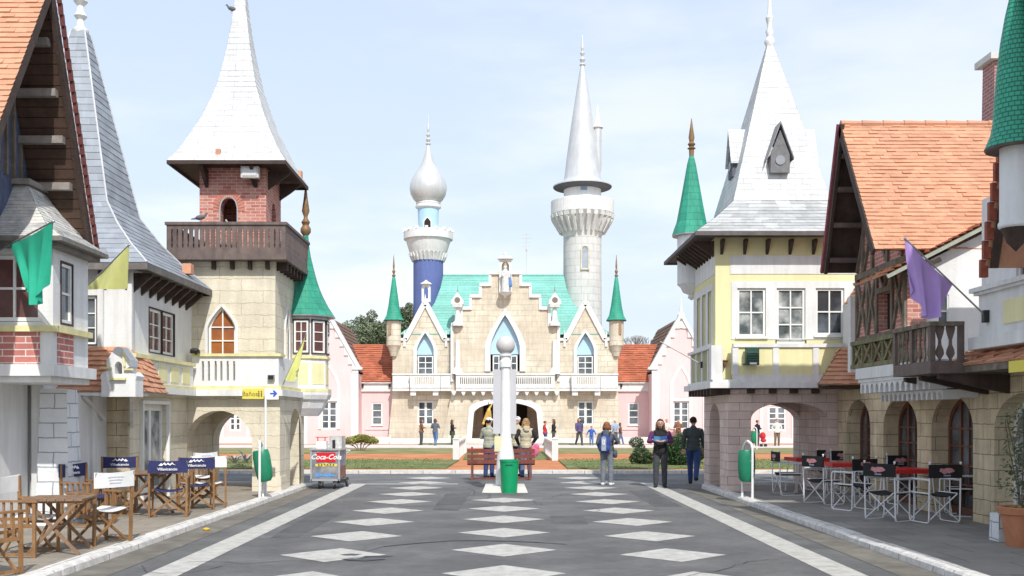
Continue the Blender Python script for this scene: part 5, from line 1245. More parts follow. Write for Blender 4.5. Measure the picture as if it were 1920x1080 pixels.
# ------------------------------------------------------------------ street furniture
def text_mesh(s, size, mat, M4, parent, name='lettering', shear=0, ext=.002, bold=0):
    cu = bpy.data.curves.new(name, 'FONT'); cu.body = s; cu.size = size; cu.extrude = ext; cu.align_x = 'CENTER'; cu.align_y = 'CENTER'
    cu.shear = shear; cu.offset = bold; cu.resolution_u = 3
    o = bpy.data.objects.new('t', cu); col.objects.link(o)
    dg = bpy.context.evaluated_depsgraph_get(); me = bpy.data.meshes.new_from_object(o.evaluated_get(dg)); bpy.data.objects.remove(o)
    me.transform(M4); me.materials.clear(); me.materials.append(mat); me.name = name
    q = bpy.data.objects.new(name, me); col.objects.link(q)
    if parent:
        q.parent = parent; q.matrix_parent_inverse = root_basis(parent).inverted()
    return q
def root_basis(o):
    m = o.matrix_basis.copy()
    return m
def face_cam(x, y, z, rz=0): return Matrix.Translation((x, y, z)) @ Matrix.Rotation(rz, 4, 'Z') @ Matrix.Rotation(R(90), 4, 'X')

# lamp post with globe, panels and plinth
lx, ly = X(948, 21.9), 21.9
t = thing('street_lamp', 'white lamp post with milky globe on a pale plinth in the road', 'street lamp', (lx, ly, 0))
m = MB(); m.frust(lx-.50, lx+.47, ly-.5, ly+.5, 0, lx-.44, lx+.41, ly-.44, ly+.44, .13); m.build('plinth', CONCRETE, t)
m = MB(); m.lathe((lx, ly, 0), [(.215, .13), (.215, .3), (.185, .75), (.16, .92), (.13, 1.1), (.112, 1.3), (.104, 2.3), (.095, 2.62), (.10, 2.66), (.13, 2.68), (.13, 2.80), (.10, 2.84), (.10, 2.90), (.135, 2.92), (.135, 2.96), (.07, 2.98)], 24); m.build('column', WHITE_MT, t, smooth=35)
m = MB(); m.ball((lx, ly, 3.15), (.205, .205, .205), 28, 18); m.build('globe', LAMPGL, t, smooth=60)
m = MB(); m.box(lx-.27, lx-.10, ly-.02, ly+.0, 1.24, 2.63); m.build('panel', M('grey_panel', (.50, .50, .53), .7, (2, .05)), t)
m = MB(); m.box(lx+.10, lx+.23, ly-.02, ly+.0, 1.24, 2.63); m.build('panel', bpy.data.materials['grey_panel'], t)
m = MB(); m.box(lx-.24, lx-.09, ly-.12, ly-.10, .86, 1.19); m.build('notice', M('pale_yellow_notice', (.70, .66, .42), .8), t)
m = MB()
bx, by = X(955, 21.42), 21.42
t = thing('litter_bin', 'bright green plastic bucket bin at the foot of the lamp post', 'litter bin', (bx, by, .0))
m.lathe((bx, by, 0), [(.165, .0), (.165, .02), (.20, .66), (.21, .66), (.21, .70), (.195, .70), (.19, .64), (.155, .03)], 28); m.build('bucket', BIN_B, t, smooth=40)
m = MB(); m.box(bx-.07, bx+.07, by-.215, by-.19, .60, .63); m.build('handle', BIN_G, t)

# bench, its back to the camera
t = thing('bench', 'long red-brown slatted bench behind the lamp post', 'bench', (X(940, 25.7), 25.7, 0))
x0, x1 = X(876, 25.7), X(1003, 25.7)
for z in (.74, .60, .47): 
    m = MB(); m.box(x0, x1, 25.70-(.74-z)*.15, 25.74-(.74-z)*.15, z-.05, z+.05); m.build('back_slat', BENCHW, t)
for k in range(4):
    m = MB(); m.box(x0, x1, 25.76+k*.11, 25.85+k*.11, .38, .41); m.build('seat_slat', BENCHW, t)
for x in (x0+.12, x1-.12):
    m = MB(); m.bar((x, 25.66, .0), (x, 25.76, .84), .05, .05); m.bar((x, 26.15, 0), (x, 26.12, .38), .05); m.bar((x, 25.7, .36), (x, 26.17, .36), .05, .04); m.bar((x, 25.68, .05), (x, 26.15, .05), .04); m.build('leg_frame', BENCHW, t)
m = MB(); m.box(x0+.1, x1-.1, 25.67, 25.70, .03, .07); m.build('stretcher', BENCHW, t)

# drinks cart
def cart():
    Y = 22.5; x0, x1, y1 = X(583, Y), X(636, Y), Y + .95
    t = thing('drinks_cart', 'grey drinks vending cart with red soft-drink label parked beside the left archway', 'vending cart', ((x0+x1)/2, Y, 0))
    BODY = M('scuffed_grey_panel', (.19, .20, .24), .55, (7, .35), c2=(.30, .29, .30)); STEEL = M('steel_trim', (.55, .56, .58), .35, (8, .1), metal=.6)
    m = MB(); m.box(x0, x1, Y, y1, .20, .86); m.build('body', BODY, t)
    m = MB(); m.box(x0-.03, x1+.03, Y-.03, y1+.02, .861, .90); m.box(x0-.015, x0+.02, Y-.012, Y+.02, .18, .86); m.box(x1-.02, x1+.015, Y-.012, Y+.02, .18, .86); m.box(x0, x1, Y-.012, Y-.001, .18, .22); m.build('lid', STEEL, t)
    m = MB(); m.box(x0+.12, x1-.08, Y-.012, Y-.002, .60, .81); lb = m.build('label', COKE, t)
    text_mesh('Coca-Cola', .155, LETTER, face_cam((x0+x1)/2+.02, Y-.016, .71), lb, shear=.35, bold=.003)
    random.seed(4); m = MB()
    for k in range(7): 
        a = x0 + .1 + k*.065; m.box(a, a+.09, Y-.008, Y-.002, .50+random.uniform(0,.03), .565+random.uniform(-.01, .02))
    m.build('yellow_print', SIGN_Y, t)
    m = MB()
    for k in range(6): 
        a = x0 + .1 + k*.07; m.box(a, a+.075, Y-.008, Y-.002, .265+random.uniform(0,.02), .32+random.uniform(0, .03))
    m.build('blue_print', M('blue_print', (.10, .30, .62), .7), t)
    m = MB(); m.box(x1+.001, x1+.012, Y+.1, y1-.1, .24, .50); m.build('side_panel', M('rusty_panel', (.28, .12, .08), .7, (6, .3)), t)
    m = MB(); m.box(x1-.28, x1, Y+.35, y1-.05, .901, 1.17); m.build('dispenser', M('mottled_steel', (.42, .43, .44), .45, (9, .3), metal=.3, c2=(.62, .62, .6)), t)
    m = MB(); m.box(x0+.10, x0+.32, Y+.1, Y+.35, .901, 1.03); m.box(x0+.10, x0+.32, Y+.1, Y+.35, 1.031, 1.06); m.build('cup_tray', WHITE_MT, t)
    m = MB(); m.box(x0+.12, x0+.14, Y+.12, Y+.14, 1.06, 1.14); m.box(x0+.28, x0+.30, Y+.12, Y+.14, 1.06, 1.14); m.box(x0+.08, x0+.34, Y+.1, Y+.3, 1.141, 1.155); m.build('rack', RED_PL, t)
    m = MB(); m.box(x1-.17, x1-.11, Y+.1, Y+.16, .901, 1.09); m.build('tap', BLACKMT, t)
    def wheel(p, r, ax):
        ax = Vector(ax); m = MB(); p = Vector(p); m.tube(p - ax*.025, p + ax*.025, r, r, 20); w = m.build('wheel', BLACKMT, t); m = MB(); m.tube(p - ax*.03, p + ax*.03, r*.45, r*.45, 12); m.build('hub', GREYMT, w)
    wheel((x0+.18, Y+.1, .09), .09, (1, 0, 0)); wheel((x1-.12, Y+.08, .09), .09, (.96, .28, 0)); wheel((x1+.06, Y+.75, .11), .11, (1, 0, 0)); wheel((x0+.1, Y+.8, .09), .09, (1, 0, 0))
    for xx in (x0+.18, x1-.12): m = MB(); m.bar((xx+.04, Y+.1, .2), (xx+.04, Y+.1, .08), .03); m.build('fork', STEEL, t)
    m = MB(); m.path([(x1, y1, .75), (x1+.05, y1+.35, .82), (x0, y1+.35, .82), (x0, y1, .75)], .015, 8); m.build('push_handle', STEEL, t)
    m = MB(); m.bar((x1-.05, Y+.2, .16), (x1+.04, Y+.8, .14), .06, .08); m.build('chassis', BLACKMT, t)
cart()

# hanging pod bins on hooped pipes
def podbin(x, y, rz, label, tilt=0, z0=PZ, s=1.0):
    t = thing('hanging_bin', label, 'litter bin', (0, 0, 0))
    m = MB(); pr = [(.02, .30), (.10, .31), (.145, .37), (.165, .55), (.165, .78), (.15, .88), (.14, .90), (.13, .88), (.03, .86)]
    m.lathe((0, 0, 0), pr, 24, 0, .8); o = m.build('pod', BIN_G, t, smooth=40)
    if tilt: o.data.transform(Matrix.Translation((0,0,.9)) @ Matrix.Rotation(tilt, 4, 'Y') @ Matrix.Translation((0,0,-.9)))
    m = MB(); m.path([(.05, -.15, 0), (.05, -.15, .94), (.04, -.12, 1.02), (.0, -.06, 1.07), (-.0, .02, 1.05), (-.01, .1, .98), (-.01, .16, .85), (-.02, .16, 0)], .024, 10); m.build('hoop', WHITE_MT, t)
    m = MB(); m.bar((.05, -.14, .7), (.0, -.10, .7), .03); m.build('clamp', GREYMT, t)
    t.location = (x, y, z0); t.rotation_euler = (0, 0, rz); t.scale = (s, s, s)
    return t
podbin(X(487, 18.9), 18.95, R(-10), 'green hanging bin on white hoop in front of the left archway pillar', R(-10))
podbin(X(1401, 18.95), 19.0, R(10), 'green rounded hanging bin on white hoop by the pinkish right pillar')
podbin(X(1414, 48), 48.0, R(20), 'small green bin on white hoop far off through the right archway', 0, .05)

# direction sign
sy = 19.3; sx = X(498, sy)
t = thing('direction_sign', 'white pole with yellow toilet sign and white plate with blue arrow', 'sign', (sx, sy, PZ))
m = MB(); m.tube((sx, sy, PZ), (sx, sy, Z(728, sy)), .022, .022, 12); m.build('pole', WHITE_MT, t)
m = MB(); m.box(X(455, sy), X(495, sy), sy-.03, sy-.015, Z(748, sy), Z(729, sy)); q = m.build('yellow_plate', SIGN_Y, t)
text_mesh('Baños', .125, M('sign_dark_text', (.20, .16, .05), .8, None, None), face_cam(X(469.5, sy), sy-.033, Z(739, sy)), q)
m = MB()
for px in (486, 491): m.ball((X(px, sy), sy-.034, Z(734, sy)), (.014, .004, .014), 10, 6); m.box(X(px, sy)-.013, X(px, sy)+.013, sy-.036, sy-.031, Z(744, sy), Z(736, sy))
m.build('pictogram', bpy.data.materials['sign_dark_text'], q)
m = MB(); m.box(X(500, sy), X(523, sy), sy-.03, sy-.015, Z(749, sy), Z(729, sy)); q = m.build('white_plate', LETTER, t)
m = MB(); ax, az_ = X(507, sy), Z(738, sy); P = Pl('Y', sy-.031); P.plate(m, 0, .004, [(ax, az_+.015), (ax+.075, az_+.015), (ax+.05, az_+.06), (ax+.085, az_+.06), (ax+.14, az_), (ax+.085, az_-.06), (ax+.05, az_-.06), (ax+.075, az_-.015), (ax, az_-.015)]); m.build('arrow', SIGN_B, q)

# ------------------------------------------------------------------ director's chairs and tables
def wood_chair(label, cloth_mat, wood, logo=None, seat_mat=None):
    t = thing('director_chair', label, 'chair', (0, 0, 0)); w, d = .27, .21
    for s in (-1, 1):
        for y in (-d, d):
            m = MB(); top = .86 if y < 0 else .60; m.bar((s*w, y, 0), (s*w, y - (.03 if y < 0 else 0), top), .03, .035); m.build('leg', wood, t)
        m = MB(); m.box(s*w-.028, s*w+.028, -d-.03, d+.04, .60, .622); m.build('armrest', wood, t)
        m = MB(); m.box(s*w-.012, s*w+.012, -d+.02, d-.02, .325, .365); m2 = MB(); m2.box(s*w-.012, s*w+.012, -d+.02, d-.02, .02, .05); m2.build('foot_rail', wood, t)
        for k in range(4): y = -d + .085*(k+1); m.box(s*w-.008, s*w+.008, y-.012, y+.012, .365, .60)
        m.build('side_slats', wood, t)
        m = MB(); m.box(s*(w-.05)-.014, s*(w-.05)+.014, -d, d, .40, .43); m.build('seat_rail', wood, t)
    for y in (-d+.05, d-.05):
        for s in (-1, 1):
            m = MB(); m.bar((s*(w-.02), y + s*.012, .04), (-s*(w-.05), y + s*.012, .41), .028, .02, up=(0,1,0)); m.build('cross_brace', wood, t)
    m = MB(); n = 6       # sagging canvas seat
    rows = [( -w+.05 + (2*w-.1)*k/n, .43 - .035*math.sin(math.pi*k/n)) for k in range(n+1)]
    for (a, za), (b, zb) in zip(rows[:-1], rows[1:]):
        m.add([(a, -d, za), (b, -d, zb), (b, d, zb), (a, d, za), (a, -d, za-.012), (b, -d, zb-.012), (b, d, zb-.012), (a, d, za-.012)], [(0,1,2,3), (4,5,6,7), (0,1,5,4), (2,3,7,6)])
    m.build('seat', seat_mat or cloth_mat, t)
    m = MB(); n = 8; sag = .02
    for k in range(n):
        a = -w-.02 + (2*w+.04)*k/n; b = -w-.02 + (2*w+.04)*(k+1)/n; ya = -d-.045-sag*math.sin(math.pi*k/n); yb = -d-.045-sag*math.sin(math.pi*(k+1)/n)
        za = .015*math.sin(math.pi*k/n); zb = .015*math.sin(math.pi*(k+1)/n)
        m.add([(a, ya, .68), (b, yb, .68), (b, yb, .87-zb), (a, ya, .87-za), (a, ya+.02, .68), (b, yb+.02, .68), (b, yb+.02, .87-zb), (a, ya+.02, .87-za)], [(0,1,2,3), (4,5,6,7), (0,1,5,4), (2,3,7,6), (0,3,7,4), (1,2,6,5)])
    b_ = m.build('backrest', cloth_mat, t)
    if logo == 'navy':
        for s, yy in ((1, -d-.076), (-1, -d-.035)):
            m = MB(); pts = [(-.13, .79), (-.09, .83), (-.075, .81), (-.04, .84), (-.02, .81), (.01, .835), (.035, .81), (.07, .84), (.09, .81), (.125, .795), (.09, .80), (.07, .815), (.04, .79), (.0, .81), (-.03, .79), (-.05, .815), (-.08, .785)]
            pl = Pl('Y', yy, -s); pl.plate(m, -.004, .003, pts); m.build('mountain_print', LETTER, b_)
            text_mesh('Villavicencio', .058, LETTER, Matrix.Translation((0, yy - s*.002, .735)) @ (Matrix.Rotation(math.pi if s < 0 else 0, 4, 'Z')) @ Matrix.Rotation(R(90), 4, 'X'), b_, bold=.0008)
    if logo == 'pale':
        text_mesh('BIZCANT', .07, GREYLETTER, Matrix.Translation((0, -d-.074, .80)) @ Matrix.Rotation(R(90), 4, 'X'), b_) if False else None
        m = MB()
        for k in range(3): m.box(-.12+.01*k, .11-.02*k, -d-.069, -d-.060, .80-.035*k, .815-.035*k)
        m.build('faded_print', M('faded_print', (.62, .63, .67), .9, (40, .3), None) if 'faded_print' not in bpy.data.materials else bpy.data.materials['faded_print'], b_)
    return t
def wood_table(label, s=.62, h=.62):
    t = thing('folding_table', label, 'table', (0, 0, 0)); m = MB()
    n = 7
    for k in range(n): m.box(-s/2 + s*k/n + .003, -s/2 + s*(k+1)/n - .003, -s/2, s/2, h-.022, h)
    m.box(-s/2, s/2, -s/2+.04, -s/2+.08, h-.045, h-.023); m.box(-s/2, s/2, s/2-.08, s/2-.04, h-.045, h-.023); m.build('tabletop', CHAIRWOOD2, t)
    for y in (-s/2+.06, s/2-.06):
        for sg in (-1, 1): m = MB(); m.bar((sg*s*.42, y + sg*.014, 0), (-sg*s*.38, y + sg*.014, h-.045), .035, .022, up=(0,1,0)); m.build('leg', CHAIRWOOD2, t)
    m = MB(); m.box(-.02, .02, -s/2+.08, s/2-.08, h*.46, h*.5); m.build('stretcher', CHAIRWOOD2, t)
    return t
def at(px, y, z=PZ):                 # where a foot seen at photo (px, y) stands on the pavement
    Y = (1.6-z)*1900/(y-782); return X(px, Y), Y
navy = wood_chair('navy director chair nearest the kerb at the farther wooden table, its back to the camera', CANVAS_N, CHAIRWOOD, 'navy')
white = wood_chair('varnished director chair with white back beside the nearer wooden table', CANVAS_W, CHAIRWOOD, 'pale')
GN, GW = 'navy-backed director chairs on the left pavement', 'white-backed director chairs on the left pavement'
def put(o, px, y, ang, **k):
    x, Y = at(px, y); o.location = (x, Y, PZ); o.rotation_euler = (0, 0, R(ang)); return o
navy['group'] = GN; white['group'] = GW
put(navy, 318, 968, 12); put(white, 188, 1018, 62)
x, Y = at(366, 955); dup(navy, (x, Y, PZ), R(22), 'navy director chair between the nearest navy chair and the white chair by the arch', GN)
x, Y = at(222, 957); dup(navy, (x, Y, PZ), R(196), 'navy director chair facing the camera behind the farther wooden table', GN)
x, Y = at(165, 985); dup(navy, (x, Y, PZ), R(255), 'navy director chair seen edge-on beside the white stone pier', GN)
x, Y = at(392, 950); dup(white, (x, Y, PZ), R(15), 'white-backed director chair nearest the left archway', GW)
x, Y = at(368, 935); dup(white, (x, Y, PZ), R(60), 'white-backed director chair farthest from the camera, turned beside the arch', GW)
x, Y = at(52, 1040); dup(white, (x, Y, PZ), R(-92), 'white-backed director chair facing right at the left side of the nearer table', GW)
x, Y = at(-32, 1078); dup(white, (x, Y, PZ), R(-28), 'white-backed director chair cut off by the bottom left corner', GW)
# x, Y = at(28, 1010); dup(white, (x, Y, PZ), R(165), 'white-backed director chair facing the camera behind the nearer table', GW)
x, Y = at(285, 930); dup(white, (x, Y, PZ), R(185), 'white-backed director chair behind the farther table in front of the glazed door', GW)
tb = wood_table('nearer small folding wooden table, close to the kerb', .66); tb.location = (X(112, 11.4), 11.4, PZ); tb.rotation_euler = (0, 0, R(8))
x, Y = at(272, 965); dup(tb, (x, Y, PZ), R(-6), 'farther folding wooden table ringed by navy and white chairs').scale = (1.15, 1.15, 1.08)
tb['group'] = 'folding wooden tables on the left pavement'
for o in scn.objects:
    if o.name.startswith('folding_table'): o['group'] = 'folding wooden tables on the left pavement'

def metal_chair(label):
    t = thing('folding_chair', label, 'chair', (0, 0, 0)); w, d = .25, .23; r = .0115
    for s in (-1, 1):
        m = MB(); x = s*w
        m.path([(x, -d+.05, 0), (x, d-.05, 0), (x, d-.01, .02), (x, d, .06), (x, d, .56), (x, d-.01, .60), (x, d-.05, .615), (x, -d, .615)], r, 8)
        m.path([(x, -d+.05, 0), (x, -d+.01, .02), (x, -d, .06), (x, -d-.02, .86)], r, 8); m.ball((x, -d-.02, .865), (.018,)*3, 10, 6); m.build('side_frame', WHITE_MT, t)
        m = MB(); m.box(x-.02, x+.02, -d+.02, d-.03, .618, .635); m.build('armrest', WHITE_MT, t)
        m = MB(); m.tube((x*.86, -d+.02, .42), (x*.86, d-.02, .42), r, r, 8); m.build('seat_rail', WHITE_MT, t)
    for y in (-d+.02, d-.02):
        for s in (-1, 1): m = MB(); m.tube((s*w, y + s*.012, .03), (-s*w*.86, y + s*.012, .42), .009, .009, 8); m.build('cross_brace', WHITE_MT, t)
    m = MB(); n = 6; rows = [(-w*.86 + 2*w*.86*k/n, .425 - .045*math.sin(math.pi*k/n)) for k in range(n+1)]
    for (a, za), (b, zb) in zip(rows[:-1], rows[1:]):
        m.add([(a, -d+.02, za), (b, -d+.02, zb), (b, d-.02, zb), (a, d-.02, za), (a, -d+.02, za-.012), (b, -d+.02, zb-.012), (b, d-.02, zb-.012), (a, d-.02, za-.012)], [(0,1,2,3), (4,5,6,7), (0,1,5,4), (2,3,7,6)])
    m.build('seat', CANVAS_K, t)
    m = MB(); n = 8
    for k in range(n):
        a = -w-.015 + (2*w+.03)*k/n; b = -w-.015 + (2*w+.03)*(k+1)/n; f = lambda q: -d-.035-.02*math.sin(math.pi*q/n)
        m.add([(a, f(k), .65), (b, f(k+1), .65), (b, f(k+1), .84), (a, f(k), .84), (a, f(k)+.02, .65), (b, f(k+1)+.02, .65), (b, f(k+1)+.02, .84), (a, f(k)+.02, .84)], [(0,1,2,3), (4,5,6,7), (0,1,5,4), (2,3,7,6), (0,3,7,4), (1,2,6,5)])
    b_ = m.build('backrest', CANVAS_K, t); random.seed(9)
    for s, yy in ((1, -d-.058), (-1, -d-.024)):
        m = MB(); pl = Pl('Y', yy, -s)
        pts = [(.13*math.cos(R(15*k))*random.uniform(.8, 1.1), .755 + .045*math.sin(R(15*k))*random.uniform(.6, 1.25)) for k in range(24)]
        pl.plate(m, -.004, .002, pts); m.build('emblem', PINKLETTER, b_)
        m = MB(); pl.box(m, -.05, .06, .675, .695, -.004, .003); m.build('emblem_bar', GREYLETTER, b_)
    return t
mc = metal_chair('white tube chair with black sling, nearest the camera, its back toward the kerb'); GM = 'white tubular chairs with black slings on the right pavement'; mc['group'] = GM
put(mc, 1752, 978, 12)
for px, y, a, lab in [(1668, 975, -55, 'white tube chair side-on at the front left of the nearest red table'),
                      (1806, 966, 75, 'white tube chair on the right of the nearest red table by the arcade pier'),
                      (1700, 945, 180, 'white tube chair facing the camera behind the nearest red table'),
                      (1600, 955, 25, 'white tube chair with its back to the camera between the two nearer red tables'),
                      (1635, 932, 110, 'white tube chair on the right side of the middle red table'),
                      (1545, 944, -65, 'white tube chair side-on at the front left of the middle red table'),
                      (1590, 925, 185, 'white tube chair facing the camera behind the middle red table'),
                      (1540, 918, 15, 'white tube chair in front of the farthest red table'),
                      (1478, 927, -88, 'white tube chair side-on, farthest left by the pinkish archway'),
                      (1535, 905, 175, 'white tube chair facing the camera behind the farthest red table')]:
    x, Y = at(px, y); dup(mc, (x, Y, PZ), R(a), lab, GM)
def red_table(label):
    t = thing('red_table', label, 'table', (0, 0, 0)); m = MB(); s = .34
    m.box(-s, s, -s, s, .675, .70); m.box(-s, s, -s, -s+.02, .63, .675); m.box(-s, s, s-.02, s, .63, .675); m.box(-s, -s+.02, -s, s, .63, .675); m.box(s-.02, s, -s, s, .63, .675); m.build('tabletop', RED_PL, t)
    for a, b in ((-1, -1), (1, -1), (1, 1), (-1, 1)): m = MB(); m.tube((a*s*.95, b*s*.95, 0), (a*s*.8, b*s*.8, .64), .012, .012, 8); m.build('leg', WHITE_MT, t)
    t['group'] = 'red tables on the right pavement'
    return t
rt = red_table('nearest red table among the white tube chairs'); x, Y = at(1700, 960); rt.location = (x, Y, PZ); rt.rotation_euler = (0, 0, R(6))
x, Y = at(1588, 940); dup(rt, (x, Y, PZ), R(-4), 'middle red table among the white tube chairs')
x, Y = at(1512, 922); dup(rt, (x, Y, PZ), R(5), 'farthest red table, beside the pinkish archway')

# ------------------------------------------------------------------ flags
def flag(name, label, mount, tip, tops, bots, mat, amp, folds, n=22, polemat=GREYMT, phase=0.):
    """cloth hung from a pole; tops = positions along the pole, bots = bottom edge points"""
    mount = Vector(mount); tip = Vector(tip); t = thing(name, label, 'flag', tuple(mount))
    m = MB(); m.tube(mount, tip, .012, .010, 8); m.ball(tip, (.02,)*3, 8, 6); m.build('pole', polemat, t)
    a = mount.lerp(tip, tops[0]); b = mount.lerp(tip, tops[1]); d = (b-a).normalized(); nrm = Vector((d.y, -d.x, 0)).normalized()
    B = [Vector(p) for p in bots]; m = MB(); vs = []
    def bot(u):
        k = u*(len(B)-1); i = min(int(k), len(B)-2); return B[i].lerp(B[i+1], k-i)
    N = n*2
    for j in range(n+1):
        v = j/n
        for i in range(N+1):
            u = i/N; p = a.lerp(b, u).lerp(bot(u), v)
            w = math.sin(2*math.pi*folds*u + phase + 1.3*v)*amp*(v**.7) + math.sin(2*math.pi*folds*2.3*u + 2 + 3*v)*amp*.3*v
            p = p + nrm*w + Vector((0, 0, -.03*math.sin(math.pi*u)*(1-v)))
            vs.append(p)
    k = len(vs); vs += [p + nrm*.003 for p in vs]; fs = []
    for j in range(n):
        for i in range(N):
            q = j*(N+1)+i; fs += [(q, q+1, q+N+2, q+N+1), (k+q, k+q+N+1, k+q+N+2, k+q+1)]
    m.add(vs, fs); m.build('cloth', mat, t, smooth=80, recalc=False)
    return t
def W(px, py, Y): return (X(px, Y), Y, Z(py, Y))
flag('flag', 'green flag hanging from a slanting pole in front of the brick bay', (-6.6, 13.1, 3.72), W(100, 415, 11.7), (.30, 1), [W(56, 540, 12.0), W(63, 574, 11.95), W(74, 568, 11.9), W(84, 530, 11.85)], FL_G, .05, 2.6)
flag('flag', 'pale yellow flag flying in front of the slate-roofed house', (-6.98, 16.7, Z(550, 16.7)), W(242, 459, 15.1), (.10, 1), [W(156, 545, 16.3), W(180, 541, 16), W(205, 543, 15.6), W(234, 541, 15.2)], FL_Y, .05, 1.6)
flag('flag', 'limp yellow-green flag hanging at the corner of the stone tower balustrade', W(530, 722, 20.7), W(574, 627, 20.2), (.62, 1), [W(537, 712, 20.45), W(545, 718, 20.4), W(552, 714, 20.35), W(562, 690, 20.3)], FL_Y, .04, 2.2)
flag('flag', 'purple flag drooping from a long pole on the right white house', (6.33, 13.3, 2.92), W(1697, 447, 12.88), (.42, 1), [W(1765, 592, 13.0), W(1745, 598, 13.0), W(1727, 590, 12.95), W(1716, 545, 12.9)], FL_P, .085, 2.1, phase=.6)
p = MB(); 

# ------------------------------------------------------------------ small fittings on the buildings (each its own thing: they hang from the walls)
def small(name, label, cat, parts, group=None):
    t = thing(name, label, cat, tuple(parts[0][3]) if len(parts[0]) > 3 else (0, 0, 0))
    for nm, mb, mt in [q[:3] for q in parts]: mb.build(nm, mt, t)
    return t
Yb = 21.1
a = MB(); a.box(X(455, Yb), X(488, Yb), Yb-.16, Yb-.02, Z(336, Yb), Z(315, Yb)); b = MB(); b.box(X(458, Yb), X(485, Yb), Yb-.175, Yb-.161, Z(333, Yb), Z(318, Yb)); c = MB(); c.bar((X(472, Yb), Yb-.05, Z(337, Yb)), (X(472, Yb), Yb+.18, Z(345, Yb)), .03)
small('floodlight', 'pale square floodlight under the eave of the brick tower top', 'floodlight', [('housing', a, CONCRETE), ('glass', b, M('floodlight_glass', (.6, .6, .6), .2)), ('arm', c, WOOD_DK)])
Yb = 20.58
a = MB(); a.box(X(1396, Yb), X(1420, Yb), Yb-.16, Yb-.03, Z(685, Yb), Z(652, Yb)); b = MB()
for k in range(5): b.box(X(1398, Yb), X(1418, Yb), Yb-.175, Yb-.161, Z(681-k*4.6, Yb), Z(679-k*4.6, Yb))
c = MB(); c.bar((X(1394, Yb), Yb-.08, Z(683, Yb)), (X(1394, Yb), Yb+.05, Z(683, Yb)), .02); d = MB(); d.box(X(1402, Yb), X(1415, Yb), Yb-.18, Yb-.161, Z(684, Yb), Z(680.5, Yb))
small('green_wall_lamp', 'dark green louvred lamp box on the yellow parapet', 'lamp', [('housing', a, M('dark_green_metal', (.025, .07, .05), .5, (8, .2))), ('louvre', b, M('louvre_green', (.06, .13, .10), .5)), ('bracket', c, BLACKMT), ('lens', d, WHITE_MT)])
a = MB(); Pl('Y', 20.88).plate(a, .0, .09, [(X(1352, 20.9), Z(677, 20.9)), (X(1363, 20.9), Z(677, 20.9)), (X(1357.5, 20.9), Z(690, 20.9))]); b = MB(); b.box(X(1352, 20.9)-.01, X(1363, 20.9)+.01, 20.77, 20.885, Z(677, 20.9)+.001, Z(675.5, 20.9))
small('wall_planter', 'tiny dark triangular holder on the yellow corner wall', 'planter', [('holder', a, DOORWOOD), ('rim', b, BRASS)])
a = MB(); a.box(X(503, 20.66), X(515, 20.66), 20.6, 20.68, Z(712, 20.66), Z(703, 20.66)); b = MB(); b.box(X(504, 20.66), X(514, 20.66), 20.59, 20.599, Z(711, 20.66), Z(704, 20.66))
small('speaker_box', 'small dark box fixed to the white balustrade under the yellow-green flag', 'speaker', [('case', a, GREYMT), ('grille', b, BLACKMT)])
a = MB(); a.ball((X(364, 20.5), 20.55, Z(657, 20.5)), (.10, .10, .05), 14, 8); a.box(X(356, 20.5), X(372, 20.5), 20.5, 20.62, Z(662, 20.5), Z(658, 20.5)); b = MB(); b.bar((X(364, 20.5), 20.6, Z(662, 20.5)), (X(364, 20.5), 20.7, Z(664, 20.5)), .03)
small('floodlight', 'small black floodlight on the rail left of the pointed amber window', 'floodlight', [('housing', a, BLACKMT), ('foot', b, BLACKMT)])
a = MB(); a.tube((X(1237, 21.5), 21.5, Z(640, 21.5)), (4.2, 21.5, Z(684, 21.5)), .010, .012, 8); b = MB(); b.box(4.17, 4.21, 21.46, 21.54, Z(690, 21.5), Z(678, 21.5))
small('flagpole', 'bare thin flagpole slanting out from the yellow house parapet', 'flagpole', [('pole', a, GREYMT), ('bracket', b, BLACKMT)])
a = MB(); a.tube((X(987, 66), 66, 6), (X(987, 66), 66, Z(437, 66)), .03, .02, 6)
for k in range(4): a.tube((X(987, 66)-.35+.04*k, 66, Z(440+k*7, 66)), (X(987, 66)+.35-.04*k, 66, Z(440+k*7, 66)), .012, .012, 5)
b = MB(); b.box(X(987, 66)-.06, X(987, 66)+.06, 65.94, 66.06, Z(470, 66), Z(462, 66))
small('antenna', 'thin aerial mast rising behind the castle roof', 'antenna', [('mast', a, CONCRETE), ('clamp', b, CONCRETE)])
a = MB(); a.lathe((X(387, 14.25), 14.25, 0), [(.01, .005), (.045, .012), (.05, .03), (.02, .045)], 7); o = a.build('fallen_leaf', M('yellow_leaf', (.62, .40, .04), .7)); tag(o, 'crumpled yellow leaf lying in the gutter of the left kerb', 'leaf'); o.location = (0, 0, 0)

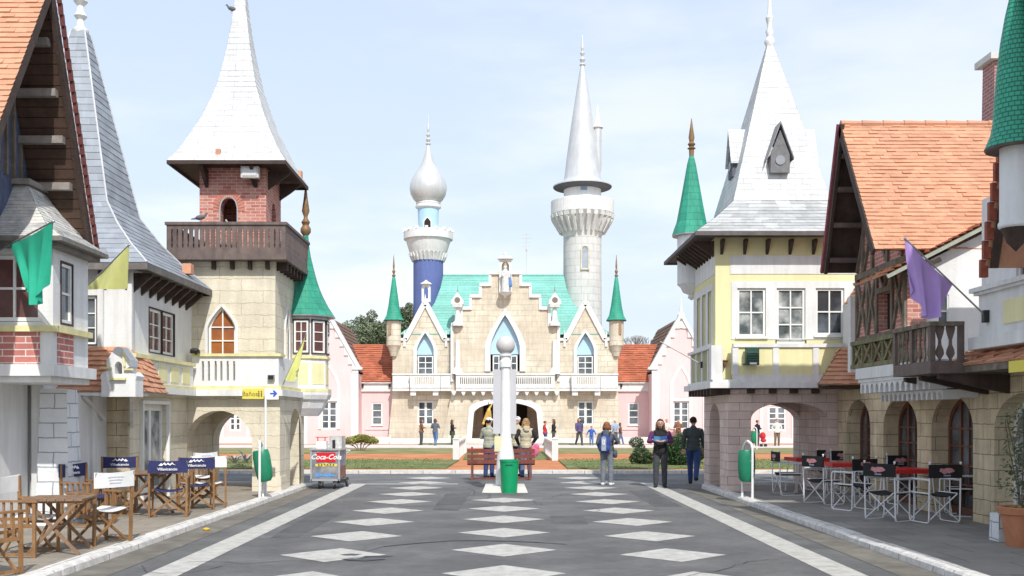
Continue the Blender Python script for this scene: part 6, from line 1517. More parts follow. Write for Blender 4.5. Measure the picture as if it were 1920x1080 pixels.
# pigeons
def pigeon(loc, rz, label, mats, s=1.0):
    t = thing('pigeon', label, 'bird', (0, 0, 0)); m = MB()
    m.ball((0, 0, .10), (.045, .10, .05), 14, 10, Matrix.Rotation(R(18), 3, 'X')); m.cap((0, .07, .13), (0, .10, .17), .028, .022); m.ball((0, .11, .185), (.022, .027, .022)); m.cap((0, -.08, .08), (0, -.19, .06), .025, .012)
    o = remesh('body', m, .008, mats[0], t)
    m = MB(); m.tube((0, .13, .183), (0, .155, .178), .005, .001, 6); m.build('beak', BLACKMT, t)
    for s_ in (-1, 1): m = MB(); m.ball((s_*.040, -.02, .11), (.012, .085, .032), 10, 8, Matrix.Rotation(R(12), 3, 'X')); m.build('wing', mats[1], t)
    m = MB(); m.tube((.015, .01, .06), (.015, .015, 0), .004, .004, 6); m.tube((-.015, .01, .06), (-.015, .015, 0), .004, .004, 6); m.build('legs', M('pigeon_leg', (.4, .15, .1), .7) if 'pigeon_leg' not in bpy.data.materials else bpy.data.materials['pigeon_leg'], t)
    t.location = loc; t.rotation_euler = (0, 0, rz); t.scale = (s, s, s)
def remesh(name, mb, vox, mat, parent, smooth=2, disp=0, seed=0):
    o = mb.build('tmp', mat)
    r = o.modifiers.new('r', 'REMESH'); r.mode = 'VOXEL'; r.voxel_size = vox
    if disp:
        tx = bpy.data.textures.new('n', 'CLOUDS'); tx.noise_scale = vox*5
        q = o.modifiers.new('d', 'DISPLACE'); q.texture = tx; q.strength = disp; q.texture_coords = 'LOCAL'
    s = o.modifiers.new('s', 'SMOOTH'); s.iterations = smooth; s.factor = .5
    dg = bpy.context.evaluated_depsgraph_get(); me = bpy.data.meshes.new_from_object(o.evaluated_get(dg)); old = o.data
    bpy.data.objects.remove(o); bpy.data.meshes.remove(old)
    me.name = name; me.materials.clear(); me.materials.append(mat); me.polygons.foreach_set('use_smooth', [True]*len(me.polygons))
    q = bpy.data.objects.new(name, me); col.objects.link(q)
    if parent:
        q.parent = parent; q.matrix_parent_inverse = parent.matrix_basis.inverted()
    return q
PG = M('pigeon_grey', (.13, .13, .15), .7, (20, .3), None); PW = M('pigeon_white', (.55, .54, .52), .7, (20, .2), None)
pigeon((X(376, 20.8), 20.82, 5.60), R(-80), 'dark pigeon on the dark gallery rail, left of the belfry arch', (PG, PG))
pigeon((X(430, 21.2), 21.25, 5.52), R(150), 'pale pigeon in the belfry arch opening', (PW, PG))
m = MB(); m.box(X(430, 21.3)-.18, X(430, 21.3)+.18, 21.2, 21.5, 4.96, 5.515); m.build('belfry_sill', BRICK, bpy.data.objects['stone_tower_house'])
pigeon((X(437.5, 22), 21.87, Z(29, 22)), R(100), 'small dark pigeon perched high on the pale bell-shaped roof', (PG, PG), .9)

# ------------------------------------------------------------------ garden fittings
for s, lab in ((-1, 'left'), (1, 'right')):
    cx = X(855, 36.6) if s < 0 else X(1040.5, 36.6)
    t = thing('low_white_parapet', 'low white garden parapet with end post on the %s side of the clay path' % lab, 'parapet', (cx, 36.6, 0))
    m = MB(); m.box(cx-.11, cx+.11, 36.5, 36.72, 0, .80); m.frust(cx-.14, cx+.14, 36.47, 36.75, .80, cx-.02, cx+.02, 36.59, 36.63, .88); m.build('post', WHITE2, t)
    m = MB()
    for k in range(8): y = 37.3 + k*.9; m.box(cx-.05, cx+.05, y-.05, y+.05, 0, .62 - k*.01)
    m.build('baluster', WHITE2, t, kind='stuff') if False else m.build('railing_uprights', WHITE2, t)
    m = MB(); m.box(cx-.07, cx+.07, 36.73, 44, .62, .70); m.build('handrail', WHITE2, t)
    m = MB(); m.box(cx-.11, cx+.11, 44.001, 44.22, 0, .74); m.build('post', WHITE2, t)
o = MB()
gy = 59.3; ga = X(916, gy)
t = thing('hanging_ornament', 'gold sculpted ornament hanging in the castle entrance arch', 'ornament', (ga, gy, 2))
random.seed(8); m = MB()
m.cap((ga-.28, gy, Z(790, gy)), (ga+.02, gy, Z(770, gy)), .07, .13); m.cap((ga+.02, gy, Z(770, gy)), (ga+.12, gy, Z(785, gy)), .13, .08); m.cap((ga, gy, Z(770, gy)), (ga-.1, gy+.05, Z(798, gy)), .08, .05); m.cap((ga-.0, gy, Z(768, gy)), (ga+.2, gy, Z(758, gy)), .08, .05); m.ball((ga-.3, gy, Z(794, gy)), (.1, .08, .09)); remesh('figure', m, .03, GOLD, t, disp=.03)
m = MB(); m.tube((ga, gy, Z(766, gy)), (ga, gy, Z(754, gy)), .015, .015, 6); m.build('chain', BLACKMT, t)
# ------------------------------------------------------------------ people
SKINS = SKIN
def person(label, px, feet, rz, h, top, bottom, hair, hcol, arms='down', legs='stand', shoe=None, vox=.009, Y=None, z0=0, hood=None, sleeves=None, cap=None, vest=None, skirt=0, name='person', lean=0):
    if Y is None: Y = (1.6-z0)*1900/(feet-782)
    x = X(px, Y); S = h
    t = thing('person', label, 'person', (0, 0, 0))
    def v(a): return Vector(a)*S
    P = {'stand': (((-.052, .005, .285), (-.055, -.015, .045)), ((.052, .005, .285), (.058, -.01, .045))),
         'walk': (((-.048, .07, .29), (-.045, .10, .046)), ((.048, .015, .285), (.05, -.11, .060))),
         'stride': (((-.05, .09, .29), (-.05, .13, .046)), ((.05, -.03, .29), (.05, -.17, .11)))}[legs]
    A = {'down': (((-.135, -.015, .665), (-.145, .03, .53)), ((.135, -.015, .665), (.145, .03, .53))),
         'front': (((-.145, .01, .665), (-.065, .115, .675)), ((.145, .01, .665), (.065, .115, .675))),
         'face': (((-.14, .03, .69), (-.05, .12, .78)), ((.14, .0, .665), (.07, .10, .66))),
         'pocket': (((-.15, -.04, .675), (-.10, .045, .56)), ((.15, -.04, .675), (.10, .045, .56))),
         'right': (((-.13, -.015, .665), (-.11, .05, .54)), ((.155, .03, .68), (.09, .12, .66))),
         'apart': (((-.16, .0, .68), (-.21, .04, .56)), ((.16, .0, .68), (.21, .04, .56))),
         'swing': (((-.122, -.05, .665), (-.125, -.05, .53)), ((.122, .03, .66), (.125, .09, .54)))}[arms]
    hipz = .52; sh = [(-.100, 0, .787), (.100, 0, .787)]; hips = [(-.046, 0, hipz), (.046, 0, hipz)]
    b = MB()
    b.ball(v((0, 0, .53)), v((.082, .058, .06))); b.ball(v((0, 0, .62)), v((.072, .052, .09))); b.ball(v((0, 0, .73)), v((.088, .058, .10)))
    b.cap(v((-.085, 0, .80)), v((.085, 0, .80)), .03*S, .03*S); b.cap(v((0, 0, .80)), v((0, .004, .88)), .027*S, .025*S)
    hd = Vector((0, .006, .93))
    b.ball(v(hd), v((.041, .050, .060)), 20, 14); b.ball(v((0, .024, .895)), v((.030, .030, .027))); b.ball(v((0, .058, .922)), v((.007, .012, .012))); b.ball(v((0, .052, .942)), v((.026, .009, .006)))
    for s in (-1, 1): b.ball(v((s*.043, .002, .925)), v((.006, .012, .017)))
    for i in (0, 1):
        k, a = P[i]; b.cap(v(hips[i]), v(k), .044*S, .032*S); b.cap(v(k), v(a), .032*S, .019*S); b.cap(v((a[0], a[1]-.01, a[2]-.015)), v((a[0], a[1]+.06, a[2]-.02)), .018*S, .014*S)
        e, w = A[i]; b.cap(v(sh[i]), v(e), .025*S, .020*S); b.cap(v(e), v(w), .020*S, .013*S)
        d = (Vector(w)-Vector(e)).normalized(); side = Vector((1, 0, 0)) - d*d.x; side = side.normalized() if side.length > .2 else Vector((0, 1, 0)); nn = d.cross(side)
        cw = Vector(w) + d*.012
        b.ball(v(cw + d*.018), v((.018, .018, .018)), 10, 8)
        b.cap(v(cw + side*.010), v(cw + d*.045 + side*.012), .009*S, .009*S, 8); b.cap(v(cw - side*.010), v(cw + d*.045 - side*.012), .009*S, .009*S, 8)
        curl = nn*(.012 if arms in ('front', 'face') else .008)
        for q, (off, ln) in enumerate(((.019, .022), (.0065, .028), (-.0065, .026), (-.019, .019))):
            k0 = cw + d*.045 + side*off; k1 = k0 + d*ln*.6 + curl*.4 + side*off*.15; k2 = k1 + d*ln*.5 + curl*1.1
            b.cap(v(k0), v(k1), .0052*S, .0050*S, 8); b.cap(v(k1), v(k2), .0050*S, .0042*S, 8)
        th0 = cw + d*.008 + side*(.014 if i == 0 else -.014); th1 = th0 + side*(.016 if i == 0 else -.016) + d*.014; b.cap(v(th0), v(th1), .0075*S, .006*S, 8); b.cap(v(th1), v(th1 + d*.018 + curl*.5), .006*S, .005*S, 8)
    remesh('body', b, min(vox, .0075) if vox < .012 else vox, SKIN, t, 1)
    # trousers
    m = MB(); m.ball(v((0, 0, .535)), v((.090, .066, .06))); m.ball(v((-.035, -.018, .515)), v((.048, .05, .05))); m.ball(v((.035, -.018, .515)), v((.048, .05, .05)))
    for i in (0, 1):
        k, a = P[i]; m.cap(v(hips[i]), v(k), .052*S, .040*S); m.cap(v(k), v((a[0], a[1], a[2]+.01)), .040*S, .031*S)
    remesh('trousers', m, vox, bottom, t, 2, .006 if vox < .012 else 0)
    # jacket body and sleeves
    m = MB(); m.ball(v((0, 0, .575)), v((.092, .068, .075))); m.ball(v((0, 0, .64)), v((.086, .066, .09))); m.ball(v((0, .0, .73)), v((.100, .070, .10)))
    m.cap(v((-.075, 0, .797)), v((.075, 0, .797)), .034*S, .034*S); m.cap(v((0, -.004, .815)), v((0, 0, .838)), .050*S, .036*S)
    m.tube(v((0, 0, .50 - skirt)), v((0, 0, .56)), .088*S, .090*S, 16)
    if hood: m.ball(v((0, -.055, .835)), v((.055, .032, .035))); m.ball(v((0, -.07, .80)), v((.045, .022, .035)))
    sl = MB() if sleeves else m
    for i in (0, 1):
        e, w = A[i]; we = Vector(w)*.95 + Vector(e)*.05
        sl.cap(v(sh[i]), v(e), .035*S, .029*S); sl.cap(v(e), v(we), .029*S, .022*S)
    remesh('jacket', m, vox, top, t, 2, .010 if vox < .012 else 0)
    if sleeves:
        # each sleeve apart
        for i in (0, 1):
            q = MB(); e, w = A[i]; we = Vector(w)*.95 + Vector(e)*.05; q.cap(v(sh[i]), v(e), .036*S, .030*S); q.cap(v(e), v(we), .030*S, .022*S); remesh('sleeve', q, vox, sleeves, t, 2)
    # hair
    if hair:
        m = MB(); m.ball(v((0, -.010, .944)), v((.047, .050, .053)), 16, 12); m.ball(v((0, .018, .972)), v((.036, .034, .020)))
        if hair == 'long':
            m.ball(v((0, -.032, .90)), v((.050, .032, .055))); m.ball(v((0, -.045, .85)), v((.047, .026, .055)))
            for s in (-1, 1): m.cap(v((s*.043, -.008, .93)), v((s*.052, .008, .835)), .016*S, .014*S)
        if hair == 'bob':
            m.ball(v((0, -.024, .905)), v((.056, .042, .050)))
            for s in (-1, 1): m.cap(v((s*.044, -.005, .93)), v((s*.050, .0, .875)), .017*S, .016*S)
        remesh('hair', m, vox*.8, hcol, t, 1, .012 if vox < .012 else .006)
    if cap:
        m = MB(); m.ball(v((0, -.002, .955)), v((.049, .057, .044)), 16, 10); m.cap(v((-.02, .055, .955)), v((.02, .055, .955)), .018*S, .018*S); remesh('cap', m, vox*.8, cap, t, 1)
    for s in (-1, 1): m = MB(); m.ball(v((s*.016, .0515, .932)), v((.0058, .004, .0042)), 8, 6); m.build('eye', EYE, t)
    m = MB(); m.ball(v((0, .053, .896)), v((.013, .004, .0035)), 8, 6); m.build('mouth', LIP, t)
    for i in (0, 1):
        a = P[i][1]; m = MB(); m.cap(v((a[0], a[1]-.012, .022 + a[2]-.045)), v((a[0]*1.15, a[1]+.085, .018 + a[2]-.045)), .026*S, .021*S, 14); m.ball(v((a[0], a[1], a[2]-.005)), v((.028, .03, .03)))
        remesh('shoe', m, vox*.8, shoe or SHOE_D, t, 1)
    t.location = (x, Y, z0); t.rotation_euler = (R(lean), 0, R(rz)); t.scale = (1.12, 1.12, 1)
    return t
EYE = M('eye_dark', (.03, .02, .015), .3, None, None); LIP = M('lip', (.38, .13, .11), .5, None, None)
SHOE_D = cloth('dark_shoe', (.03, .025, .022)); SHOE_W = cloth('white_shoe', (.72, .72, .72), .04)
H_RED = cloth('auburn_hair', (.24, .095, .045), .3); H_BR = cloth('brown_hair', (.11, .055, .03), .3); H_BL = cloth('dark_blond_hair', (.34, .21, .10), .3); H_DK = cloth('black_hair', (.022, .016, .015), .3)
J_GREY = cloth('slate_jacket', (.10, .115, .14)); J_BLACK = cloth('black_jacket', (.02, .018, .02)); J_PURP = cloth('purple_sleeve', (.13, .035, .13)); J_DG = cloth('dark_green_grey_jacket', (.055, .07, .075)); J_KH = cloth('khaki_coat', (.36, .37, .29)); J_BE = cloth('beige_vest', (.48, .43, .31))
J_BR = cloth('brown_jacket', (.19, .09, .05)); J_RED = cloth('red_vest', (.50, .03, .035)); J_BLU = cloth('blue_jacket', (.03, .10, .42)); J_WH = cloth('cream_jacket', (.66, .63, .57)); J_LB = cloth('light_blue_top', (.30, .38, .50))
T_GREY = cloth('grey_trousers', (.17, .19, .22)); T_DK = cloth('charcoal_jeans', (.060, .062, .070)); T_JE = cloth('blue_jeans', (.035, .07, .20)); T_JL = cloth('faded_jeans', (.10, .17, .32)); T_GN = cloth('olive_trousers', (.05, .08, .05)); T_BR = cloth('brown_trousers', (.16, .12, .08))
person('woman with auburn hair, slate jacket and blue backpack seen from behind', 1138, 910, -22, 1.50, J_GREY, T_GREY, 'bob', H_RED, 'right', 'stand', SHOE_W, hood=1)
person('woman with long brown hair, black top and purple sleeves reading a blue leaflet', 1238, 914, 172, 1.57, J_BLACK, T_DK, 'long', H_BR, 'front', 'stand', SHOE_D, sleeves=J_PURP, vox=.008)
person('man in dark grey jacket and blue jeans walking away beside the pinkish arch', 1300, 908, -16, 1.62, J_DG, T_JE, 'short', H_DK, 'swing', 'stride', SHOE_D)
person('man in white cap and khaki coat standing behind the bench, left of the lamp post', 917, 897, -35, 1.60, J_KH, T_JE, 'short', H_DK, 'front', 'stand', cap=SHOE_W, Y=26.55)
person('woman with dark blond hair in beige hooded vest and dark sleeves behind the bench', 986, 897, 8, 1.58, J_BE, T_JL, 'long', H_BL, 'pocket', 'stand', sleeves=J_BLACK, Y=26.45, hood=1)
person('person in white cap half hidden behind the lamp post panel', 970, 893, 150, 1.62, J_BE, T_DK, 'short', H_BR, 'down', 'stand', cap=SHOE_W, Y=27.6)
V2 = .016
FAR = [('person in brown jacket and black trousers, leftmost in front of the castle', 790, 836.5, -70, 1.50, J_BR, T_DK, 'bob', H_BR, 'front', 'stand', {}),
 ('person in slate jacket and faded jeans, second from left before the castle', 816, 837, -25, 1.53, J_GREY, T_JL, 'bob', H_BR, 'front', 'walk', {}),
 ('person in long black coat and olive trousers near the left garden parapet', 848, 836, -80, 1.47, J_BLACK, T_GN, 'long', H_BR, 'front', 'stand', {'skirt': .1}),
 ('person in red and white vest right of the castle door', 1022, 837, -60, 1.40, J_RED, T_JE, 'short', H_BR, 'front', 'walk', {'sleeves': SHOE_W}),
 ('woman in black jacket with long brown hair facing the person in red', 1038, 837, 80, 1.50, J_BLACK, T_DK, 'long', H_BR, 'pocket', 'stand', {}),
 ('person in violet and dark clothes striding before the right castle window', 1086, 837, 195, 1.56, cloth('violet_coat', (.09, .07, .16)), T_DK, 'long', H_DK, 'swing', 'stride', {}),
 ('small child in bright blue jacket and red hat', 1109, 837, 160, 1.12, J_BLU, T_JL, 'short', H_BR, 'apart', 'stand', {'cap': J_RED}),
 ('person in light blue top and white cap behind the woman with the backpack', 1153, 835, 190, 1.48, J_LB, T_DK, 'short', H_BR, 'front', 'stand', {'cap': SHOE_W}),
 ('woman in brown and black striding right behind the woman with the backpack', 1163, 834, -85, 1.28, J_BR, T_JL, 'long', H_BR, 'down', 'stride', {}),
 ('person in pale top half hidden beside the reading woman', 1250, 834, 185, 1.48, J_WH, T_BR, 'short', H_BR, 'front', 'stand', {}),
 ('person in brown coat standing above the dark bushes by the pink house', 1272, 834, 170, 1.50, J_BR, T_BR, 'short', H_BR, 'front', 'stand', {}),
 ('person in dark coat by a red pushchair, seen through the right arch', 1420, 838, -70, 1.45, J_BLACK, T_DK, 'short', H_BR, 'front', 'stand', {}),
 ('person in cream jacket walking toward the camera, seen through the right arch', 1457, 838, 180, 1.53, J_WH, T_BR, 'short', H_BR, 'pocket', 'stand', {})]
for a in FAR: person(*a[:11], vox=V2, **a[11])

# things carried
def local(px, Y, rz): return Matrix.Translation((X(px, Y), Y, 0)) @ Matrix.Rotation(R(rz), 4, 'Z')
Yw = 1.6*1900/(910-782)
t = thing('backpack', 'blue backpack with grey centre panel on the back of the auburn-haired woman', 'backpack', (0, 0, 0))
m = MB(); m.ball((0, -.17, 1.00), (.15, .085, .17)); m.ball((0, -.19, .88), (.145, .08, .12)); m.ball((0, -.16, 1.1), (.12, .07, .09)); remesh('bag', m, .012, cloth('blue_backpack', (.035, .06, .24)), t)
m = MB(); Pl('Y', -.262).plate(m, -.02, .006, arch(0, .055, .82, 1.10, 1.15, 'round', 10)); q = m.build('front_panel', cloth('grey_panel_cloth', (.33, .36, .42)), t)
m = MB(); w = Pl('Y', -.27); w.box(m, -.03, .03, .96, .975, -.01, .004); w.box(m, -.03, .03, 1.06, 1.075, -.01, .004); w.box(m, -.03, -.012, .976, 1.059, -.01, .003); w.box(m, .012, .03, .976, 1.059, -.01, .003); m.build('logo', LETTER, q)
for s in (-1, 1): m = MB(); m.path([(s*.09, -.12, 1.15), (s*.10, -.04, 1.262), (s*.10, .07, 1.20), (s*.11, .10, 1.05), (s*.12, .02, .92)], .014, 6); m.build('strap', J_BLACK, t)
t.location = (X(1138, Yw), Yw, 0); t.rotation_euler = (0, 0, R(-22))
t = thing('shoulder_bag', 'dark grey shoulder bag at the hip of the auburn-haired woman', 'bag', (0, 0, 0))
m = MB(); m.ball((.19, .02, .76), (.055, .10, .085)); m.ball((.19, .05, .70), (.05, .09, .06)); remesh('bag', m, .012, J_GREY, t); m = MB(); m.path([(.19, -.06, .8), (.14, -.05, 1.1), (.10, .0, 1.26)], .010, 6); m.build('strap', J_BLACK, t)
t.location = (X(1138, Yw), Yw, 0); t.rotation_euler = (0, 0, R(-22))
Yr = 1.6*1900/(914-782); t = thing('leaflet', 'open blue leaflet held by the woman with purple sleeves', 'leaflet', (0, 0, 0))
for s in (-1, 1):
    m = MB(); a = Vector((0, .225, 1.045)); u = Vector((s*.15, .03, .02)); d = Vector((0, .05, .11)); n = Vector((0, -.004, .002))
    m.add([a, a+u, a+u+d, a+d, a+n, a+u+n, a+u+d+n, a+d+n], [(0,1,2,3), (4,5,6,7), (0,1,5,4), (1,2,6,5), (2,3,7,6), (3,0,4,7)]); m.build('page', M('blue_leaflet', (.04, .16, .50), .5, (20, .3), None) if s < 0 else M('light_blue_leaflet', (.10, .32, .62), .5, (20, .3), None), t)
t.location = (X(1238, Yr), Yr, 0); t.rotation_euler = (0, 0, R(172))
t = thing('pink_bag', 'crumpled pink bundle hanging at the side of the woman in the beige vest', 'bag', (X(1004, 26.3), 26.3, .6))
m = MB(); bx = X(1003, 26.3)
m.ball((bx, 26.3, .72), (.11, .08, .15)); m.ball((bx+.04, 26.3, .82), (.08, .07, .09)); m.ball((bx-.03, 26.3, .62), (.07, .06, .08)); remesh('bundle', m, .012, cloth('pink_cloth', (.62, .14, .25)), t, 2, .03); m = MB(); m.path([(bx, 26.3, .85), (bx-.06, 26.34, .93)], .01, 6); m.build('strap', cloth('pink_strap', (.5, .12, .2)), t)
def pushchair():
    Y = 53; c = X(1430, Y); t = thing('pushchair', 'red pushchair far off through the right arch', 'pushchair', (c, Y, .06))
    m = MB(); m.ball((c, Y, .62), (.16, .22, .2)); m.ball((c+.04, Y, .38), (.15, .25, .1)); remesh('seat', m, .02, J_RED, t); m = MB(); m.path([(c-.1, Y, .95), (c, Y, .6), (c+.1, Y, .1)], .02, 6); m.path([(c+.1, Y, .6), (c-.08, Y, .1)], .02, 6); m.build('frame', WHITE_MT, t)
    for dx in (-.1, .12):
        m = MB(); m.tube((c+dx, Y-.12, .12), (c+dx, Y-.09, .12), .09, .09, 14); m.build('wheel', BLACKMT, t)
pushchair()
# statue in the castle niche, a carved figure on a small bracket
sx_ = X(947.5, 59.2); yy = YC - 1.05
t = thing('statue', 'white and blue robed statue in the niche at the top of the castle gable', 'statue', (sx_, yy, Z(552, 59.2)))
zb = Z(552, 59.2); hh = Z(497, 59.2) - zb; m = MB()
m.lathe((sx_, yy, zb), [(.20, 0), (.24, .1), (.20, .5*hh), (.17, .62*hh), (.20, .74*hh), (.10, .82*hh), (.06, .84*hh)], 14); m.ball((sx_, yy, zb + .91*hh), (.11, .11, .13)); m.cap((sx_-.2, yy-.03, zb+.74*hh), (sx_-.12, yy-.16, zb+.58*hh), .07, .05); m.cap((sx_-.12, yy-.16, zb+.58*hh), (sx_+.05, yy-.18, zb+.66*hh), .05, .04); m.cap((sx_+.2, yy-.03, zb+.74*hh), (sx_+.24, yy-.08, zb+.56*hh), .07, .05); remesh('figure', m, .025, M('carved_white', (.62, .61, .58), .8, (5, .2)), t)
m = MB(); m.cap((sx_+.2, yy+.05, zb+.7*hh), (sx_+.28, yy+.03, zb+.3*hh), .09, .13); m.cap((sx_-.14, yy+.08, zb+.7*hh), (sx_-.1, yy+.1, zb+.45*hh), .07, .08); remesh('cloak', m, .025, M('blue_cloak', (.10, .22, .50), .8, (5, .2)), t)
m = MB(); m.lathe((sx_, yy, zb+.97*hh), [(.10, 0), (.11, .06), (.06, .09), (.01, .15)], 10); m.build('crown', GOLD, t)

# ------------------------------------------------------------------ planter and plants
def leaves(mb, c, r, n, s, flat_=.0, shell=.5):
    for _ in range(n):
        while True:
            p = Vector((random.uniform(-1, 1), random.uniform(-1, 1), random.uniform(-1, 1)))
            if shell < p.length < 1: break
        q = Vector(c) + Vector((p.x*r[0], p.y*r[1], p.z*r[2]))
        a = Vector((random.gauss(0, 1), random.gauss(0, 1), random.gauss(0, .7))).normalized(); b = a.cross(Vector((random.gauss(0, 1), random.gauss(0, 1), random.gauss(0, 1)))).normalized()
        l = s*random.uniform(.6, 1.3); w = l*.45; ti = random.random()
        mb.face([q - a*l/2, q + b*w/2, q + a*l/2, q - b*w/2], None, ti)
def bush(name, label, cat, c, clumps, n, s, mat, stems=6, group=None, r0=.02):
    t = thing(name, label, cat, c, group=group); m = MB()
    for (dx, dy, dz, rx, rz_) in clumps: leaves(m, (c[0]+dx, c[1]+dy, c[2]+dz), (rx, rx, rz_), int(n*rx*rx*rz_*330)+60, s)
    m.build('foliage', mat, t, recalc=False)
    m = MB()
    for (dx, dy, dz, rx, rz_) in clumps:
        mid = (c[0]+dx*.4 + random.uniform(-.05, .05), c[1]+dy*.4, c[2]+dz*.5); m.tube((c[0]+dx*.1, c[1]+dy*.1, c[2]-.03), mid, r0*1.3, r0, 6); m.tube(mid, (c[0]+dx, c[1]+dy, c[2]+dz), r0, r0*.4, 6)
        for _ in range(3): e = Vector((c[0]+dx, c[1]+dy, c[2]+dz)); m.tube(mid, e + Vector((random.uniform(-1, 1)*rx, random.uniform(-1, 1)*rx, random.uniform(-.2, 1)*rz_))*.9, r0*.6, r0*.2, 5)
    m.build('stems', BARK, t); return t
random.seed(21)
bush('spreading_shrub', 'yellow-green spreading shrub on the lawn left of the castle', 'shrub', (X(676, 46), 46, .05), [(-.35, 0, .50, .36, .18), (.0, .1, .58, .42, .2), (.4, 0, .52, .36, .18), (.15, -.1, .62, .3, .15), (-.62, 0, .42, .22, .12), (.66, 0, .45, .2, .12)], 90, .09, LEAF_Y)
GB = 'dark green bushes by the pinkish arch'
bush('dark_bush', 'low dark green bush in front of the white plinth, left of the reading woman', 'bush', (X(1202, 33), 33, .05), [(0, 0, .30, .32, .28), (.25, .1, .2, .25, .2), (-.2, .1, .2, .2, .18)], 110, .075, LEAF_D, group=GB)
bush('dark_bush', 'small dark shrub just behind the low bush at the lawn edge', 'bush', (X(1193, 37), 37, .05), [(0, 0, .62, .28, .22), (.15, 0, .4, .2, .2)], 110, .07, LEAF_D, group=GB)
bush('dark_bush', 'tall dense dark bush between the reading woman and the man in jeans', 'bush', (X(1266, 32.5), 32.5, .05), [(0, 0, .55, .42, .42), (.25, .1, .7, .3, .35), (-.25, 0, .45, .3, .35), (.1, 0, .25, .5, .25), (.5, .1, .45, .3, .35)], 110, .08, LEAF_D, group=GB)
bush('dark_bush', 'dark bush half hidden behind the man in blue jeans', 'bush', (X(1312, 33.5), 33.5, .05), [(0, 0, .5, .35, .38), (-.3, .1, .4, .3, .3)], 110, .08, LEAF_D, group=GB)
def agave(px, Y, label):
    c = (X(px, Y), Y, .06); t = thing('agave', label, 'plant', c, group='grey agaves seen through the left arch')
    for k in range(18):
        a = 2.4*k; up = .35 + .5*random.random(); d = Vector((math.cos(a), math.sin(a), 0)); l = random.uniform(.28, .42); m = MB()
        p0 = Vector(c); p1 = p0 + d*l*.5 + Vector((0, 0, l*up)); p2 = p0 + d*l*.95 + Vector((0, 0, l*up*1.25)); s = Vector((-d.y, d.x, 0))*.028; n = Vector((0, 0, .012))
        m.add([p0-s, p0+s, p1+s*1.2, p1-s*1.2, p2, p0-s-n, p0+s-n, p1+s*1.2-n, p1-s*1.2-n], [(0,1,2,3), (3,2,4), (5,6,7,8), (8,7,4), (1,2,7,6), (0,3,8,5)]); m.build('leaf', LEAF_G, t)
agave(440, 33.5, 'grey-leaved agave on the lawn, the left one seen through the left arch'); agave(461, 34.2, 'grey-leaved agave on the lawn, the right one seen through the left arch')
px_, Yp = 1915, 11.9; cx = X(px_, Yp)
t = thing('potted_olive', 'large terracotta pot with a small-leaved olive shrub in front of the last arch', 'potted plant', (cx, Yp, PZ))
m = MB(); m.lathe((cx, Yp, PZ), [(.16, 0), (.165, .02), (.225, .38), (.25, .385), (.26, .46), (.24, .47), (.225, .46), (.21, .40), (.02, .40)], 28); m.build('pot', POT, t, smooth=35)
m = MB()
for k in range(7):
    a = k*.9; m.path([(cx, Yp, PZ+.38), (cx+.05*math.cos(a), Yp+.05*math.sin(a), PZ+.75), (cx+.13*math.cos(a), Yp+.12*math.sin(a), PZ+1.15), (cx+.20*math.cos(a*1.2), Yp+.15*math.sin(a*1.2), PZ+1.5)], .007, 5)
m.build('stems', BARK, t); m = MB()
for k in range(11):
    a = k*2.4; h_ = PZ + .62 + k*.095; rr = .17 - .005*k; leaves(m, (cx + .09*math.cos(a) - .02, Yp + .09*math.sin(a), h_), (rr, rr, .15), 75, .055, shell=.2)
m.build('foliage', LEAF_O, t, recalc=False)
m = MB(); leaves(m, (cx, Yp, PZ+.44), (.19, .19, .05), 160, .05, shell=0); m.build('ground_foliage', LEAF_Y, t, recalc=False)
m = MB(); m.frust(6.03, 6.18, 12.35, 12.6, PZ, 6.035, 6.17, 12.36, 12.58, .42); o = m.build('stone_block', WHITESTONE); tag(o, 'whitish mossy stone block beside the terracotta pot', 'stone block')

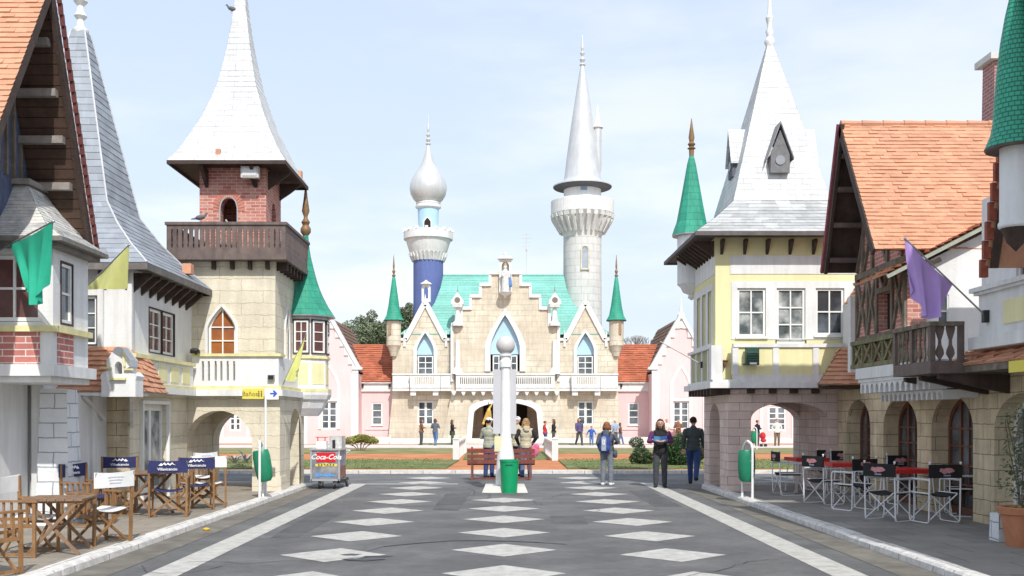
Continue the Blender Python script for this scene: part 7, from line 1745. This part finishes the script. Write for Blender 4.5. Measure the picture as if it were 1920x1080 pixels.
# ------------------------------------------------------------------ trees
def tree(label, px, Y, top, rx, rz_, n, mat, seed, ls=.3, trunk=.25, cl=16, group=None):
    random.seed(seed); c = Vector((X(px, Y), Y, 0)); zc = Z(top, Y) - rz_
    t = thing('tree', label, 'tree', tuple(c), group=group); m = MB(); hubs = []
    for k in range(cl):
        while True:
            p = Vector((random.uniform(-1, 1), random.uniform(-1, 1), random.uniform(-1, 1)))
            if p.length < 1: break
        r = random.uniform(.24, .42); q = c + Vector((p.x*rx*.8, p.y*rx*.8, zc + p.z*rz_*.75)); hubs.append(q)
        leaves(m, q, (rx*r, rx*r, rz_*r*.8), n//cl, ls, shell=.35)
    m.build('crown', mat, t, recalc=False)
    m = MB(); fork = c + Vector((0, 0, max(1.5, zc - rz_*.8))); m.tube(c, fork, trunk, trunk*.7, 9)
    for q in hubs: mid = fork.lerp(q, .5) + Vector((0, 0, .2)); m.tube(fork, mid, trunk*.4, trunk*.22, 6); m.tube(mid, q, trunk*.22, trunk*.08, 5)
    m.build('trunk', BARK, t)
GT = 'trees behind the castle roofs'
tree('grey-green rounded tree behind the red roof left of the castle, leftmost', 672, 92, 577, 2.0, 2.3, 5200, LEAF_M, 31, .26, .25, 20, GT)
tree('grey-green tree between the leftmost tree and the castle corner turret', 705, 95, 580, 1.5, 2.0, 3800, LEAF_M, 32, .26, .25, 16, GT)
tree('lower green tree just left of the castle corner turret', 722, 90, 596, 1.5, 1.9, 3600, LEAF_O, 33, .26, .25, 16, GT)
tree('tall darker tree between the green-coned turret and the blue tower', 766, 96, 556, 1.5, 2.9, 5600, LEAF_O, 34, .26, .28, 20, GT)
def bare(px, Y, top, label, seed):
    random.seed(seed); c = Vector((X(px, Y), Y, 0)); t = thing('bare_tree', label, 'tree', tuple(c)); m = MB()
    def br(p, d, l, r, k):
        q = p + d*l; m.tube(p, q, r, r*.7, 5, cap=False)
        if k == 0: return
        for _ in range(3): br(q, (d + Vector((random.uniform(-.6, .6), random.uniform(-.6, .6), random.uniform(-.05, .5)))).normalized(), l*.68, r*.6, k-1)
    H = Z(top, Y); m.tube(c, c + Vector((0, 0, H*.4)), .14, .11, 8); m.build('trunk', BARK, t); m = MB()
    for _ in range(4): br(c + Vector((0, 0, H*.39)), Vector((random.uniform(-.5, .5), random.uniform(-.5, .5), 1)).normalized(), H*.22, .07, 4)
    m.build('twigs', BARK, t)
bare(1178, 85, 618, 'leafless tree with fine twigs behind the right red roof', 41)
